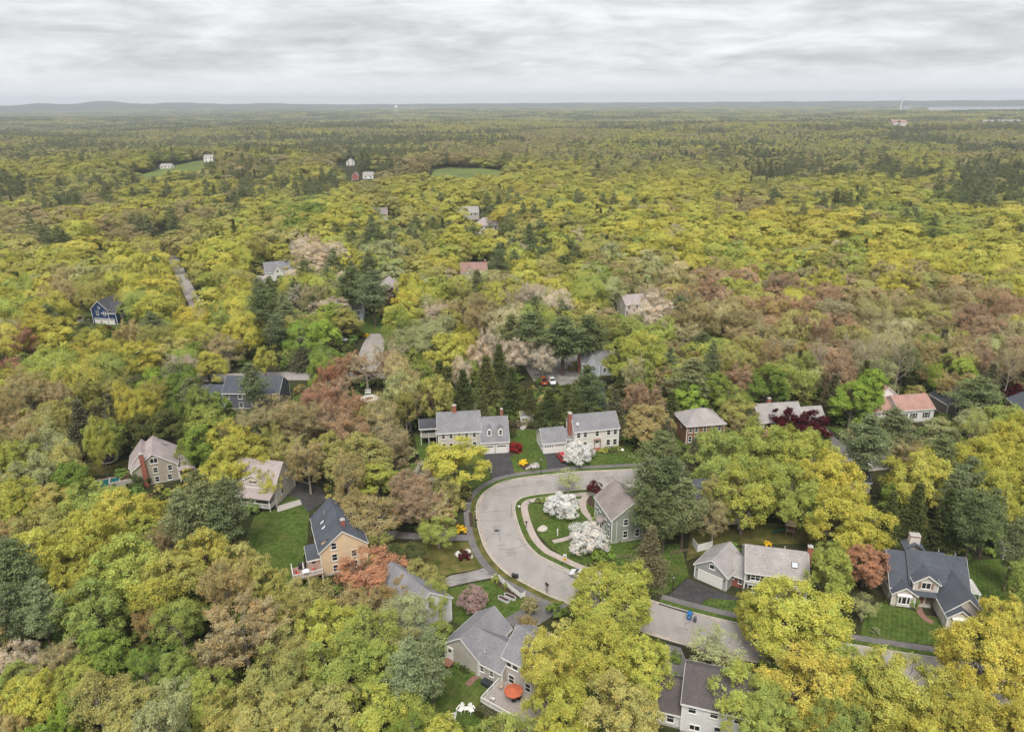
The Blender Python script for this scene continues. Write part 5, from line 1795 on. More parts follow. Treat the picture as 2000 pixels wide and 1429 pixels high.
# trees of the photograph: crown middle in the picture, crown width, colour, shape (None = usual for the colour), height in metres (None = usual for the shape)
T_ = [
 # lower left wood
 (35,905,100,'LG',None,None),(95,885,100,'SG',None,None),(140,945,80,'G',None,None),(25,985,110,'Y',None,None),(100,985,90,'OL',None,None),(175,985,110,'LG','maple',None),
 (235,1005,115,'Y',None,None),(305,1010,80,'YO',None,None),(15,1050,80,'OR',None,None),(85,1040,105,'OL','maple',None),(165,1045,105,'YO',None,None),(225,1035,60,'DG',None,9),
 (272,1035,85,'LG','maple',None),(330,1055,80,'BR',None,None),(70,1095,130,'Y',None,None),(150,1115,110,'Y','maple',None),(250,1110,140,'LG','maple',None),(335,1130,120,'OL','maple',None),
 (400,1085,110,'YO','maple',None),(470,1105,95,'OL','maple',None),(358,1015,85,'PL',None,18),(402,1000,90,'PL',None,18),(445,985,85,'PN',None,18),(425,1030,70,'PN',None,14),(520,1145,90,'OL','maple',None),(25,1195,85,'PN',None,15),(78,1185,85,'PL',None,15),
 (175,1190,125,'LG','maple',None),(285,1215,60,'OR',None,None),(310,1150,110,'Y','airy',None),(350,1210,95,'G','airy',None),(440,1150,110,'OR',None,None),(475,1230,165,'BR',None,13),(560,1200,95,'OL','airy',None),
 (38,1288,80,'WT',None,None),(118,1295,85,'TN',None,None),(200,1280,95,'G',None,None),(35,1325,75,'LG',None,None),(65,1365,110,'YO',None,None),(130,1405,70,'BG',None,9),(190,1370,120,'OL','airy',None),
 (265,1390,120,'OL',None,None),(335,1375,110,'SG',None,None),(283,1300,65,'G','airy',10),(345,1315,85,'G',None,None),(405,1360,110,'LG',None,None),(450,1400,120,'OL',None,None),(535,1335,140,'OL','maple',None),
 (560,1270,100,'OL','airy',None),(510,1405,130,'OL',None,None),(595,1400,120,'OL','maple',None),(10,1420,90,'OR','maple',None),(420,1290,70,'BR',None,None),
 (600,1170,100,'OL','airy',None),(724,1118,130,'RD','maple',10),(700,1185,105,'OR',None,9),(640,1230,115,'LG',None,None),(720,1240,120,'LG','airy',None),(815,1126,72,'OL','maple',8.5),(852,1168,48,'LG','airy',8),(775,1125,60,'OR','bud',8.5),(795,1200,100,'SG',None,None),(800,1140,70,'OL','airy',8),(770,1165,80,'OR','bud',9),(835,1130,50,'OL','airy',7),(842,1170,70,'LG','airy',9),
 (665,1310,140,'LG','maple',None),(745,1310,110,'G',None,None),(800,1310,90,'PL',None,16),(842,1295,80,'PL',None,17),(640,1400,140,'OL','maple',None),(725,1400,130,'LG',None,None),(800,1405,100,'G',None,None),(862,1442,100,'LG',None,8),
 (992,1452,130,'LG','airy',8.5),(863,1240,55,'LG','oval',6),(580,1300,100,'OL','bud',None),
 # maples along the lower street
 (1195,1160,185,'Y','big',13),(1075,1290,130,'YO','big',12.5),(1160,1275,165,'Y','big',13),(1255,1300,120,'Y','maple',12),(1095,1390,140,'Y','big',12),(1205,1390,170,'OL','big',12),(1030,1222,48,'OR','bud',5),
 (1558,1205,215,'Y','big',13),(1480,1200,90,'Y','maple',10),(1585,1340,190,'YO','big',13),(1450,1360,130,'LG','maple',11),(1395,1262,110,'SG','willow',8),(1745,1345,200,'Y','big',13),(1660,1320,120,'LG','maple',11),
 (1870,1400,160,'YO','big',12),(1930,1290,190,'YO','big',14),(1960,1205,90,'YO','maple',10),(1688,1182,56,'SG','willow',5.5),(1692,1100,92,'RD','maple',8.5),(1625,1092,75,'LG','maple',8),(1500,1400,120,'LG','maple',11),
 (1655,1015,155,'LG','big',14),(1400,895,140,'LG','big',16),(1480,880,150,'LG','big',17),(1565,890,140,'LG','big',17),(1625,935,130,'YO','big',16),(1455,965,130,'LG','maple',16),(1545,960,140,'LG','big',15),
 (1352,915,60,'SP',None,15),(1412,965,90,'OL','bud',14),(1268,940,80,'PN',None,18),(1308,945,90,'PN',None,19),(1338,985,85,'PN',None,16),(1262,995,62,'PN',None,14),(1300,1005,70,'PN',None,14),(1270,1080,90,'SP',None,11.5),(1395,1010,70,'BR','airy',11),
 (1785,1010,85,'DG',None,15),(1845,1020,85,'DG',None,15),(1735,1020,70,'DG',None,14),(1800,935,130,'Y','big',15),(1865,960,80,'PN',None,14),(1905,1010,80,'PN',None,18),(1925,905,130,'Y','big',15),(1975,865,120,'YO','big',15),
 (1965,965,120,'Y','big',14),(1985,1060,60,'PN',None,16),(1990,1115,45,'G','oval',8),(1750,975,60,'G','oval',9),
 (1692,865,100,'PN',None,19),(1745,835,85,'PN',None,15),(1775,885,80,'OR','bud',10),(1835,845,65,'SG','oval',10),(1840,880,70,'PN',None,12),(1665,785,82,'BG','oval',14),(1900,825,70,'SG','airy',10),(1965,820,80,'LG','maple',11),
 (1908,770,95,'PN',None,15),(1870,755,80,'OR','bud',12),(1985,770,50,'MR','round',7),(1530,823,66,'MR','round',8.5),(1590,828,70,'MR','round',8.5),(1440,805,75,'OL','maple',11),(1450,832,60,'BR','bud',8),(1485,852,45,'RD','maple',5),
 # the dark row behind the white houses
 (860,755,70,'DG',None,16),(905,770,70,'DG',None,15),(950,745,75,'DG',None,16),(1000,765,70,'DG',None,15),(1035,790,50,'DG',None,10),(1072,795,70,'DG',None,11),(1110,785,60,'DG',None,11),(1173,775,38,'BS',None,10),(1203,790,48,'SP',None,9),
 (1145,775,55,'DG',None,12),(975,720,60,'DG',None,16),(825,745,70,'G','oval',13),(1265,825,95,'OR','maple',13),(1262,785,70,'RU','bud',14),(1302,855,55,'SP',None,10),(1240,700,125,'LG','big',18),(1350,740,90,'PO',None,17),(1392,765,75,'G','oval',14),
 (1432,785,70,'LG','airy',12),(1450,745,80,'RU','bud',14),(1500,755,85,'G','oval',15),(1545,735,100,'LG','airy',16),(1310,800,60,'DG',None,11),(1345,780,70,'BG','oval',12),
 # between peach house and street
 (890,895,130,'Y','maple',13),(835,925,55,'WT','airy',8),(700,890,125,'OL','maple',14),(770,875,75,'BR','bud',12),(735,935,85,'LG','oval',10),(818,985,115,'RU','bud',10.5),(845,1000,70,'TN','bud',9),(800,950,90,'RU','bud',10),(722,1008,135,'OR','airy',9.5),(690,985,70,'OR','bud',9),
 (855,1035,80,'LG','airy',7),(790,1088,85,'DG','oval',6),(870,960,60,'OL','airy',9),(860,1010,60,'OR','bud',7),(830,1125,36,'OL','airy',4.5),(862,1140,30,'OL','airy',4),(740,1058,50,'OL','bud',6),
 (1110,935,58,'SG','willow',6.5),(1133,880,62,'WH',None,5.6),(1100,985,68,'WH',None,5.2),(1146,1048,82,'WH',None,5.8),(1161,950,30,'MR',None,3.6),(925,1168,58,'PK',None,5),(1035,1180,38,'TN','bud',3.4),
 # left middle
 (585,825,115,'BR','bud',16),(540,810,90,'BR','airy',14),(645,825,90,'RU','airy',15),(690,800,70,'RU','bud',14),(560,890,90,'OL','bud',12),(470,895,125,'Y','maple',13),(420,935,95,'Y','maple',11),(525,945,50,'Y','airy',8),(600,900,80,'BR','bud',14),(625,790,80,'RD','bud',15),(500,830,90,'BR','bud',13),
 (60,775,125,'BR','bud',15),(40,735,50,'RD','maple',12),(110,705,95,'LG','maple',14),(175,695,90,'Y','maple',14),(85,650,105,'YO','maple',15),(200,765,105,'OL','bud',15),(297,758,62,'BG','oval',15),(350,765,80,'G','oval',15),
 (250,795,80,'YO','maple',12),(405,715,72,'Y','maple',13),(492,748,62,'PN',None,17),(515,703,45,'Y','maple',11),(160,835,85,'SP',None,15),(205,855,80,'G','oval',12),(330,835,85,'DG','oval',13),(400,830,100,'G','oval',12),(280,840,60,'DG','oval',11),
 (90,825,95,'OL','maple',13),(25,845,90,'BR','bud',13),(460,850,70,'BR','bud',11),(340,690,90,'OL','maple',13),(270,700,100,'YO','maple',14),(420,790,60,'G','oval',9),(370,880,60,'G','airy',9),
 # beyond the second street
 (515,600,75,'PN',None,22),(560,620,60,'PN',None,18),(630,655,72,'BG','oval',14),(645,605,80,'WT','maple',13),(685,560,75,'PN',None,23),(728,565,70,'PN',None,24),(790,620,85,'Y','maple',15),(872,690,85,'Y','oval',18),(760,580,40,'MR','round',9),
 (715,720,100,'TN','bare',13),(760,690,80,'TN','bare',13),(680,715,90,'RU','bud',11),(800,745,80,'BR','bud',14),(850,780,50,'RU','bud',9),(590,690,70,'SP',None,11),(640,700,70,'G','oval',8),(415,573,26,'MR','round',6),(208,645,22,'MR','round',4.5),
 (425,550,60,'LG','oval',12),(310,560,90,'Y','maple',16),(300,610,90,'LG','oval',17),(375,625,80,'YO','airy',15),(170,640,26,'PN',None,13),(440,500,100,'Y','big',19),(620,500,90,'WT','airy',20),(745,500,35,'SG','oval',18),
 (1060,700,55,'WT','airy',13),(1040,680,60,'WT','airy',13),(935,700,55,'WT','airy',14),(1100,660,110,'PN',None,20),(1040,650,100,'PN',None,20),(1150,655,90,'PN',None,19),(1000,650,70,'PO',None,18),(995,590,50,'TN','bare',18),(1040,580,60,'WT','bud',18),
 (1720,690,60,'TN','bare',21),(1690,700,45,'TN','bare',19),(1758,705,50,'TN','bare',20),(1660,688,45,'TN','bare',19),(1600,695,45,'TN','bare',18),(1975,715,50,'TN','bare',19),(1270,610,90,'WT','airy',18),
]

# colours met farther off, used to choose what grows where nothing is set by hand
A_ = '''50 250 DG;150 245 OL;250 250 DG;350 262 OL;450 250 DG;560 238 DG;600 262 Y;700 245 Y;800 255 Y;900 262 Y;1000 250 Y;1100 272 BR;1200 290 DG;1150 300 PN;1300 262 Y;1400 250 Y;1350 290 DG;1450 290 DG;1500 262 Y;
1600 262 DG;1700 262 Y;1800 272 PN;1900 262 Y;1950 292 DG;1700 300 PN;1500 330 DG;1600 330 PN;1750 335 PN;1900 330 PN;1400 312 OL;1650 320 OL;1800 310 Y;50 300 Y;120 312 Y;200 290 OL;300 290 G;80 340 Y;250 345 Y;180 370 OL;60 400 OL;
150 440 Y;250 440 BR;350 420 BR;300 390 Y;420 380 Y;500 370 PN;550 380 OL;480 330 BR;560 300 Y;640 300 BR;720 300 PN;780 290 PN;860 312 BR;950 300 BR;1000 330 Y;1060 320 OL;1110 330 Y;1200 342 OL;1300 380 Y;1400 370 Y;1500 380 OL;
1600 380 Y;1700 380 Y;1800 372 Y;1900 385 PN;1950 350 PN;1450 410 BR;1250 360 Y;1180 380 Y;1080 380 Y;960 390 Y;700 420 Y;800 400 Y;880 410 Y;650 440 Y;600 420 G;540 450 OL;450 470 Y;330 480 OL;200 500 Y;100 520 Y;40 480 OL;
60 580 Y;120 560 BR;260 540 Y;420 520 Y;650 480 Y;700 460 PN;760 450 PN;800 470 PN;850 490 OL;900 470 Y;980 470 PN;1030 480 PN;1080 460 Y;1000 440 OL;1100 500 PN;1180 490 OL;1250 470 Y;1300 440 Y;1400 450 Y;1500 470 Y;1600 450 YO;
1700 470 Y;1800 480 Y;1900 450 Y;1980 480 Y;1350 500 Y;1450 520 LG;1600 520 Y;1750 520 YO;1900 520 Y;1300 530 TN;1200 560 BR;1150 560 LG;1100 540 OL;1050 560 Y;930 590 BR;880 590 OL;850 620 BR;960 630 Y;1100 610 Y;1180 620 OL;
1330 570 BR;1400 580 RU;1500 570 RU;1600 580 RU;1700 580 BR;1800 580 BR;1900 580 BR;1980 570 Y;1350 640 BR;1450 640 BR;1560 640 RU;1650 660 RU;1750 650 BR;1850 650 BR;1950 650 RU;1450 700 OL;1550 700 BR;1650 700 RU;1780 700 BR;1900 700 RU;
1990 720 BR;800 660 BR;780 700 BR;850 700 OL;560 560 OL;600 590 Y;480 560 Y;700 620 DG;1400 680 LG;1700 720 DG;1800 730 SP;1600 720 SP;1950 740 SP;1850 720 G;1380 440 Y;1520 430 YO;1650 490 LG;1830 440 LG;1960 420 Y;1100 420 Y;1200 420 Y;1010 400 YO;
920 360 Y;1150 450 OL;830 440 OL;740 400 OL;520 410 Y;400 440 OL;320 440 PN;100 470 PN;180 410 BR;20 440 BR;40 370 PN;130 390 PN;230 400 Y;360 370 Y;450 400 PN;560 340 Y;610 380 PN;660 400 Y;10 620 Y;40 660 OL;200 560 OL;240 590 Y'''
ANCH = [(a, b, c) for a, b, w, c, s, hh in T_ if c not in ('WH', 'PK', 'MR', 'CR', 'YL', 'BS')]
for e_ in A_.replace('\n', '').split(';'):
    a, b, c = e_.split()
    ANCH.append((float(a), float(b), c))
ANX = np.array([(a[0], a[1]) for a in ANCH], float)
# the picture squeezes depth towards the horizon: compare in a stretched height
def sq(py):
    return 420 * np.log(np.maximum(np.asarray(py, float) - 190, 4) / 100)
ANS = np.stack([ANX[:, 0], sq(ANX[:, 1])], 1)

# things the wild trees must not stand in front of (picture box of what shows, with the distance worked out from its foot)
KEEP = [(1655,1062,1735,1215),(815,795,1000,888),(1000,800,1215,890),(1000,835,1075,930),(925,915,1240,1060),(935,1060,1180,1175),(1155,940,1235,1065),(1340,1060,1440,1165),(1440,1060,1580,1135),(1285,1130,1440,1215),(1330,1170,1460,1250),(1730,1065,1895,1215),(1690,1180,1825,1262),
        (865,1200,1030,1345),(870,1140,1080,1230),(845,1305,960,1400),(590,980,670,1135),(650,1030,700,1095),(500,990,605,1130),(535,940,640,1000),(460,905,545,1020),(248,850,350,945),(170,895,255,940),(158,575,222,626),(435,733,562,795),(410,730,600,750),(690,650,750,760),
        (1325,803,1410,860),(1470,785,1615,815),(1705,755,1825,830),(1095,680,1190,735),(1020,690,1100,752),(1221,585,1245,612),(505,500,548,520),(494,541,525,554),(700,600,740,640),(756,548,774,565),(338,500,356,540),(362,545,385,580),(374,592,394,622),(908,518,938,526),(934,430,966,445),(906,407,934,418),
        (752,418,768,426),(1330,1298,1440,1429),(850,1060,960,1120),(398,304,416,320),(308,318,330,330),(685,338,730,352),(675,306,692,323),(1148,266,1166,280),(1740,234,1772,247),
        (1918,227,1992,238),(1100,1095,1155,1135),(1620,880,1745,910),(1890,1090,1960,1160),(1250,1180,1320,1260),(1680,1262,1830,1300),(1835,765,1850,775),(175,470,200,490),(1680,912,1740,940),(1470,1000,1560,1060)]
KD = [at((k[0] + k[2]) / 2, k[3]).y for k in KEEP]


def project(x, y, z):
    cp, sp = math.cos(PITCH), math.sin(PITCH)
    dz = z - EYE
    zc = y * cp - dz * sp
    b = (y * sp + dz * cp) / zc
    a = x / zc
    c, s = math.cos(ROLL), math.sin(ROLL)
    a, b = a * c - b * s, a * s + b * c
    return 1000 + FPX * a, 714.5 - FPX * b, zc


def pick_colours(g, x, y, h, spread):
    """colour names for wild trees, from what grows near them"""
    X, Y, Z = project(x, y, terrain(x, y) + h * .6)
    q = np.stack([X + g.normal(0, spread, len(x)), sq(np.clip(Y, 200, 1600)) + g.normal(0, spread, len(x))], 1)
    out = np.empty(len(x), int)
    for i in range(0, len(x), 2000):
        d = ((q[i:i + 2000, None, :] - ANS[None]) ** 2).sum(-1)
        out[i:i + 2000] = d.argmin(1)
    return out


KIN = {'Y': ['OL', 'LG', 'YO', 'LG', 'BR'], 'YO': ['Y', 'OL', 'OR'], 'LG': ['G', 'Y', 'SG', 'OL'], 'G': ['LG', 'OL', 'BG'], 'OL': ['BR', 'LG', 'SG', 'TN', 'Y'], 'BR': ['OL', 'TN', 'OR', 'SG'], 'RU': ['BR', 'OR', 'OL', 'TN'],
       'RD': ['OR', 'BR'], 'TN': ['BR', 'OL', 'SG'], 'OR': ['BR', 'OL'], 'DG': ['SP', 'PN', 'G', 'OL'], 'PN': ['DG', 'PO', 'OL'], 'PO': ['PN', 'OL'], 'PL': ['PO', 'OL', 'SG'], 'SP': ['DG', 'OL'], 'SG': ['LG', 'OL'], 'WT': ['TN', 'OL'], 'BG': ['G', 'LG']}


def mingle(gg, c, p=.24):
    q = gg.random()
    if q < p:
        return KIN[c][int(gg.integers(len(KIN[c])))]
    if q > .965:
        return ('PN', 'DG', 'WT', 'BR')[int(gg.integers(4))]
    return c


trees = []      # x, y, width, height, colour, shape, by hand
for a, b, w, c, s, hh in T_:
    s = s or SHAPE[c][0]
    z = 8.0
    for _ in range(6):
        p = at(a, b, z)
        wm = w * seen(p.x, p.y, z)[2] / FPX
        ht = hh or float(np.clip(wm * RATIO[s], 4, 19 if s != 'pine' else 23))
        frac = {'pine': .64, 'hemlock': .5, 'blossom': .55, 'round': .55, 'willow': .6, 'oval': .56}.get(s, .6)
        z = ht * frac
    trees.append([p.x, p.y, wm, ht, c, s, True])

g = np.random.default_rng(5)


def scatter(r0, r1, cell, jitter=.42, half=41):
    """staggered points in the view wedge between two distances"""
    xs = np.arange(-r1 * math.tan(R(half)), r1 * math.tan(R(half)), cell)
    ys = np.arange(r0 * .7, r1, cell * .87)
    X, Y = np.meshgrid(xs, ys)
    X = X + (np.arange(len(ys))[:, None] % 2) * cell / 2
    X = (X + g.uniform(-jitter, jitter, X.shape) * cell).ravel(); Y = (Y + g.uniform(-jitter, jitter, Y.shape) * cell).ravel()
    rr = np.hypot(X, Y)
    k = (rr >= r0) & (rr < r1) & (np.abs(X) < Y * math.tan(R(half)) * .9 + 14) & (Y > 40)
    return X[k], Y[k]


def clear_of_views(x, y, w, h, shrink=.78):
    """False where a crown would stand before something that shows"""
    z0 = terrain(x, y)
    X, Yc, Z = project(x, y, z0 + h * .62)
    _, Yt, _ = project(x, y, z0 + h)
    _, Yb, _ = project(x, y, z0 + h * .15)
    half = w / 2 * FPX / Z * shrink
    ok = np.ones(len(x), bool)
    for (x0, y0, x1, y1), d in zip(KEEP, KD):
        ok &= ~((y < d + 1) & (X + half > x0) & (X - half < x1) & (Yb > y0) & (Yt + (Yb - Yt) * .1 < y1))
    return ok


# wild trees round the houses
hx = np.array([t[0] for t in trees]); hy = np.array([t[1] for t in trees]); hw = np.array([t[2] for t in trees])
for r0_, r1_, cell_, w0_, w1_ in ((58, 220, 6.6, 6.0, 10.5), (220, 430, 10.6, 10.0, 18.5)):
    x, y = scatter(r0_, r1_, cell_)
    k = ~is_open(x, y)
    x, y = x[k], y[k]
    d = np.hypot(x[:, None] - hx[None], y[:, None] - hy[None])
    k = (d > hw[None] * .40 + 1.6).all(1)
    x, y = x[k], y[k]
    w = g.uniform(w0_, w1_, len(x)); h_ = g.uniform(11, 18, len(x))
    # nearer the eye the wood is lower
    h_ = np.where(np.hypot(x, y) < 110, h_ * .8, h_)
    ci = pick_colours(g, x, y, h_, 22)
    ok = clear_of_views(x, y, w, h_)
    for i in np.where(ok)[0]:
        c = mingle(g, ANCH[ci[i]][2])
        s = SHAPE[c][int(g.integers(len(SHAPE[c])))]
        if r0_ > 200 and s in ('maple', 'big', 'airy', 'oval') and g.random() < .75:
            s = 'dome'
        ww, hh = w[i], h_[i]
        if s == 'hemlock':
            ww, hh = min(ww, 10) * .9, hh * .9
        elif s == 'pine':
            ww, hh = min(ww, 11) * .95, hh * 1.13
        elif s in ('bud', 'airy'):
            ww = min(ww, 11.5)
        elif s == 'big':
            ww = min(ww * 1.25, 15)
        trees.append([x[i], y[i], ww, hh, c, s, False])

# ---- which of them are single objects: those that show largest, up to 290 of a kind and 640 in all
def show(t):
    q = seen(t[0], t[1], t[3] * .6)
    if q is None:
        return 0
    inside_ = -60 < q[0] < 2060 and q[1] < 1500
    return t[2] * t[3] / q[2] ** 2 * (1 if inside_ else 0)


trees = [t for t in trees if show(t) > 0]
trees.sort(key=lambda t: -show(t) * (4 if t[6] else 1))
singles, rest, count = [], [], {}
for t in trees:
    nm = WORD[t[5]][0]
    if len(singles) < 640 and count.get(nm, 0) < 290:
        count[nm] = count.get(nm, 0) + 1
        singles.append(t)
    else:
        rest.append(t)

MARKS = [(905, 845, 'the dormer house'), (1165, 845, 'the white colonial house'), (1200, 1000, 'the sage green house'), (1515, 1110, 'the skylight house'), (1390, 1115, 'the grey double garage'), (1810, 1140, 'the many-gabled house'),
         (940, 1265, 'the grey deck house'), (1385, 1360, 'the dark roofed house'), (640, 1060, 'the peach house'), (860, 1180, 'the half hidden white house'), (505, 965, 'the porch house'), (295, 905, 'the tan chimney house'),
         (190, 605, 'the blue house'), (500, 765, 'the slate grey house'), (1370, 835, 'the brick house'), (1540, 805, 'the pale roof behind red trees'), (1765, 790, 'the red roofed house'), (1160, 700, 'the blue-grey chimney house'),
         (1240, 600, 'the balcony house'), (520, 520, 'the far cottage'), (715, 615, 'the pine shaded house'), (920, 524, 'the rose roofed house'), (970, 1020, 'the street bend'), (210, 925, 'the swimming pool'), (1025, 815, 'the garden shed'),
         (1540, 1020, 'the swing set'), (1060, 1155, 'the bend mailbox'), (1975, 785, 'the edge house'), (730, 690, 'the side street'), (360, 540, 'the winding lane'), (100, 1300, 'the lower left corner'), (1900, 1380, 'the lower right corner'),
         (300, 1200, 'the lower left wood'), (600, 1350, 'the bottom wood'), (1050, 725, 'the two pickups'), (890, 1390, 'the white garden chairs'), (1700, 895, 'the pale street on the right'), (1750, 640, 'the brown wood on the right'),
         (1500, 640, 'the rusty wood right of centre'), (1300, 480, 'the golden wood'), (60, 720, 'the left edge wood'), (830, 580, 'the middle wood')]


def ordinal(n):
    names = ['leftmost', 'second', 'third', 'fourth', 'fifth', 'sixth', 'seventh', 'eighth', 'ninth', 'tenth', 'eleventh', 'twelfth']
    return names[n] if n < 12 else f'{n + 1}th'


labels = []
for t in singles:
    q = seen(t[0], t[1], t[3] * .6)
    m = min(MARKS, key=lambda k: (k[0] - q[0]) ** 2 + 1.6 * (k[1] - q[1]) ** 2)
    dx, dy = q[0] - m[0], q[1] - m[1]
    if abs(dx) > abs(dy) * 1.1:
        rel = 'left of' if dx < 0 else 'right of'
    else:
        rel = 'behind' if dy < 0 else 'in front of'
    if m[2].endswith('wood') or m[2].endswith('corner') or 'wood ' in m[2]:
        rel = 'in'
    size = 'tall ' if t[3] > 15.5 else 'small ' if t[3] < 6 else 'broad ' if t[2] > 13 else ''
    labels.append((f"{size}{NAMEC[t[4]]} {WORD[t[5]][1]} {rel} {m[2]}", q[0]))
by = {}
for i, (s, qx) in enumerate(labels):
    by.setdefault(s, []).append((qx, i))
final = [None] * len(labels)
for s, li in by.items():
    li.sort()
    for n, (qx, i) in enumerate(li):
        final[i] = s if len(li) == 1 else f"{s}, leftmost" if n == 0 else f"{s}, rightmost" if n == len(li) - 1 else f"{s}, {ordinal(n)} from left"
GROUP = {'maple_tree': 'maples in new leaf', 'pine_tree': 'pine trees', 'hemlock_tree': 'hemlocks and spruces', 'budding_tree': 'half bare budding trees', 'bare_tree': 'half bare budding trees', 'blossom_tree': 'trees in blossom',
         'ornamental_tree': 'dark leaved ornamental trees', 'young_leaf_tree': 'airy young-leaved trees', 'leafy_tree': 'dense leafy trees'}
g2 = np.random.default_rng(77)


def tint_of(c, gg, amount=.10):
    b = PAL[c][int(gg.integers(len(PAL[c])))]
    v = gg.uniform(1 - amount, 1 + amount) * 1.22
    hh = gg.normal(0, amount * .22)
    if c not in ('WH', 'PK', 'MR', 'CR', 'YL', 'PP', 'PN', 'PO', 'PL', 'DG', 'SP', 'BS', 'WT', 'RU', 'RD', 'TN', 'G', 'BG'):
        b = tuple(.85 * p_ + .15 * q_ for p_, q_ in zip(b, (.43, .41, .10)))
        b = (b[0] * 1.02, b[1] * .99, b[2] * 1.15)
    return (b[0] * v * (1 + hh), b[1] * v, b[2] * v * (1 - hh))


def plant_tree(t, label=None, group=None, root_name=None):
    W, H, var = PROTO[t[5]]
    crown, trunk = var[int(g2.integers(len(var)))]
    nm, word = WORD[t[5]]
    r = empty(root_name or nm, (t[0], t[1], float(terrain(t[0], t[1]))), g2.uniform(0, 6.28))
    r.scale = (t[2] / W, t[2] / W, t[3] / H)
    tag(r, label, 'tree' if nm != 'shrub' else 'shrub', group or GROUP.get(nm))
    a = bpy.data.objects.new('trunk', trunk); COL.objects.link(a); a.parent = r
    b = bpy.data.objects.new('crown', crown); COL.objects.link(b); b.parent = r
    b['tint'] = tint_of(t[4], g2, .13)
    return r


for t, lab in zip(singles, final):
    plant_tree(t, lab)

# ---- the rest of the wood, out to the horizon: too many to count
LODS = {}


def lod(level):
    """lighter versions of the same trees for the distance"""
    dome = dict(branchy=False, face=1.5, jit=.28, tight=.8, inner=.05, up=.35)
    if level == 'mid':
        return [('broad', 10, 13, broad(201, 10, 13, .03, 9, 46, 13, .25, lobe_r=(.44, .56), clump_r=(.35, .6), var=.10, **dome)), ('broad', 10, 13, broad(202, 10, 13, .03, 7, 60, 13, .25, lobe_r=(.5, .62), clump_r=(.35, .6), var=.10, **dome)),
                ('broad', 10, 13, broad(203, 10, 13, .03, 12, 34, 13, .25, lobe_r=(.38, .52), clump_r=(.35, .6), var=.10, flat=.48, **dome)), ('broad', 10, 13, broad(209, 10, 13, .04, 15, 27, 13, .25, lobe_r=(.34, .48), clump_r=(.35, .6), var=.12, **dome)),
                ('bud', 9, 14, broad(204, 9, 14, .10, 26, 15, 14, .19, lobe_r=(.26, .40), clump_r=(.45, .8), var=.12, branchy=False, face=.9, jit=.5, up=.35)), ('bud', 9, 14, budding(205, 9, 14, .2, 16, 6000, .18, twigs=1)),
                ('pine', 9, 19, pine(206, 9, 19, .26, 1.1, 5.5, 13, 8, .36)), ('pine', 9, 19, pine(207, 9, 19, .22, 1.1, 5.5, 13, 8, .36)), ('cone', 6.5, 15, pine(208, 6.5, 15, .05, .75, 8, 7, 7, .30, droop=.3, prof='cone'))]
    return [('broad', 10, 13, broad(211, 10, 13, .02, 8, 22, 8, .46, lobe_r=(.44, .56), clump_r=(.5, .8), var=.08, **dome)), ('broad', 10, 13, broad(212, 10, 13, .02, 11, 15, 8, .46, lobe_r=(.38, .52), clump_r=(.5, .8), var=.08, **dome)),
            ('bud', 9, 14, broad(213, 9, 14, .06, 16, 9, 8, .42, lobe_r=(.3, .45), clump_r=(.6, 1.0), var=.10, branchy=False, face=1.0, jit=.45, up=.35)), ('pine', 9, 19, pine(214, 9, 19, .2, 1.6, 5, 6, 6, .65)), ('cone', 6.5, 15, pine(215, 6.5, 15, .05, 1.3, 6, 4, 5, .55, droop=.3, prof='cone'))]


FAM = {'dome': 'broad', 'maple': 'broad', 'big': 'broad', 'oval': 'broad', 'airy': 'broad', 'bud': 'bud', 'bare': 'bud', 'pine': 'pine', 'hemlock': 'cone', 'round': 'broad', 'blossom': 'broad', 'willow': 'broad', 'shrub': 'broad'}


def scatter_tree():
    """node tree: put a picked member of the collection on every point"""
    gn = bpy.data.node_groups.new('plant_wood', 'GeometryNodeTree')
    gn.interface.new_socket('Geometry', in_out='INPUT', socket_type='NodeSocketGeometry')
    gn.interface.new_socket('Collection', in_out='INPUT', socket_type='NodeSocketCollection')
    gn.interface.new_socket('Geometry', in_out='OUTPUT', socket_type='NodeSocketGeometry')
    nn, ll = gn.nodes, gn.links.new
    gi, go = nn.new('NodeGroupInput'), nn.new('NodeGroupOutput')
    ip, cinfo = nn.new('GeometryNodeInstanceOnPoints'), nn.new('GeometryNodeCollectionInfo')
    cinfo.inputs['Separate Children'].default_value = True
    cinfo.inputs['Reset Children'].default_value = True
    ip.inputs['Pick Instance'].default_value = True

    def na(n_, ty):
        q = nn.new('GeometryNodeInputNamedAttribute'); q.data_type = ty; q.inputs['Name'].default_value = n_
        return q.outputs['Attribute']
    ll(gi.outputs['Geometry'], ip.inputs['Points']); ll(gi.outputs['Collection'], cinfo.inputs['Collection'])
    ll(cinfo.outputs[0], ip.inputs['Instance']); ll(na('pick', 'INT'), ip.inputs['Instance Index']); ll(na('size', 'FLOAT_VECTOR'), ip.inputs['Scale'])
    rot = nn.new('ShaderNodeCombineXYZ'); ll(na('turn', 'FLOAT'), rot.inputs['Z']); ll(rot.outputs[0], ip.inputs['Rotation'])
    ll(ip.outputs[0], go.inputs[0])
    return gn


GN = scatter_tree()


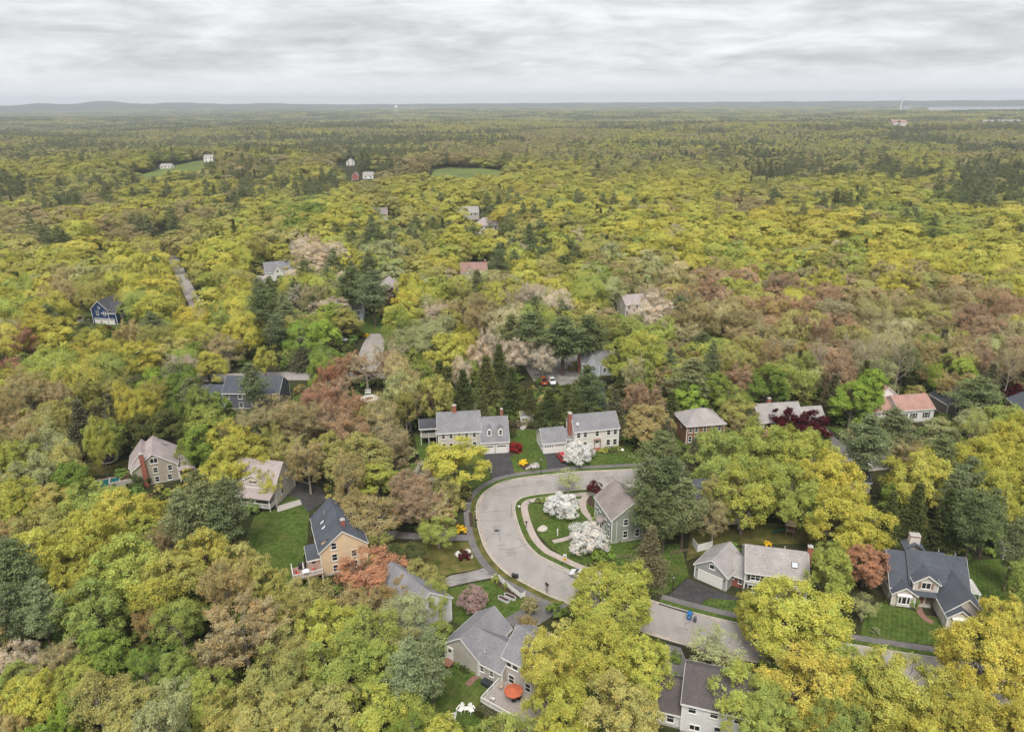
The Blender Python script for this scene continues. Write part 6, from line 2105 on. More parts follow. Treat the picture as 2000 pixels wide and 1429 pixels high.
def wood(name, label, pts, size, turn, pick, tint, protos):
    """one object that carries a whole far wood; protos: (crown, trunk or None)"""
    coll = bpy.data.collections.new(name + '_kinds')
    for i, meshes in enumerate(protos):
        # crown and stem joined into one mesh so that one pick brings both
        o = bpy.data.objects.new(f'{i:02d}_{name}', meshes)
        coll.objects.link(o)
    me = bpy.data.meshes.new(name)
    me.vertices.add(len(pts)); me.vertices.foreach_set('co', np.asarray(pts, np.float32).ravel())
    for nm, ty, arr, key in (('size', 'FLOAT_VECTOR', size, 'vector'), ('turn', 'FLOAT', turn, 'value'), ('pick', 'INT', pick, 'value'), ('tint', 'FLOAT_COLOR', tint, 'color')):
        at_ = me.attributes.new(nm, ty, 'POINT')
        at_.data.foreach_set(key, np.ascontiguousarray(arr, np.int32 if ty == 'INT' else np.float32).ravel())
    o = bpy.data.objects.new(name, me); COL.objects.link(o)
    md = o.modifiers.new('plants', 'NODES'); md.node_group = GN
    for it in GN.interface.items_tree:
        if it.name == 'Collection' and it.in_out == 'INPUT':
            md[it.identifier] = coll
    tag(o, label, kind='stuff')
    return o


def grow_wood(name, label, rows, level, gg):
    """rows: x, y, width, height, colour, shape"""
    P_ = LODS.setdefault(level, lod(level))
    fam = {}
    for i, q in enumerate(P_):
        fam.setdefault(q[0], []).append(i)
    n = len(rows)
    pts = np.empty((n, 3)); size = np.empty((n, 3)); pick = np.empty(n, int); tint = np.ones((n, 4))
    X = np.array([r[0] for r in rows]); Y = np.array([r[1] for r in rows])
    pts[:, 0], pts[:, 1], pts[:, 2] = X, Y, terrain(X, Y)
    for i, r in enumerate(rows):
        f = fam[FAM[r[5]]]
        k_ = f[int(gg.integers(len(f)))]
        W, H = P_[k_][1], P_[k_][2]
        size[i] = (r[2] / W, r[2] / W, r[3] / H)
        pick[i] = k_
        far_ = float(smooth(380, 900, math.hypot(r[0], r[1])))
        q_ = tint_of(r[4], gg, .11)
        # with distance from the eye the tints blend towards a duller, slightly darker olive
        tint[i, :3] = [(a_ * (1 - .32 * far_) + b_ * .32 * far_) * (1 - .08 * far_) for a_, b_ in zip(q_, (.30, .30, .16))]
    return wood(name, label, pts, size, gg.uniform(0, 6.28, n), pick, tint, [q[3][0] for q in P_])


def patch(x, y, cell, seed):
    """smooth random values over the ground"""
    gx, gy = x / cell, y / cell
    ix, iy = np.floor(gx).astype(int), np.floor(gy).astype(int)
    fx, fy = gx - ix, gy - iy
    fx, fy = fx * fx * (3 - 2 * fx), fy * fy * (3 - 2 * fy)

    def hsh(a, b):
        v = np.sin(a * 127.1 + b * 311.7 + seed * 17.3) * 43758.5453
        return v - np.floor(v)
    return (hsh(ix, iy) * (1 - fx) + hsh(ix + 1, iy) * fx) * (1 - fy) + (hsh(ix, iy + 1) * (1 - fx) + hsh(ix + 1, iy + 1) * fx) * fy


def stands(gg, x, y, cols):
    """far off, stands of pine alternate with leaf trees: keep the surveyed colour or swap it by the stand"""
    r = np.hypot(x, y)
    n1 = .6 * patch(x, y, 170, 1) + .4 * patch(x, y, 62, 2)
    n2 = patch(x, y, 95, 3)
    out = list(cols)
    far = smooth(650, 1500, r)
    u = gg.random(len(x))
    for i in range(len(x)):
        if cols[i] in ('WT', 'SG', 'BG'):
            out[i] = 'OL'
        if u[i] < .45 + .5 * far[i]:
            t = n1[i] + gg.normal(0, .07)
            if t > (.67 - .07 * far[i]):
                out[i] = ('DG', 'PN', 'PO', 'PN')[int(gg.integers(4))]
            elif t > (.58 - .06 * far[i]):
                out[i] = ('PO', 'OL', 'BR')[int(gg.integers(3))]
            elif far[i] > .3 and n2[i] > .58:
                out[i] = ('OL', 'OL', 'BR', 'TN')[int(gg.integers(4))]
            elif far[i] > .3 and cols[i] in ('DG', 'PN') and t < .42:
                out[i] = ('Y', 'OL', 'LG')[int(gg.integers(3))]
    return out


def wild(r0, r1, cell, w_, h__, spread):
    x, y = scatter(r0, r1, cell)
    k = ~is_open(x, y)
    x, y = x[k], y[k]
    rr = np.hypot(x, y)
    az = np.degrees(np.arctan2(x, y))
    k = bay_mask(x, y) < .35
    x, y = x[k], y[k]
    w = g.uniform(*w_, len(x)); h = g.uniform(*h__, len(x))
    ci = pick_colours(g, x, y, h, spread)
    ok = clear_of_views(x, y, w, h)
    names = stands(g, x, y, [mingle(g, ANCH[q][2], .15) for q in ci])
    rows = []
    for i in np.where(ok)[0]:
        c = names[i]
        s = SHAPE[c][int(g.integers(len(SHAPE[c])))]
        ww, hh = w[i], h[i]
        if s == 'hemlock':
            ww, hh = min(ww, 11 if r1 < 1500 else 15) * .75, hh
        elif s == 'pine':
            ww, hh = min(ww, 11 if r1 < 1500 else 16), hh * 1.2
        elif s == 'bud':
            ww = min(ww, 14)
        rows.append((x[i], y[i], ww, hh, c, s))
    return rows


mid_rows = [t[:6] for t in rest] + wild(430, 1000, 13.6, (15, 26), (11, 19), 15)
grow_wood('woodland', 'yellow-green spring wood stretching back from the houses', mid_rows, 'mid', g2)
far_rows = wild(1000, 3000, 14.5, (14, 24), (11, 19), 20)
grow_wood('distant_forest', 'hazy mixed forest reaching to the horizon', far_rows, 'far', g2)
# beyond three kilometres clumps of several trees stand on each point
x, y = scatter(3000, 9500, 46)
k = bay_mask(x, y) < .35
x, y = x[k], y[k]
ci = pick_colours(g, x, y, np.full(len(x), 12.0), 40)
ok = clear_of_views(x, y, np.full(len(x), 30.), np.full(len(x), 14.))


def clump_mesh(seed, conifer):
    gg = np.random.default_rng(seed)
    n = 22
    C = np.stack([gg.uniform(-27, 27, n), gg.uniform(-27, 27, n), gg.uniform(6, 11, n)], 1)
    idx = np.repeat(np.arange(n), 34)
    d = unit(gg.normal(size=(len(idx), 3)) + np.array([0, 0, .5]))
    rr = np.array([6.5, 6.5, 5.5]) if not conifer else np.array([4, 4, 7.5])
    P = C[idx] + d * rr * gg.uniform(.7, 1.05, (len(idx), 1))
    s = gg.uniform(1.2, 2.2, len(idx))
    v = gg.uniform(.75, 1.25, n)[idx] * gg.uniform(.9, 1.1, len(idx))
    hue = gg.normal(0, .10, n)[idx]
    return quads_mesh('crowns', P, unit(d + gg.normal(0, .4, d.shape)), unit(gg.normal(size=d.shape)), s, s * .7, np.stack([v * (1 + hue), v, v * (1 - hue)], 1), LEAF)


cl = [clump_mesh(301, False), clump_mesh(302, False), clump_mesh(303, True), clump_mesh(304, True)]
x, y, ci = x[ok], y[ok], ci[ok]
n = len(x)
cols = stands(g, x, y, [ANCH[i][2] for i in ci])
con = np.array([c in ('DG', 'PN', 'SP', 'PO') for c in cols])
tint = np.ones((n, 4)); tint[:, :3] = [[(.66 * a_ + .34 * b_) * .85 for a_, b_ in zip(tint_of(c, g2, .15), (.27, .28, .17))] for c in cols]
sz = g2.uniform(.9, 1.15, (n, 3))
wood('horizon_forest', 'bluish forest along the far horizon', np.stack([x, y, terrain(x, y)], 1), sz, g2.uniform(0, 6.28, n), con * 2 + g2.integers(0, 2, n), tint, cl)
print('TREES singles', len(singles), 'rest', len(rest), 'mid', len(mid_rows), 'far', len(far_rows), 'clumps', n, count)

# ---- saplings and bushes under the trees
x, y = scatter(60, 430, 3.3, .5)
k = ~is_open(x, y)
x, y = x[k], y[k]
h3 = g.uniform(.8, 3.6, len(x)); w3 = h3 * g.uniform(.9, 1.5, len(x))
k = clear_of_views(x, y, w3, h3, 1.0)
x, y, h3, w3 = x[k], y[k], h3[k], w3[k]
us = [broad(401 + i, 3, 3, .02, 12, 6, 9, .20, branchy=False, clump_r=(.3, .55), face=.6)[0] for i in range(3)]
uc = ['GR', 'GR', 'G', 'OL', 'DG', 'BR', 'GR', 'DG', 'OL']
n3 = len(x)
tt = np.ones((n3, 4)); tt[:, :3] = [tint_of(uc[int(g2.integers(len(uc)))], g2, .25) for _ in range(n3)]
wood('undergrowth', 'low green saplings and bushes under the trees', np.stack([x, y, terrain(x, y)], 1), np.stack([w3 / 3, w3 / 3, h3 / 3], 1), g2.uniform(0, 6.28, n3), g2.integers(0, 3, n3), tt, us)


# ================================================================ cars
def loft(mb, rings, M=None, close=True):
    n = len(rings[0])
    vs = [p for r in rings for p in r]
    fs = []
    for i in range(len(rings) - 1):
        for k in range(n):
            a, b = i * n + k, i * n + (k + 1) % n
            fs.append((a, b, b + n, a + n))
    if close:
        fs += [tuple(range(n))[::-1], tuple(range((len(rings) - 1) * n, len(rings) * n))]
    return mb.add(vs, fs, M)


HEADLIGHT = mat('headlight', (0.75, 0.76, 0.78), 0.15, 0.03, spec=.6)
TAILLIGHT = mat('tail_light', (0.45, 0.02, 0.02), 0.2, 0.05, spec=.6)


def car(name, label, p, heading, paint, kind='suv'):
    """heading: direction of the nose on the plan"""
    e = empty(name, (p.x, p.y, 0.05), heading)
    tag(e, label, 'car' if kind != 'pickup' else 'pickup truck')
    if kind == 'sedan':
        L_, Wd, hood, belt, roof, cab = 4.7, 1.82, .78, .92, 1.43, (-1.75, -1.0, .55, 1.35)
    elif kind == 'pickup':
        L_, Wd, hood, belt, roof, cab = 5.5, 1.98, 1.05, 1.15, 1.85, (-.55, -.35, 1.05, 1.6)
    else:
        L_, Wd, hood, belt, roof, cab = 4.65, 1.88, 1.02, 1.06, 1.70, (-2.15, -1.75, .75, 1.45)
    hw = Wd / 2
    st = [(-L_ / 2, .42, belt - .1, hw * .86), (-L_ / 2 + .15, .28, belt - .03, hw * .95), (-L_ / 4, .24, belt, hw), (0, .24, belt, hw), (L_ / 4, .24, belt - .03, hw), (L_ / 2 - .5, .26, hood - .06, hw * .96), (L_ / 2 - .08, .30, hood - .22, hw * .88), (L_ / 2, .40, hood - .34, hw * .80)]
    b = MB()
    loft(b, [[(x, -w * .92, z0), (x, -w, z0 + .18), (x, -w, z1 - .14), (x, -w * .93, z1), (x, w * .93, z1), (x, w, z1 - .14), (x, w, z0 + .18), (x, w * .92, z0)] for x, z0, z1, w in st])
    body = b.build('body', paint, e)
    if kind == 'pickup':
        t = MB()
        t.box(-L_ / 2 + .1, cab[0] - .08, -hw * .82, hw * .82, belt - .3, belt + .004)
        t.build('truck_bed', DARK, e)
        t = MB()
        for s in (-1, 1):
            t.box(-L_ / 2 + .05, cab[0], s * hw * .9 - .06, s * hw * .9 + .06, belt + .006, belt + .16)
        t.box(-L_ / 2 + .05, -L_ / 2 + .13, -hw * .83, hw * .83, belt + .006, belt + .16)
        t.build('bed_rail', paint, e)
    x0, x1, x2, x3 = cab
    g_ = MB()
    loft(g_, [[(x0, -hw * .90, belt), (x0, hw * .90, belt), (x1 - .02, hw * .74, roof - .09), (x1 - .02, -hw * .74, roof - .09)], [(x3, -hw * .88, belt), (x3, hw * .88, belt), (x2 + .02, hw * .74, roof - .09), (x2 + .02, -hw * .74, roof - .09)]])
    g_.build('window', GLASS, e)
    r_ = MB()
    loft(r_, [[(x1 - .06, -hw * .74, roof - .085), (x1 - .06, hw * .74, roof - .085), (x1 + .1, hw * .66, roof), (x1 + .1, -hw * .66, roof)], [(x2 + .06, -hw * .74, roof - .085), (x2 + .06, hw * .74, roof - .085), (x2 - .12, hw * .66, roof), (x2 - .12, -hw * .66, roof)]])
    ro = r_.build('roof', paint, e)
    pl = MB()
    for s in (-1, 1):
        for a, bb in ((x0 + .04, x1 + .02), (x3 - .04, x2 - .02), ((x0 + x3) / 2 - .1, (x1 + x2) / 2 - .1)):
            pl.tube((a, s * hw * .895, belt), (bb, s * hw * .745, roof - .07), .045, n=5)
    pl.build('pillar', paint, e)
    if kind == 'suv':
        for s in (-1, 1):
            q = MB(); q.tube((x1 + .15, s * hw * .6, roof + .06), (x2 - .2, s * hw * .6, roof + .06), .03, n=6)
            q.tube((x1 + .2, s * hw * .6, roof - .01), (x1 + .2, s * hw * .6, roof + .06), .025, n=5); q.tube((x2 - .3, s * hw * .6, roof - .01), (x2 - .3, s * hw * .6, roof + .06), .025, n=5)
            q.build('roof_rail', CHROME, ro)
    for s in (-1, 1):
        q = MB(); q.box(L_ / 2 - .22, L_ / 2 - .03, s * hw * .62 - .16, s * hw * .62 + .16, hood - .30, hood - .16); q.build('headlight', HEADLIGHT, e)
        q = MB(); q.box(-L_ / 2 - .02, -L_ / 2 + .1, s * hw * .70 - .13, s * hw * .70 + .13, belt - .38, belt - .12); q.build('tail_light', TAILLIGHT, e)
        q = MB(); q.box(x3 - .25, x3 - .1, s * (hw + .1) - .08, s * (hw + .1) + .08, belt + .02, belt + .18); q.build('wing_mirror', paint, e)
    q = MB(); q.box(-L_ / 2 - .05, -L_ / 2 + .1, -hw * .84, hw * .84, .38, .58); q.build('bumper', DARK, e)
    q = MB(); q.box(-L_ / 2 - .03, -L_ / 2 + .02, -.26, .26, belt - .32, belt - .18); q.build('number_plate', W_TRIM, e)
    for sx in (-1, 1):
        for s in (-1, 1):
            M = Matrix.Translation((sx * L_ * .29, s * (hw - .12), .34)) @ Matrix.Rotation(R(90), 4, 'X')
            t = MB(); t.lathe([(.20, -.12), (.33, -.12), (.345, -.06), (.345, .06), (.33, .12), (.20, .12)], 18, M)
            w_ = t.build('wheel', RUBBER, e)
            t = MB(); t.lathe([(.02, -.125), (.21, -.125), (.21, .125), (.02, .125)], 14, M); t.build('rim', CHROME, w_)
    return e


def paint(name, c):
    return mat(name, c, 0.25, 0.03, 1.0, spec=.6)


def toward(a, b):
    a, b = at(*a), at(*b)
    return math.atan2(b.y - a.y, b.x - a.x)


car('parked_car', 'red estate car with roof rails on the dark driveway', at(1098, 896.5), toward((1105, 905), (1091, 886)), paint('red_paint', (.42, .012, .012)))
car('parked_car', 'silver white car parked at the inner kerb below the corner lawn', at(1136, 1127), toward((1160, 1133), (1118, 1120)), paint('silver_paint', (.62, .63, .66)), 'sedan')
car('pickup_truck', 'orange-red pickup among the tree trunks behind the houses', at(1061, 748), toward((1063, 752), (1058, 742)), paint('orange_paint', (.50, .10, .03)), 'pickup')
car('pickup_truck', 'white pickup beside the orange one behind the houses', at(1077, 747), toward((1072, 740), (1080, 752)), paint('white_paint', (.75, .76, .78)), 'pickup')
car('parked_car', 'white car with dark windows by the side street', at(667, 666), toward((660, 666), (676, 667)), paint('white_car_paint', (.72, .73, .75)))


# ================================================================ street and garden things
def lamp_post(label, p, h=4.2):
    e = empty('lamp_post', (p.x, p.y, 0.08)); tag(e, label, 'lamp post', 'black lamp posts')
    q = MB(); q.lathe([(.16, 0), (.16, .25), (.07, .45), (.055, h - .6), (.08, h - .55)], 10); q.build('pole', DARK, e)
    q = MB(); q.lathe([(.10, h - .55), (.19, h - .15), (.19, h - .12)], 8); q.build('lantern', HEADLIGHT, e)
    q = MB(); q.lathe([(.23, h - .12), (.12, h), (.02, h + .12)], 8); q.build('lantern_cap', DARK, e)


lamp_post('black lamp post between the two dark driveways', at(1056.5, 926), 4.3)
lamp_post('black lamp post at the outer kerb of the bend', at(929, 1030), 4.4)
lamp_post('black lamp post beside the grey garage drive', at(1314, 1151), 3.0)


def mailbox(label, p, rz, m=DARK, post=WOOD, n=1, s=1.0):
    e = empty('mailbox', (p.x, p.y, 0.06), rz); tag(e, label, 'mailbox')
    e.scale = (s, s, s)
    q = MB(); q.box(-.05, .05, -.05, .05, 0, 1.05); q.build('post', post, e)
    q = MB(); q.box(-.3 * n, .3 * n, -.06, .06, 1.05, 1.1); q.build('crossbar', post, e)
    for i in range(n):
        x0 = (i - (n - 1) / 2) * .42
        q = MB()
        prof = [(-.11, 1.1), (-.11, 1.25)] + [(-.11 * math.cos(t), 1.25 + .11 * math.sin(t)) for t in (.4, .8, 1.2, 1.57, 1.94, 2.34, 2.74)] + [(.11, 1.25), (.11, 1.1)]
        loft(q, [[(x0 + a, -.26, z) for a, z in prof], [(x0 + a, .26, z) for a, z in prof]])
        b = q.build('box', m, e)
        q = MB(); q.box(x0 + .112, x0 + .125, -.1, -.06, 1.2, 1.42); q.build('flag', TAILLIGHT, b)
    return e


mailbox('black mailbox on a post below the raised beds', at(1068, 1157), R(35), s=1.5)
mailbox('pair of white mailboxes by the rocks and lamp post', at(1043, 923), R(8), W_TRIM, WOOD, 2, 1.3)
mailbox('dark mailbox near the outer lamp post', at(930, 1027), R(80), s=1.2)
mailbox('dark mailbox on the verge inside the bend', at(1028, 1030), R(60), s=1.1)
mailbox('pale mailbox on the verge inside the bend', at(1014, 999), R(80), W_TRIM, s=1.1)
mailbox('grey-green box on a post by the yellow shrub', at(890, 1030), R(20), mat('sage_box', (.3, .36, .33), .6, .05), s=1.4)


def bin_(label, p, rz, m, tip=False, s=1.0):
    e = empty('wheelie_bin', (p.x, p.y, .06), rz); tag(e, label, 'bin')
    T = Matrix.Scale(s, 4) @ (Matrix.Translation((0, 0, .3)) @ Matrix.Rotation(R(84), 4, 'X') if tip else Matrix.Identity(4))
    q = MB(); loft(q, [[(-.24, -.28, .08), (.24, -.28, .08), (.24, .24, .08), (-.24, .24, .08)], [(-.3, -.36, 1.0), (.3, -.36, 1.0), (.3, .32, 1.0), (-.3, .32, 1.0)]], T); q.build('body', m, e)
    q = MB(); loft(q, [[(-.33, -.4, 1.003), (.33, -.4, 1.003), (.33, .38, 1.003), (-.33, .38, 1.003)], [(-.3, -.34, 1.1), (.3, -.34, 1.1), (.3, .33, 1.1), (-.3, .33, 1.1)]], T); q.build('lid', m, e)
    for sx in (-1, 1):
        q = MB(); q.tube((sx * .22, .3, .12), (sx * .3, .3, .12), .12, n=12, M=T); q.build('wheel', RUBBER, e)
    return e


BLUE_BIN = mat('blue_plastic', (.02, .14, .40), .5, .06)
GREY_BIN = mat('grey_plastic', (.09, .095, .12), .5, .06)
b_ = bin_('blue recycling bin at the foot of the black driveway', at(1346, 1209), R(-20), BLUE_BIN, s=1.25)
# a white recycling mark: three chasing arrows on the front of the bin
q = MB()
for k in range(3):
    t0 = 2.094 * k
    c_, s_ = math.cos(t0), math.sin(t0)
    def rt(u, v):
        return (u * c_ - v * s_, -.412, .70 + u * s_ + v * c_)
    q.add([rt(-.08, .07), rt(.06, .07), rt(.06, .11), rt(-.08, .11)], [(0, 1, 2, 3)])
    q.add([rt(.06, .045), rt(.13, .09), rt(.06, .135)], [(0, 1, 2)])
q.build('recycling_mark', W_TRIM, b_)
bin_('low grey bin beside the blue recycling bin', at(1357, 1214), R(-15), GREY_BIN, s=.85)
bin_('black bin tipped over on the outer pavement', at(1000, 1126), R(60), DARK, True, 1.1)

# street sign: white plate over a yellow one
p = at(1103, 1108)
e = empty('street_sign', (p.x, p.y, .1), R(-20)); tag(e, 'white sign over a yellow sign on a post at the inner kerb', 'sign')
q = MB(); q.tube((0, 0, 0), (0, 0, 3.0), .04, n=8); q.build('post', CHROME, e)
q = MB(); q.box(-.32, .32, -.06, -.045, 2.2, 3.0); q.build('white_plate', W_TRIM, e)
q = MB(); q.box(-.3, .3, -.06, -.045, 1.45, 2.15); q.build('yellow_plate', mat('sign_yellow', (.75, .38, .03), .5, .04), e)
q = MB(); q.box(-.22, .22, -.066, -.061, 2.3, 2.4); q.box(-.22, .22, -.066, -.061, 2.5, 2.6); q.box(-.16, .16, -.066, -.061, 1.72, 1.82); q.build('sign_print', DARK, e)
p = at(1089, 1046)
e = empty('marker_post', (p.x, p.y, .05)); tag(e, 'short white post on the corner lawn', 'post')
q = MB(); q.box(-.09, .09, -.09, .09, 0, 1.5); q.build('shaft', W_TRIM, e)
q = MB(); q.lathe([(.15, 1.502), (.15, 1.56), (.02, 1.7)], 4); q.build('post_cap', W_TRIM, e)


def boulder(label, p, s, seed, m=STONE, group='garden stones', name='boulder'):
    bm = bmesh.new()
    bmesh.ops.create_icosphere(bm, subdivisions=3, radius=1)
    rr = random.Random(seed)
    ph = [rr.uniform(0, 6) for _ in range(6)]
    for v in bm.verts:
        c = v.co
        k = 1 + .13 * math.sin(2.3 * c.x + ph[0]) * math.cos(2.1 * c.y + ph[1]) + .10 * math.sin(3.7 * c.y + ph[2] + c.z * 2) + .05 * math.sin(7 * c.x + ph[3]) * math.sin(6 * c.z + ph[4])
        v.co = Vector((c.x * s[0] * k, c.y * s[1] * k, max(c.z, -.35) * s[2] * k + s[2] * .3))
    me = bpy.data.meshes.new(name); bm.to_mesh(me); bm.free(); me.materials.append(m)
    o = bpy.data.objects.new(name, me); COL.objects.link(o); o.location = (p.x, p.y, .02); o.rotation_euler = (0, 0, rr.uniform(0, 6))
    tag(o, label, 'boulder', group)


boulder('flat pale boulder on the corner lawn', at(1060, 1033), (1.25, .9, .45), 1, mat('pale_stone', (.50, .46, .42), .95, .15, 2.0, bump=.4))
for i, (a, b, s) in enumerate(((1033, 914, .5), (1038, 911, .7), (1029, 916, .45), (1047, 909, .8), (1050, 912, .6))):
    boulder(['small grey stone left in the lamp post bed', 'rounded grey stone in the middle of the lamp post bed', 'lowest small stone of the lamp post bed', 'large pale stone behind the mailboxes', 'pale stone at the right end of the lamp post bed'][i], at(a, b), (s, s * .8, s * .7), 10 + i)
for i, (a, b, s) in enumerate(((896, 1084, .8), (914, 1079, .7), (919, 1088, .5))):
    boulder(['white stone left of the dark red shrub on the dry lawn', 'pale stone behind the dark red shrub on the dry lawn', 'small stone right of the dark red shrub on the dry lawn'][i], at(a, b), (s, s * .8, s * .8), 20 + i, mat(f'white_stone_{i}', (.55, .54, .52), .95, .2, 2.0))
boulder('flat boulder beside the garden shed', at(1022, 836), (1.3, .9, .5), 31)
boulder('pale boulder among the trunks behind the dormer house', at(926, 800), (2.0, 1.6, 1.8), 33)
boulder('small white stone by the foundation shrubs', at(1215, 879), (.5, .4, .35), 34, W_TRIM)


def small_house(name, label, p, deg, w, d, he, hr, wall, roof, door=True, cat='shed'):
    hh = House(name, label, p.x, p.y, deg, wall, roof, cat=cat)
    hh.block((0, w, 0, d), he, hr, ov=.15, gov=.12)
    if door:
        hh.door((0, w, 0, d), 'F', w * .55, .9, 1.8, m=mat(name + '_door', (.72, .60, .47), .7, .08), glass=False, z=.1)
        hh.win((0, w, 0, d), 'F', w * .18, 1.0, .5, .6, rail=False)
    return hh


small_house('garden_shed', 'small cream garden shed with grey roof before the dark hemlocks', at(1017, 828), 4, 3.4, 2.8, 2.1, 3.1, S_CREAM, R_GREY)
small_house('back_shed', 'white and dark shed at the right edge behind the pines', at(1957, 1092), -8, 4.0, 3.0, 2.2, 3.2, S_PURE, R_BLACK)
small_house('rear_shed', 'small pale outbuilding among the trunks behind the dormer house', at(930, 785), 3, 3.6, 3, 2.4, 3.6, S_PALEBLUE, R_GREY)

# white fence between street and striped lawn: posts and panels
e = empty('white_fence', (0, 0, 0)); tag(e, 'low white panel fence between the street and the striped lawn', 'fence')
fl = [at(961, 1135), at(968, 1131), None, at(975, 1133), at(983, 1140), at(992, 1147.5), at(1000, 1154), at(1009, 1161), at(1017, 1168), at(1025, 1165)]
for a, b in zip(fl[:-1], fl[1:]):
    if a is None or b is None:
        continue
    d = (b - a); L_ = d.length
    M = Matrix.Translation((a.x, a.y, .06)) @ Matrix.Rotation(math.atan2(d.y, d.x), 4, 'Z')
    n = max(3, int(L_ / .16))
    for i in range(n):
        q = MB(); t = (i + .5) * L_ / n
        q.box(t - L_ / n * .46, t + L_ / n * .46, -.02, .02, .06, .98, M); q.build('picket', W_TRIM, e)
    for z in (.2, .75):
        q = MB(); q.box(0, L_, .022, .06, z, z + .09, M); q.build('rail', W_TRIM, e)
    for t in (0, L_):
        q = MB(); q.box(t - .07, t + .07, -.075, .075, 0, 1.12, M); q.build('fence_post', W_TRIM, e)


def raised_bed(label, p, rz):
    e = empty('raised_bed', (p.x, p.y, .04), rz); tag(e, label, 'planter', 'pair of white raised beds')
    l, w, c = 1.25, .42, .3
    outer_ = [(-l, -w + c), (-l + c, -w), (l - c, -w), (l, -w + c), (l, w - c), (l - c, w), (-l + c, w), (-l, w - c)]
    q = MB(); q.v = []
    inn = [(x * .93, y * .84) for x, y in outer_]
    n = 8
    q.add([(x, y, 0) for x, y in outer_] + [(x, y, .45) for x, y in outer_] + [(x, y, .45) for x, y in inn] + [(x, y, .3) for x, y in inn],
          [f for k in range(n) for f in ((k, (k + 1) % n, n + (k + 1) % n, n + k), (n + k, n + (k + 1) % n, 2 * n + (k + 1) % n, 2 * n + k), (2 * n + k, 2 * n + (k + 1) % n, 3 * n + (k + 1) % n, 3 * n + k))])
    q.build('wall', FLASH, e)
    q = MB(); q.extrude(inn, .25, .36); q.build('soil', MULCH, e)


raised_bed('white raised bed nearer the crabapple', at(984, 1172), R(-36))
raised_bed('white raised bed nearer the white fence', at(996, 1167), R(-36))


def garden_chair(label, p, rz):
    e = empty('garden_chair', (p.x, p.y, .04), rz); tag(e, label, 'chair', 'white slatted garden chairs')
    e.scale = (1.15, 1.15, 1.15)
    for i in range(5):
        y0 = -.28 + i * .13
        q = MB(); q.slab([(-.3, y0, .40 - .16 * (i / 5)), (.3, y0, .40 - .16 * (i / 5)), (.3, y0 + .115, .37 - .16 * (i / 5)), (-.3, y0 + .115, .37 - .16 * (i / 5))], .025); q.build('seat_slat', W_TRIM, e)
    for i in range(5):
        x0 = -.28 + i * .115
        tp = 1.08 - abs(i - 2) * .07
        q = MB(); q.add([(x0, .33, .22), (x0 + .1, .33, .22), (x0 + .1, .62, tp), (x0, .62, tp), (x0, .36, .22), (x0 + .1, .36, .22), (x0 + .1, .65, tp), (x0, .65, tp)], [(0, 1, 2, 3), (7, 6, 5, 4), (0, 4, 5, 1), (3, 2, 6, 7), (0, 3, 7, 4), (1, 5, 6, 2)]); q.build('back_slat', W_TRIM, e)
    for s in (-1, 1):
        q = MB(); q.box(s * .38 - .07, s * .38 + .07, -.36, .5, .58, .61); q.build('arm', W_TRIM, e)
        q = MB(); q.box(s * .33 - .03, s * .33 + .03, -.32, -.24, 0, .578); q.build('leg', W_TRIM, e)
        q = MB(); q.box(s * .33 - .03, s * .33 + .03, .40, .47, 0, .578); q.build('leg', W_TRIM, e)


garden_chair('white slatted garden chair left of the small table', at(899, 1390), R(-30))
garden_chair('white slatted garden chair right of the small table', at(922, 1391), R(28))
garden_chair('white slatted garden chair nearest the hedge of lime leaves', at(882, 1405), R(-75))
p = at(911, 1388)
e = empty('garden_table', (p.x, p.y, .04), R(5)); tag(e, 'small white table between the garden chairs', 'table')
for i in range(5):
    q = MB(); q.box(-.36 + i * .15, -.23 + i * .15, -.36, .36, .5, .54); q.build('top_slat', W_TRIM, e)
for a in (-1, 1):
    for b in (-1, 1):
        q = MB(); q.box(a * .3 - .03, a * .3 + .03, b * .3 - .03, b * .3 + .03, 0, .498); q.build('leg', W_TRIM, e)

# swimming pool with its teal cover and brick terrace
hp = [(-88.2 + lx * math.cos(R(24)) - ly * math.sin(R(24)), 147.4 + lx * math.sin(R(24)) + ly * math.cos(R(24))) for lx, ly in ((-9.6, 1.0), (-.7, 1.0), (-.7, 8.2), (-9.6, 8.2))]
sheet('terrace', hp, .05, BRICK_PATH, 'reddish brick terrace round the swimming pool')
e = empty('swimming_pool', (-88.2, 147.4, 0), R(24)); tag(e, 'swimming pool under a dark teal cover beside the tan house', 'pool')
q = MB(); q.box(-8.4, -3.6, 1.9, 7.0, .06, .16); q.build('pool_cover', mat('teal_cover', (.012, .13, .135), .5, .12, 1.5), e)
for a in ((-8.65, -3.35, 1.65, 1.9), (-8.65, -3.35, 7.0, 7.25), (-8.65, -8.4, 1.9, 7.0), (-3.6, -3.35, 1.9, 7.0)):
    q = MB(); q.box(*a, .055, .20); q.build('pool_kerb', CONCRETE, e)
for k in range(4):
    q = MB(); q.box(-8.4 + 1.1 * k + .5, -8.4 + 1.1 * k + .54, 1.9, 7.0, .161, .167); q.build('cover_strap', GREY_BIN, e)
p = at(214, 903)
e = empty('trampoline', (p.x, p.y, .03)); tag(e, 'pale round trampoline on the grass behind the pool', 'trampoline')
q = MB()
for k in range(28):
    a, b = 2 * math.pi * k / 28, 2 * math.pi * (k + 1) / 28
    q.tube((2 * math.cos(a), 2 * math.sin(a), .8), (2 * math.cos(b), 2 * math.sin(b), .8), .12, n=6, caps=False)
q.build('frame', FLASH, e)
q = MB(); q.lathe([(1.75, .78), (1.75, .80)], 28); q.build('mat', SHUT, e)
for k in range(6):
    q = MB(); a = 1.047 * k; q.tube((1.95 * math.cos(a), 1.95 * math.sin(a), 0), (1.95 * math.cos(a), 1.95 * math.sin(a), .78), .04, n=6); q.build('leg', FLASH, e)

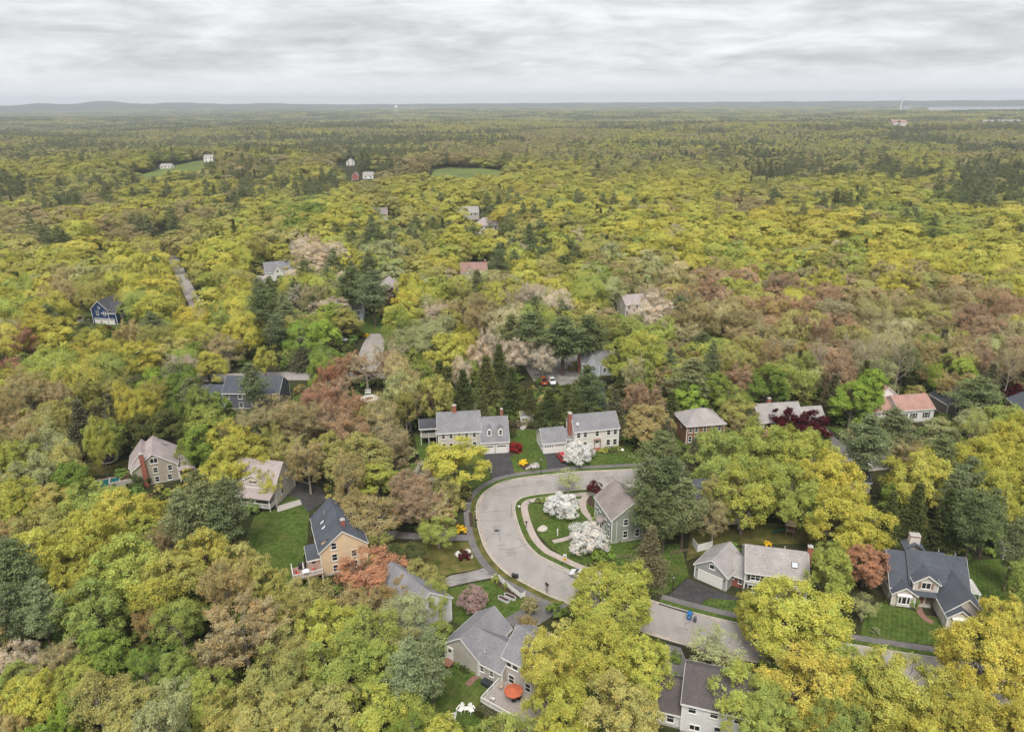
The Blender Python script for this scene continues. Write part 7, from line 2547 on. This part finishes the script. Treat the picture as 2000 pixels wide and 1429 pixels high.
# wooden swing set with slide
p = at(1541, 1046)
e = empty('playset', (p.x, p.y, .04), R(-20)); tag(e, 'wooden play tower with tan roof, ladder and green slide', 'playset')
for a in (-.7, .7):
    for b in (-.7, .7):
        q = MB(); q.box(a - .07, a + .07, b - .07, b + .07, 0, 2.9); q.build('post', WOOD, e)
for k in range(6):
    q = MB(); q.box(-.8, .8, -.8 + k * .27, -.8 + k * .27 + .25, 1.35, 1.42); q.build('floor_plank', WOOD, e)
for b in (-.74, .74):
    for k in range(5):
        q = MB(); q.box(-.62 + k * .27, -.45 + k * .27, b - .02, b + .02, 1.43, 2.1); q.build('rail_board', WOOD, e)
TARP = mat('tan_canvas', (.46, .34, .24), .9, .08)
for s in (-1, 1):
    q = MB(); q.add([(-1.05, 0, 3.7), (1.05, 0, 3.7), (1.05, s * 1.0, 2.85), (-1.05, s * 1.0, 2.85), (-1.05, 0, 3.64), (1.05, 0, 3.64), (1.05, s * 1.0, 2.79), (-1.05, s * 1.0, 2.79)], [(0, 1, 2, 3), (7, 6, 5, 4), (0, 4, 5, 1), (1, 5, 6, 2), (2, 6, 7, 3), (3, 7, 4, 0)]); q.build('roof', TARP, e)
q = MB()
pts = [(-.8, 1.4), (-1.2, 1.3), (-2.0, .8), (-2.8, .32), (-3.3, .2)]
for (xa, za), (xb, zb) in zip(pts[:-1], pts[1:]):
    q.add([(xa, -.28, za), (xb, -.28, zb), (xb, .28, zb), (xa, .28, za), (xa, -.3, za + .16), (xb, -.3, zb + .16), (xa, .3, za + .16), (xb, .3, zb + .16)], [(0, 1, 2, 3), (0, 4, 5, 1), (3, 2, 7, 6)])
q.build('slide', mat('green_plastic', (.03, .13, .09), .4, .05), e)
for s in (-1, 1):
    q = MB(); q.tube((.8, s * .3, 1.5), (1.5, s * .3, 0), .05, n=6); q.build('ladder_rail', WOOD, e)
for k in range(5):
    q = MB(); t = (k + .7) / 5.5; q.tube((.8 + .7 * t, -.3, 1.5 - 1.5 * t), (.8 + .7 * t, .3, 1.5 - 1.5 * t), .035, n=6); q.build('rung', WOOD, e)

# parasol and furniture on the deck of the grey house, grill and table on the peach deck
def on(house, lx, ly, z):
    q = house.matrix_world @ Vector((lx, ly, z)) if False else None
    c, s = math.cos(house.rotation_euler.z), math.sin(house.rotation_euler.z)
    return (house.location.x + lx * c - ly * s, house.location.y + lx * s + ly * c, z)


DK = bpy.data.objects['deck_house']; PH = bpy.data.objects['peach_house']


def parasol(label, loc, m, r=1.45, h=2.5, shut=False):
    e = empty('parasol', loc); tag(e, label, 'parasol')
    q = MB(); q.lathe([(.32, 0), (.32, .08), (.05, .12)], 12); q.build('base', DARK, e)
    q = MB(); q.tube((0, 0, .1), (0, 0, h), .03, n=8); q.build('pole', CHROME, e)
    if shut:
        q = MB(); q.lathe([(.05, 1.0), (.16, 1.1), (.12, 2.0), (.03, h)], 8); q.build('canopy', m, e)
        return
    n = 8
    q = MB()
    ring = [(r * math.cos(2 * math.pi * k / n), r * math.sin(2 * math.pi * k / n), h - .55) for k in range(n)]
    q.add([(0, 0, h)] + ring + [(x * 1.0, y * 1.0, z - .14) for x, y, z in ring], [f for k in range(n) for f in ((0, 1 + k, 1 + (k + 1) % n), (1 + k, 1 + n + k, 1 + n + (k + 1) % n, 1 + (k + 1) % n))]); q.build('canopy', m, e)
    for k in range(n):
        q = MB(); q.tube((0, 0, h - .25), tuple(Vector(ring[k]) * .97 + Vector((0, 0, -.02))), .015, n=4); q.build('rib', CHROME, e)


parasol('orange-red parasol open on the grey deck', on(DK, 14.4, -1.6, 1.0), mat('orange_canvas', (.46, .12, .06), .8, .1))
parasol('closed white parasol on the peach house deck', on(PH, -3.3, -.9, 2.5), W_TRIM, shut=True)


def table(label, loc, m, r=.6):
    e = empty('patio_table', loc); tag(e, label, 'table')
    q = MB(); q.lathe([(r, .70), (r, .74)], 18); q.build('top', m, e)
    for k in range(4):
        a = .785 + 1.571 * k
        q = MB(); q.tube((r * .75 * math.cos(a), r * .75 * math.sin(a), 0), (r * .6 * math.cos(a), r * .6 * math.sin(a), .70), .025, n=6); q.build('leg', DARK, e)


def patio_chair(label, loc, rz, m, group):
    e = empty('patio_chair', loc, rz); tag(e, label, 'chair', group)
    q = MB(); q.box(-.25, .25, -.25, .25, .42, .47); q.build('seat', m, e)
    q = MB(); q.add([(-.25, .25, .47), (.25, .25, .47), (.25, .36, 1.0), (-.25, .36, 1.0), (-.25, .29, .47), (.25, .29, .47), (.25, .40, 1.0), (-.25, .40, 1.0)], [(0, 1, 2, 3), (7, 6, 5, 4), (0, 3, 7, 4), (1, 5, 6, 2), (3, 2, 6, 7)]); q.build('backrest', m, e)
    for a in (-.22, .22):
        for b in (-.22, .22):
            q = MB(); q.tube((a, b, 0), (a, b, .42), .02, n=5); q.build('leg', DARK, e)


table('round table under the orange parasol', on(DK, 14.9, -1.2, 1.0), DARK, .55)
patio_chair('wicker chair by the railing corner of the grey deck', on(DK, 11.6, -.8, 1.0), R(-30), mat('wicker', (.42, .32, .24), .9, .15), 'chairs on the grey deck')
patio_chair('pale chair near the front railing of the grey deck', on(DK, 11.9, -3.4, 1.0), R(150), W_TRIM, 'chairs on the grey deck')
patio_chair('grey chair right of the orange parasol', on(DK, 16.4, -1.6, 1.0), R(-90), GREY_BIN, 'chairs on the grey deck')
table('white round table on the peach house deck', on(PH, -3.0, -1.4, 2.5), W_TRIM, .65)
patio_chair('red chair left of the white table on the peach deck', on(PH, -4.4, -1.2, 2.5), R(80), mat('red_fabric', (.45, .05, .05), .8, .1), 'chairs on the peach deck')
patio_chair('red chair right of the white table on the peach deck', on(PH, -1.6, -1.0, 2.5), R(-70), MATS['red_fabric'], 'chairs on the peach deck')
lx = on(PH, -3.4, .7, 2.5)
e = empty('covered_grill', lx, R(22)); tag(e, 'black covered grill against the wall on the peach deck', 'grill')
q = MB(); loft(q, [[(-.7, -.35, .05), (.7, -.35, .05), (.7, .35, .05), (-.7, .35, .05)], [(-.68, -.34, .85), (.68, -.34, .85), (.68, .34, .85), (-.68, .34, .85)], [(-.45, -.22, 1.15), (.45, -.22, 1.15), (.45, .22, 1.15), (-.45, .22, 1.15)]]); q.build('cover', DARK, e)
for s in (-1, 1):
    q = MB(); q.tube((s * .6, -.36, .09), (s * .6, .36, .09), .085, n=10); q.build('wheel', RUBBER, e)

# rail fences and the white board screen
def rail_fence(label, pp, m=WOOD, h=1.0):
    e = empty('rail_fence', (0, 0, 0)); tag(e, label, 'fence')
    P_ = [at(*a) for a in pp]
    for a, b in zip(P_[:-1], P_[1:]):
        d = b - a; L_ = d.length; n = max(1, round(L_ / 2.4))
        M = Matrix.Translation((a.x, a.y, .03)) @ Matrix.Rotation(math.atan2(d.y, d.x), 4, 'Z')
        for i in range(n):
            for z in (.4, .8):
                q = MB(); q.box(i * L_ / n, (i + 1) * L_ / n, -.03, .03, z, z + .1, M); q.build('rail', m, e)
        for i in range(n + 1):
            q = MB(); q.box(i * L_ / n - .06, i * L_ / n + .06, -.07, .07, 0, h, M); q.build('fence_post', m, e)


rail_fence('weathered rail fence below the green house shrubs', [(1172, 1098), (1200, 1094), (1230, 1090)])
rail_fence('weathered rail fence left of the grey garage', [(1310, 1085), (1346, 1078)])
e = empty('board_screen', (0, 0, 0)); tag(e, 'white angled board screen behind the grey garage', 'fence')
for a, b in ((at(1352, 1064), at(1362, 1078)), (at(1362, 1078), at(1391, 1070))):
    d = b - a; L_ = d.length; n = int(L_ / .3)
    M = Matrix.Translation((a.x, a.y, .03)) @ Matrix.Rotation(math.atan2(d.y, d.x), 4, 'Z')
    for i in range(n):
        q = MB(); q.box(i * L_ / n, (i + 1) * L_ / n - .012, -.03, .03, .05, 1.7, M); q.build('board', W_TRIM, e)

# white stone circle with bench at the upper lawn
p = at(722, 778)
e = empty('stone_circle', (p.x, p.y, .05)); tag(e, 'pale paved circle with white bench beyond the slate house', 'patio')
for k in range(14):
    a, b = 2 * math.pi * k / 14, 2 * math.pi * (k + .93) / 14
    q = MB(); q.extrude([(1.1 * math.cos(a), 1.1 * math.sin(a)), (2.9 * math.cos(a), 2.9 * math.sin(a)), (2.9 * math.cos(b), 2.9 * math.sin(b)), (1.1 * math.cos(b), 1.1 * math.sin(b))], 0, .08); q.build('paving_stone', mat('pale_paving', (.62, .60, .58), .9, .08) if k == 0 else MATS['pale_paving'], e)
p = at(719, 770)
e = empty('garden_bench', (p.x, p.y, .06), R(10)); tag(e, 'tall white garden bench at the pale paved circle', 'bench')
for k in range(4):
    q = MB(); q.box(-.9, .9, -.3 + k * .16, -.17 + k * .16, .42, .46); q.build('seat_slat', W_TRIM, e)
for k in range(7):
    q = MB(); q.box(-.88 + k * .27, -.74 + k * .27, .34, .38, .47, 1.6); q.build('back_slat', W_TRIM, e)
for s in (-.8, .8):
    q = MB(); q.box(s - .05, s + .05, -.28, .33, 0, .418); q.build('leg', W_TRIM, e)

# ================================================================ shrubs
SHRUBS = [
 (1007, 879, 4.2, 2.3, 'CR', 'crimson dome shrub on a dark bed beside the dormer garage', 'shrub'), (1021, 907, 2.0, 1.5, 'YL', 'bright yellow rounded shrub by the lamp post bed', 'shrub'), (908, 1090, 2.6, 1.8, 'MR', 'dark red shrub among white stones on the dry lawn', 'shrub'),
 (901, 1037, 2.6, 1.3, 'YL', 'yellow flowering shrub left of the bend', 'shrub'), (1168, 1090, 2.8, 2.0, 'BG', 'light green rounded shrub left of the pair below the green house', 'shrub'), (1190, 1089, 2.6, 1.9, 'BG', 'light green rounded shrub right of the pair below the green house', 'shrub'),
 (1158, 1000, 1.8, 1.6, 'GR', 'green shrub highest along the green house walk', 'shrub'), (1162, 1008, 1.8, 1.5, 'GR', 'green shrub in the middle along the green house walk', 'shrub'), (1166, 1016, 1.9, 1.5, 'BG', 'bright shrub lowest along the green house walk', 'shrub'),
 (1178, 882, 2.4, 1.1, 'LG', 'low yellow-green shrub left in the colonial house bed', 'shrub'), (1186, 880, 1.7, 1.3, 'OL', 'olive shrub second in the colonial house bed', 'shrub'), (1194, 879.5, 1.8, 1.2, 'GR', 'green shrub third in the colonial house bed', 'shrub'), (1206, 878.5, 2.4, 1.2, 'LG', 'low yellow-green shrub right in the colonial house bed', 'shrub'),
 (1780, 1182, 2.5, 2.1, 'GR', 'dense green ball shrub by the brick walk', 'shrub'), (1752, 1180, 1.6, .9, 'OL', 'low olive shrub under the left bay window', 'shrub'), (1737, 1178, 1.5, 1.0, 'DG', 'dark low shrub at the left corner of the gabled house', 'shrub'),
 (270, 951, 5.2, 3.6, 'DG', 'wide dark evergreen shrub at the tan house chimney', 'shrub'), (1000, 838, 2.2, 3.4, 'SP', 'brownish conical shrub left of the bright lawn', 'oval'), (1003, 855, 2.0, 3.0, 'DG', 'dark upright shrub at the bright lawn edge', 'oval'), (1000, 822, 3.0, 3.0, 'GR', 'green rhododendron left of the shed', 'shrub'),
 (1063, 832, 2.4, 1.1, 'PP', 'purple flowering shrub left behind the white garage', 'shrub'), (1078, 831, 2.6, 1.2, 'PP', 'purple flowering shrub middle behind the white garage', 'shrub'), (1093, 830, 2.6, 1.2, 'PP', 'purple flowering shrub right behind the white garage', 'shrub'),
 (1052, 979, 1.6, .9, 'GR', 'green shrub left in the corner lawn bed', 'shrub'), (1062, 978, 1.8, 1.0, 'BG', 'bright shrub middle in the corner lawn bed', 'shrub'), (1074, 975, 1.6, .9, 'OL', 'olive shrub right in the corner lawn bed', 'shrub'),
 (1035, 1189, 2.2, 1.1, 'OL', 'olive shrub in the round bed of the striped lawn', 'shrub'), (968, 1136, 1.4, 1.8, 'LG', 'lime shrub at the gap of the white fence', 'shrub'), (987, 1148, 1.0, 1.2, 'LG', 'small lime shrub behind the white fence', 'shrub'),
 (900, 1300, 2.2, 1.0, 'GR', 'green shrub left in the bed under the grey gable wall', 'shrub'), (912, 1306, 2.2, 1.0, 'DG', 'dark shrub middle in the bed under the grey gable wall', 'shrub'), (924, 1312, 2.0, .9, 'GR', 'green shrub right in the bed under the grey gable wall', 'shrub'),
 (1455, 1163, 1.7, 1.9, 'DG', 'dark rounded shrub at the brick entry corner', 'shrub'), (1118, 722, 4.0, 1.4, 'OR', 'orange shrub row beside the blue-grey house', 'shrub'), (715, 657, 3.0, 1.2, 'YL', 'yellow shrub at the foot of the tall pines', 'shrub'), (1500, 1064, 1.5, .9, 'YL', 'small yellow shrub behind the skylight house', 'shrub'),
 (1318, 1290, 2.2, 1.8, 'GR', 'green shrub beside the brown driveway', 'shrub'), (1308, 1335, 2.8, 2.2, 'GR', 'dark green shrub between the two dark roofs', 'shrub'), (1240, 880, 1.6, 1.2, 'MR', 'small maroon shrub right of the colonial lawn', 'shrub'), (1000, 900, 1.0, .5, 'GR', 'low green tuft by the dark driveway', 'shrub'),
 (1085, 975, 1.5, .8, 'GR', 'small green shrub beside the upper blossom tree', 'shrub'), (1130, 1055, 1.3, .7, 'OL', 'low olive plant left of the lower blossom tree', 'shrub'), (1710, 1235, 1.5, 1.2, 'SG', 'pale shrub on the gabled house lawn', 'shrub'),
]
for a, b, w, hh, c, lab, s in SHRUBS:
    p = at(a, b)
    plant_tree([p.x, p.y, w, hh, c, s, True], lab, 'garden shrubs', 'shrub')
    bpy.data.objects[-1] if False else None

# clipped hedge along the deck
a, b = Vector(on(DK, 10.6, -5.5, 0)), Vector(on(DK, 18.5, -5.5, 0))
gh = np.random.default_rng(9)
n = 5200
u = gh.uniform(0, 1, n); face = gh.integers(0, 3, n)
L_ = (b - a).length
P_ = np.zeros((n, 3)); NN = np.zeros((n, 3))
P_[:, 0] = u * L_
P_[:, 1] = np.where(face == 0, gh.uniform(-.7, .7, n), np.where(face == 1, -.7, .7)) + gh.normal(0, .05, n)
P_[:, 2] = np.where(face == 0, 1.15, gh.uniform(.05, 1.15, n)) + gh.normal(0, .05, n)
NN[:, 2] = face == 0; NN[:, 1] = np.where(face == 1, -1, np.where(face == 2, 1, 0))
NN = unit(NN + gh.normal(0, .5, (n, 3)))
sz = gh.uniform(.06, .12, n); v = gh.uniform(.75, 1.25, n)[:, None]
me = quads_mesh('foliage', P_, NN, unit(gh.normal(size=(n, 3))), sz, sz * .6, np.repeat(v, 3, 1), LEAF)
e = empty('clipped_hedge', (a.x, a.y, .03), math.atan2(b.y - a.y, b.x - a.x)); tag(e, 'long dark clipped hedge along the grey deck', 'hedge')
o = bpy.data.objects.new('foliage', me); COL.objects.link(o); o.parent = e; o['tint'] = (.09, .11, .03)
q = MB(); q.box(.05, L_ - .05, -.62, .62, 0, 1.08); q.build('inner_twigs', BARK, e)

# ---- haze: one closed box of pale air round everything
hz = MB()
hz.box(-15600, 15600, -15600, 15600, -24, 190)
ho = hz.build('haze', None)
hm = bpy.data.materials.new('haze')
hm.use_nodes = True
ht = hm.node_tree
ht.nodes.clear()
pv = N(ht, 'ShaderNodeVolumePrincipled')
pv.inputs['Color'].default_value = (0.82, 0.91, 1.0, 1)
pv.inputs['Density'].default_value = 1.0e-4
pv.inputs['Anisotropy'].default_value = 0.0
mo = N(ht, 'ShaderNodeOutputMaterial')
ht.links.new(pv.outputs[0], mo.inputs['Volume'])
ho.data.materials.clear()
ho.data.materials.append(hm)
tag(ho, 'thin pale haze over the whole landscape', kind='stuff')
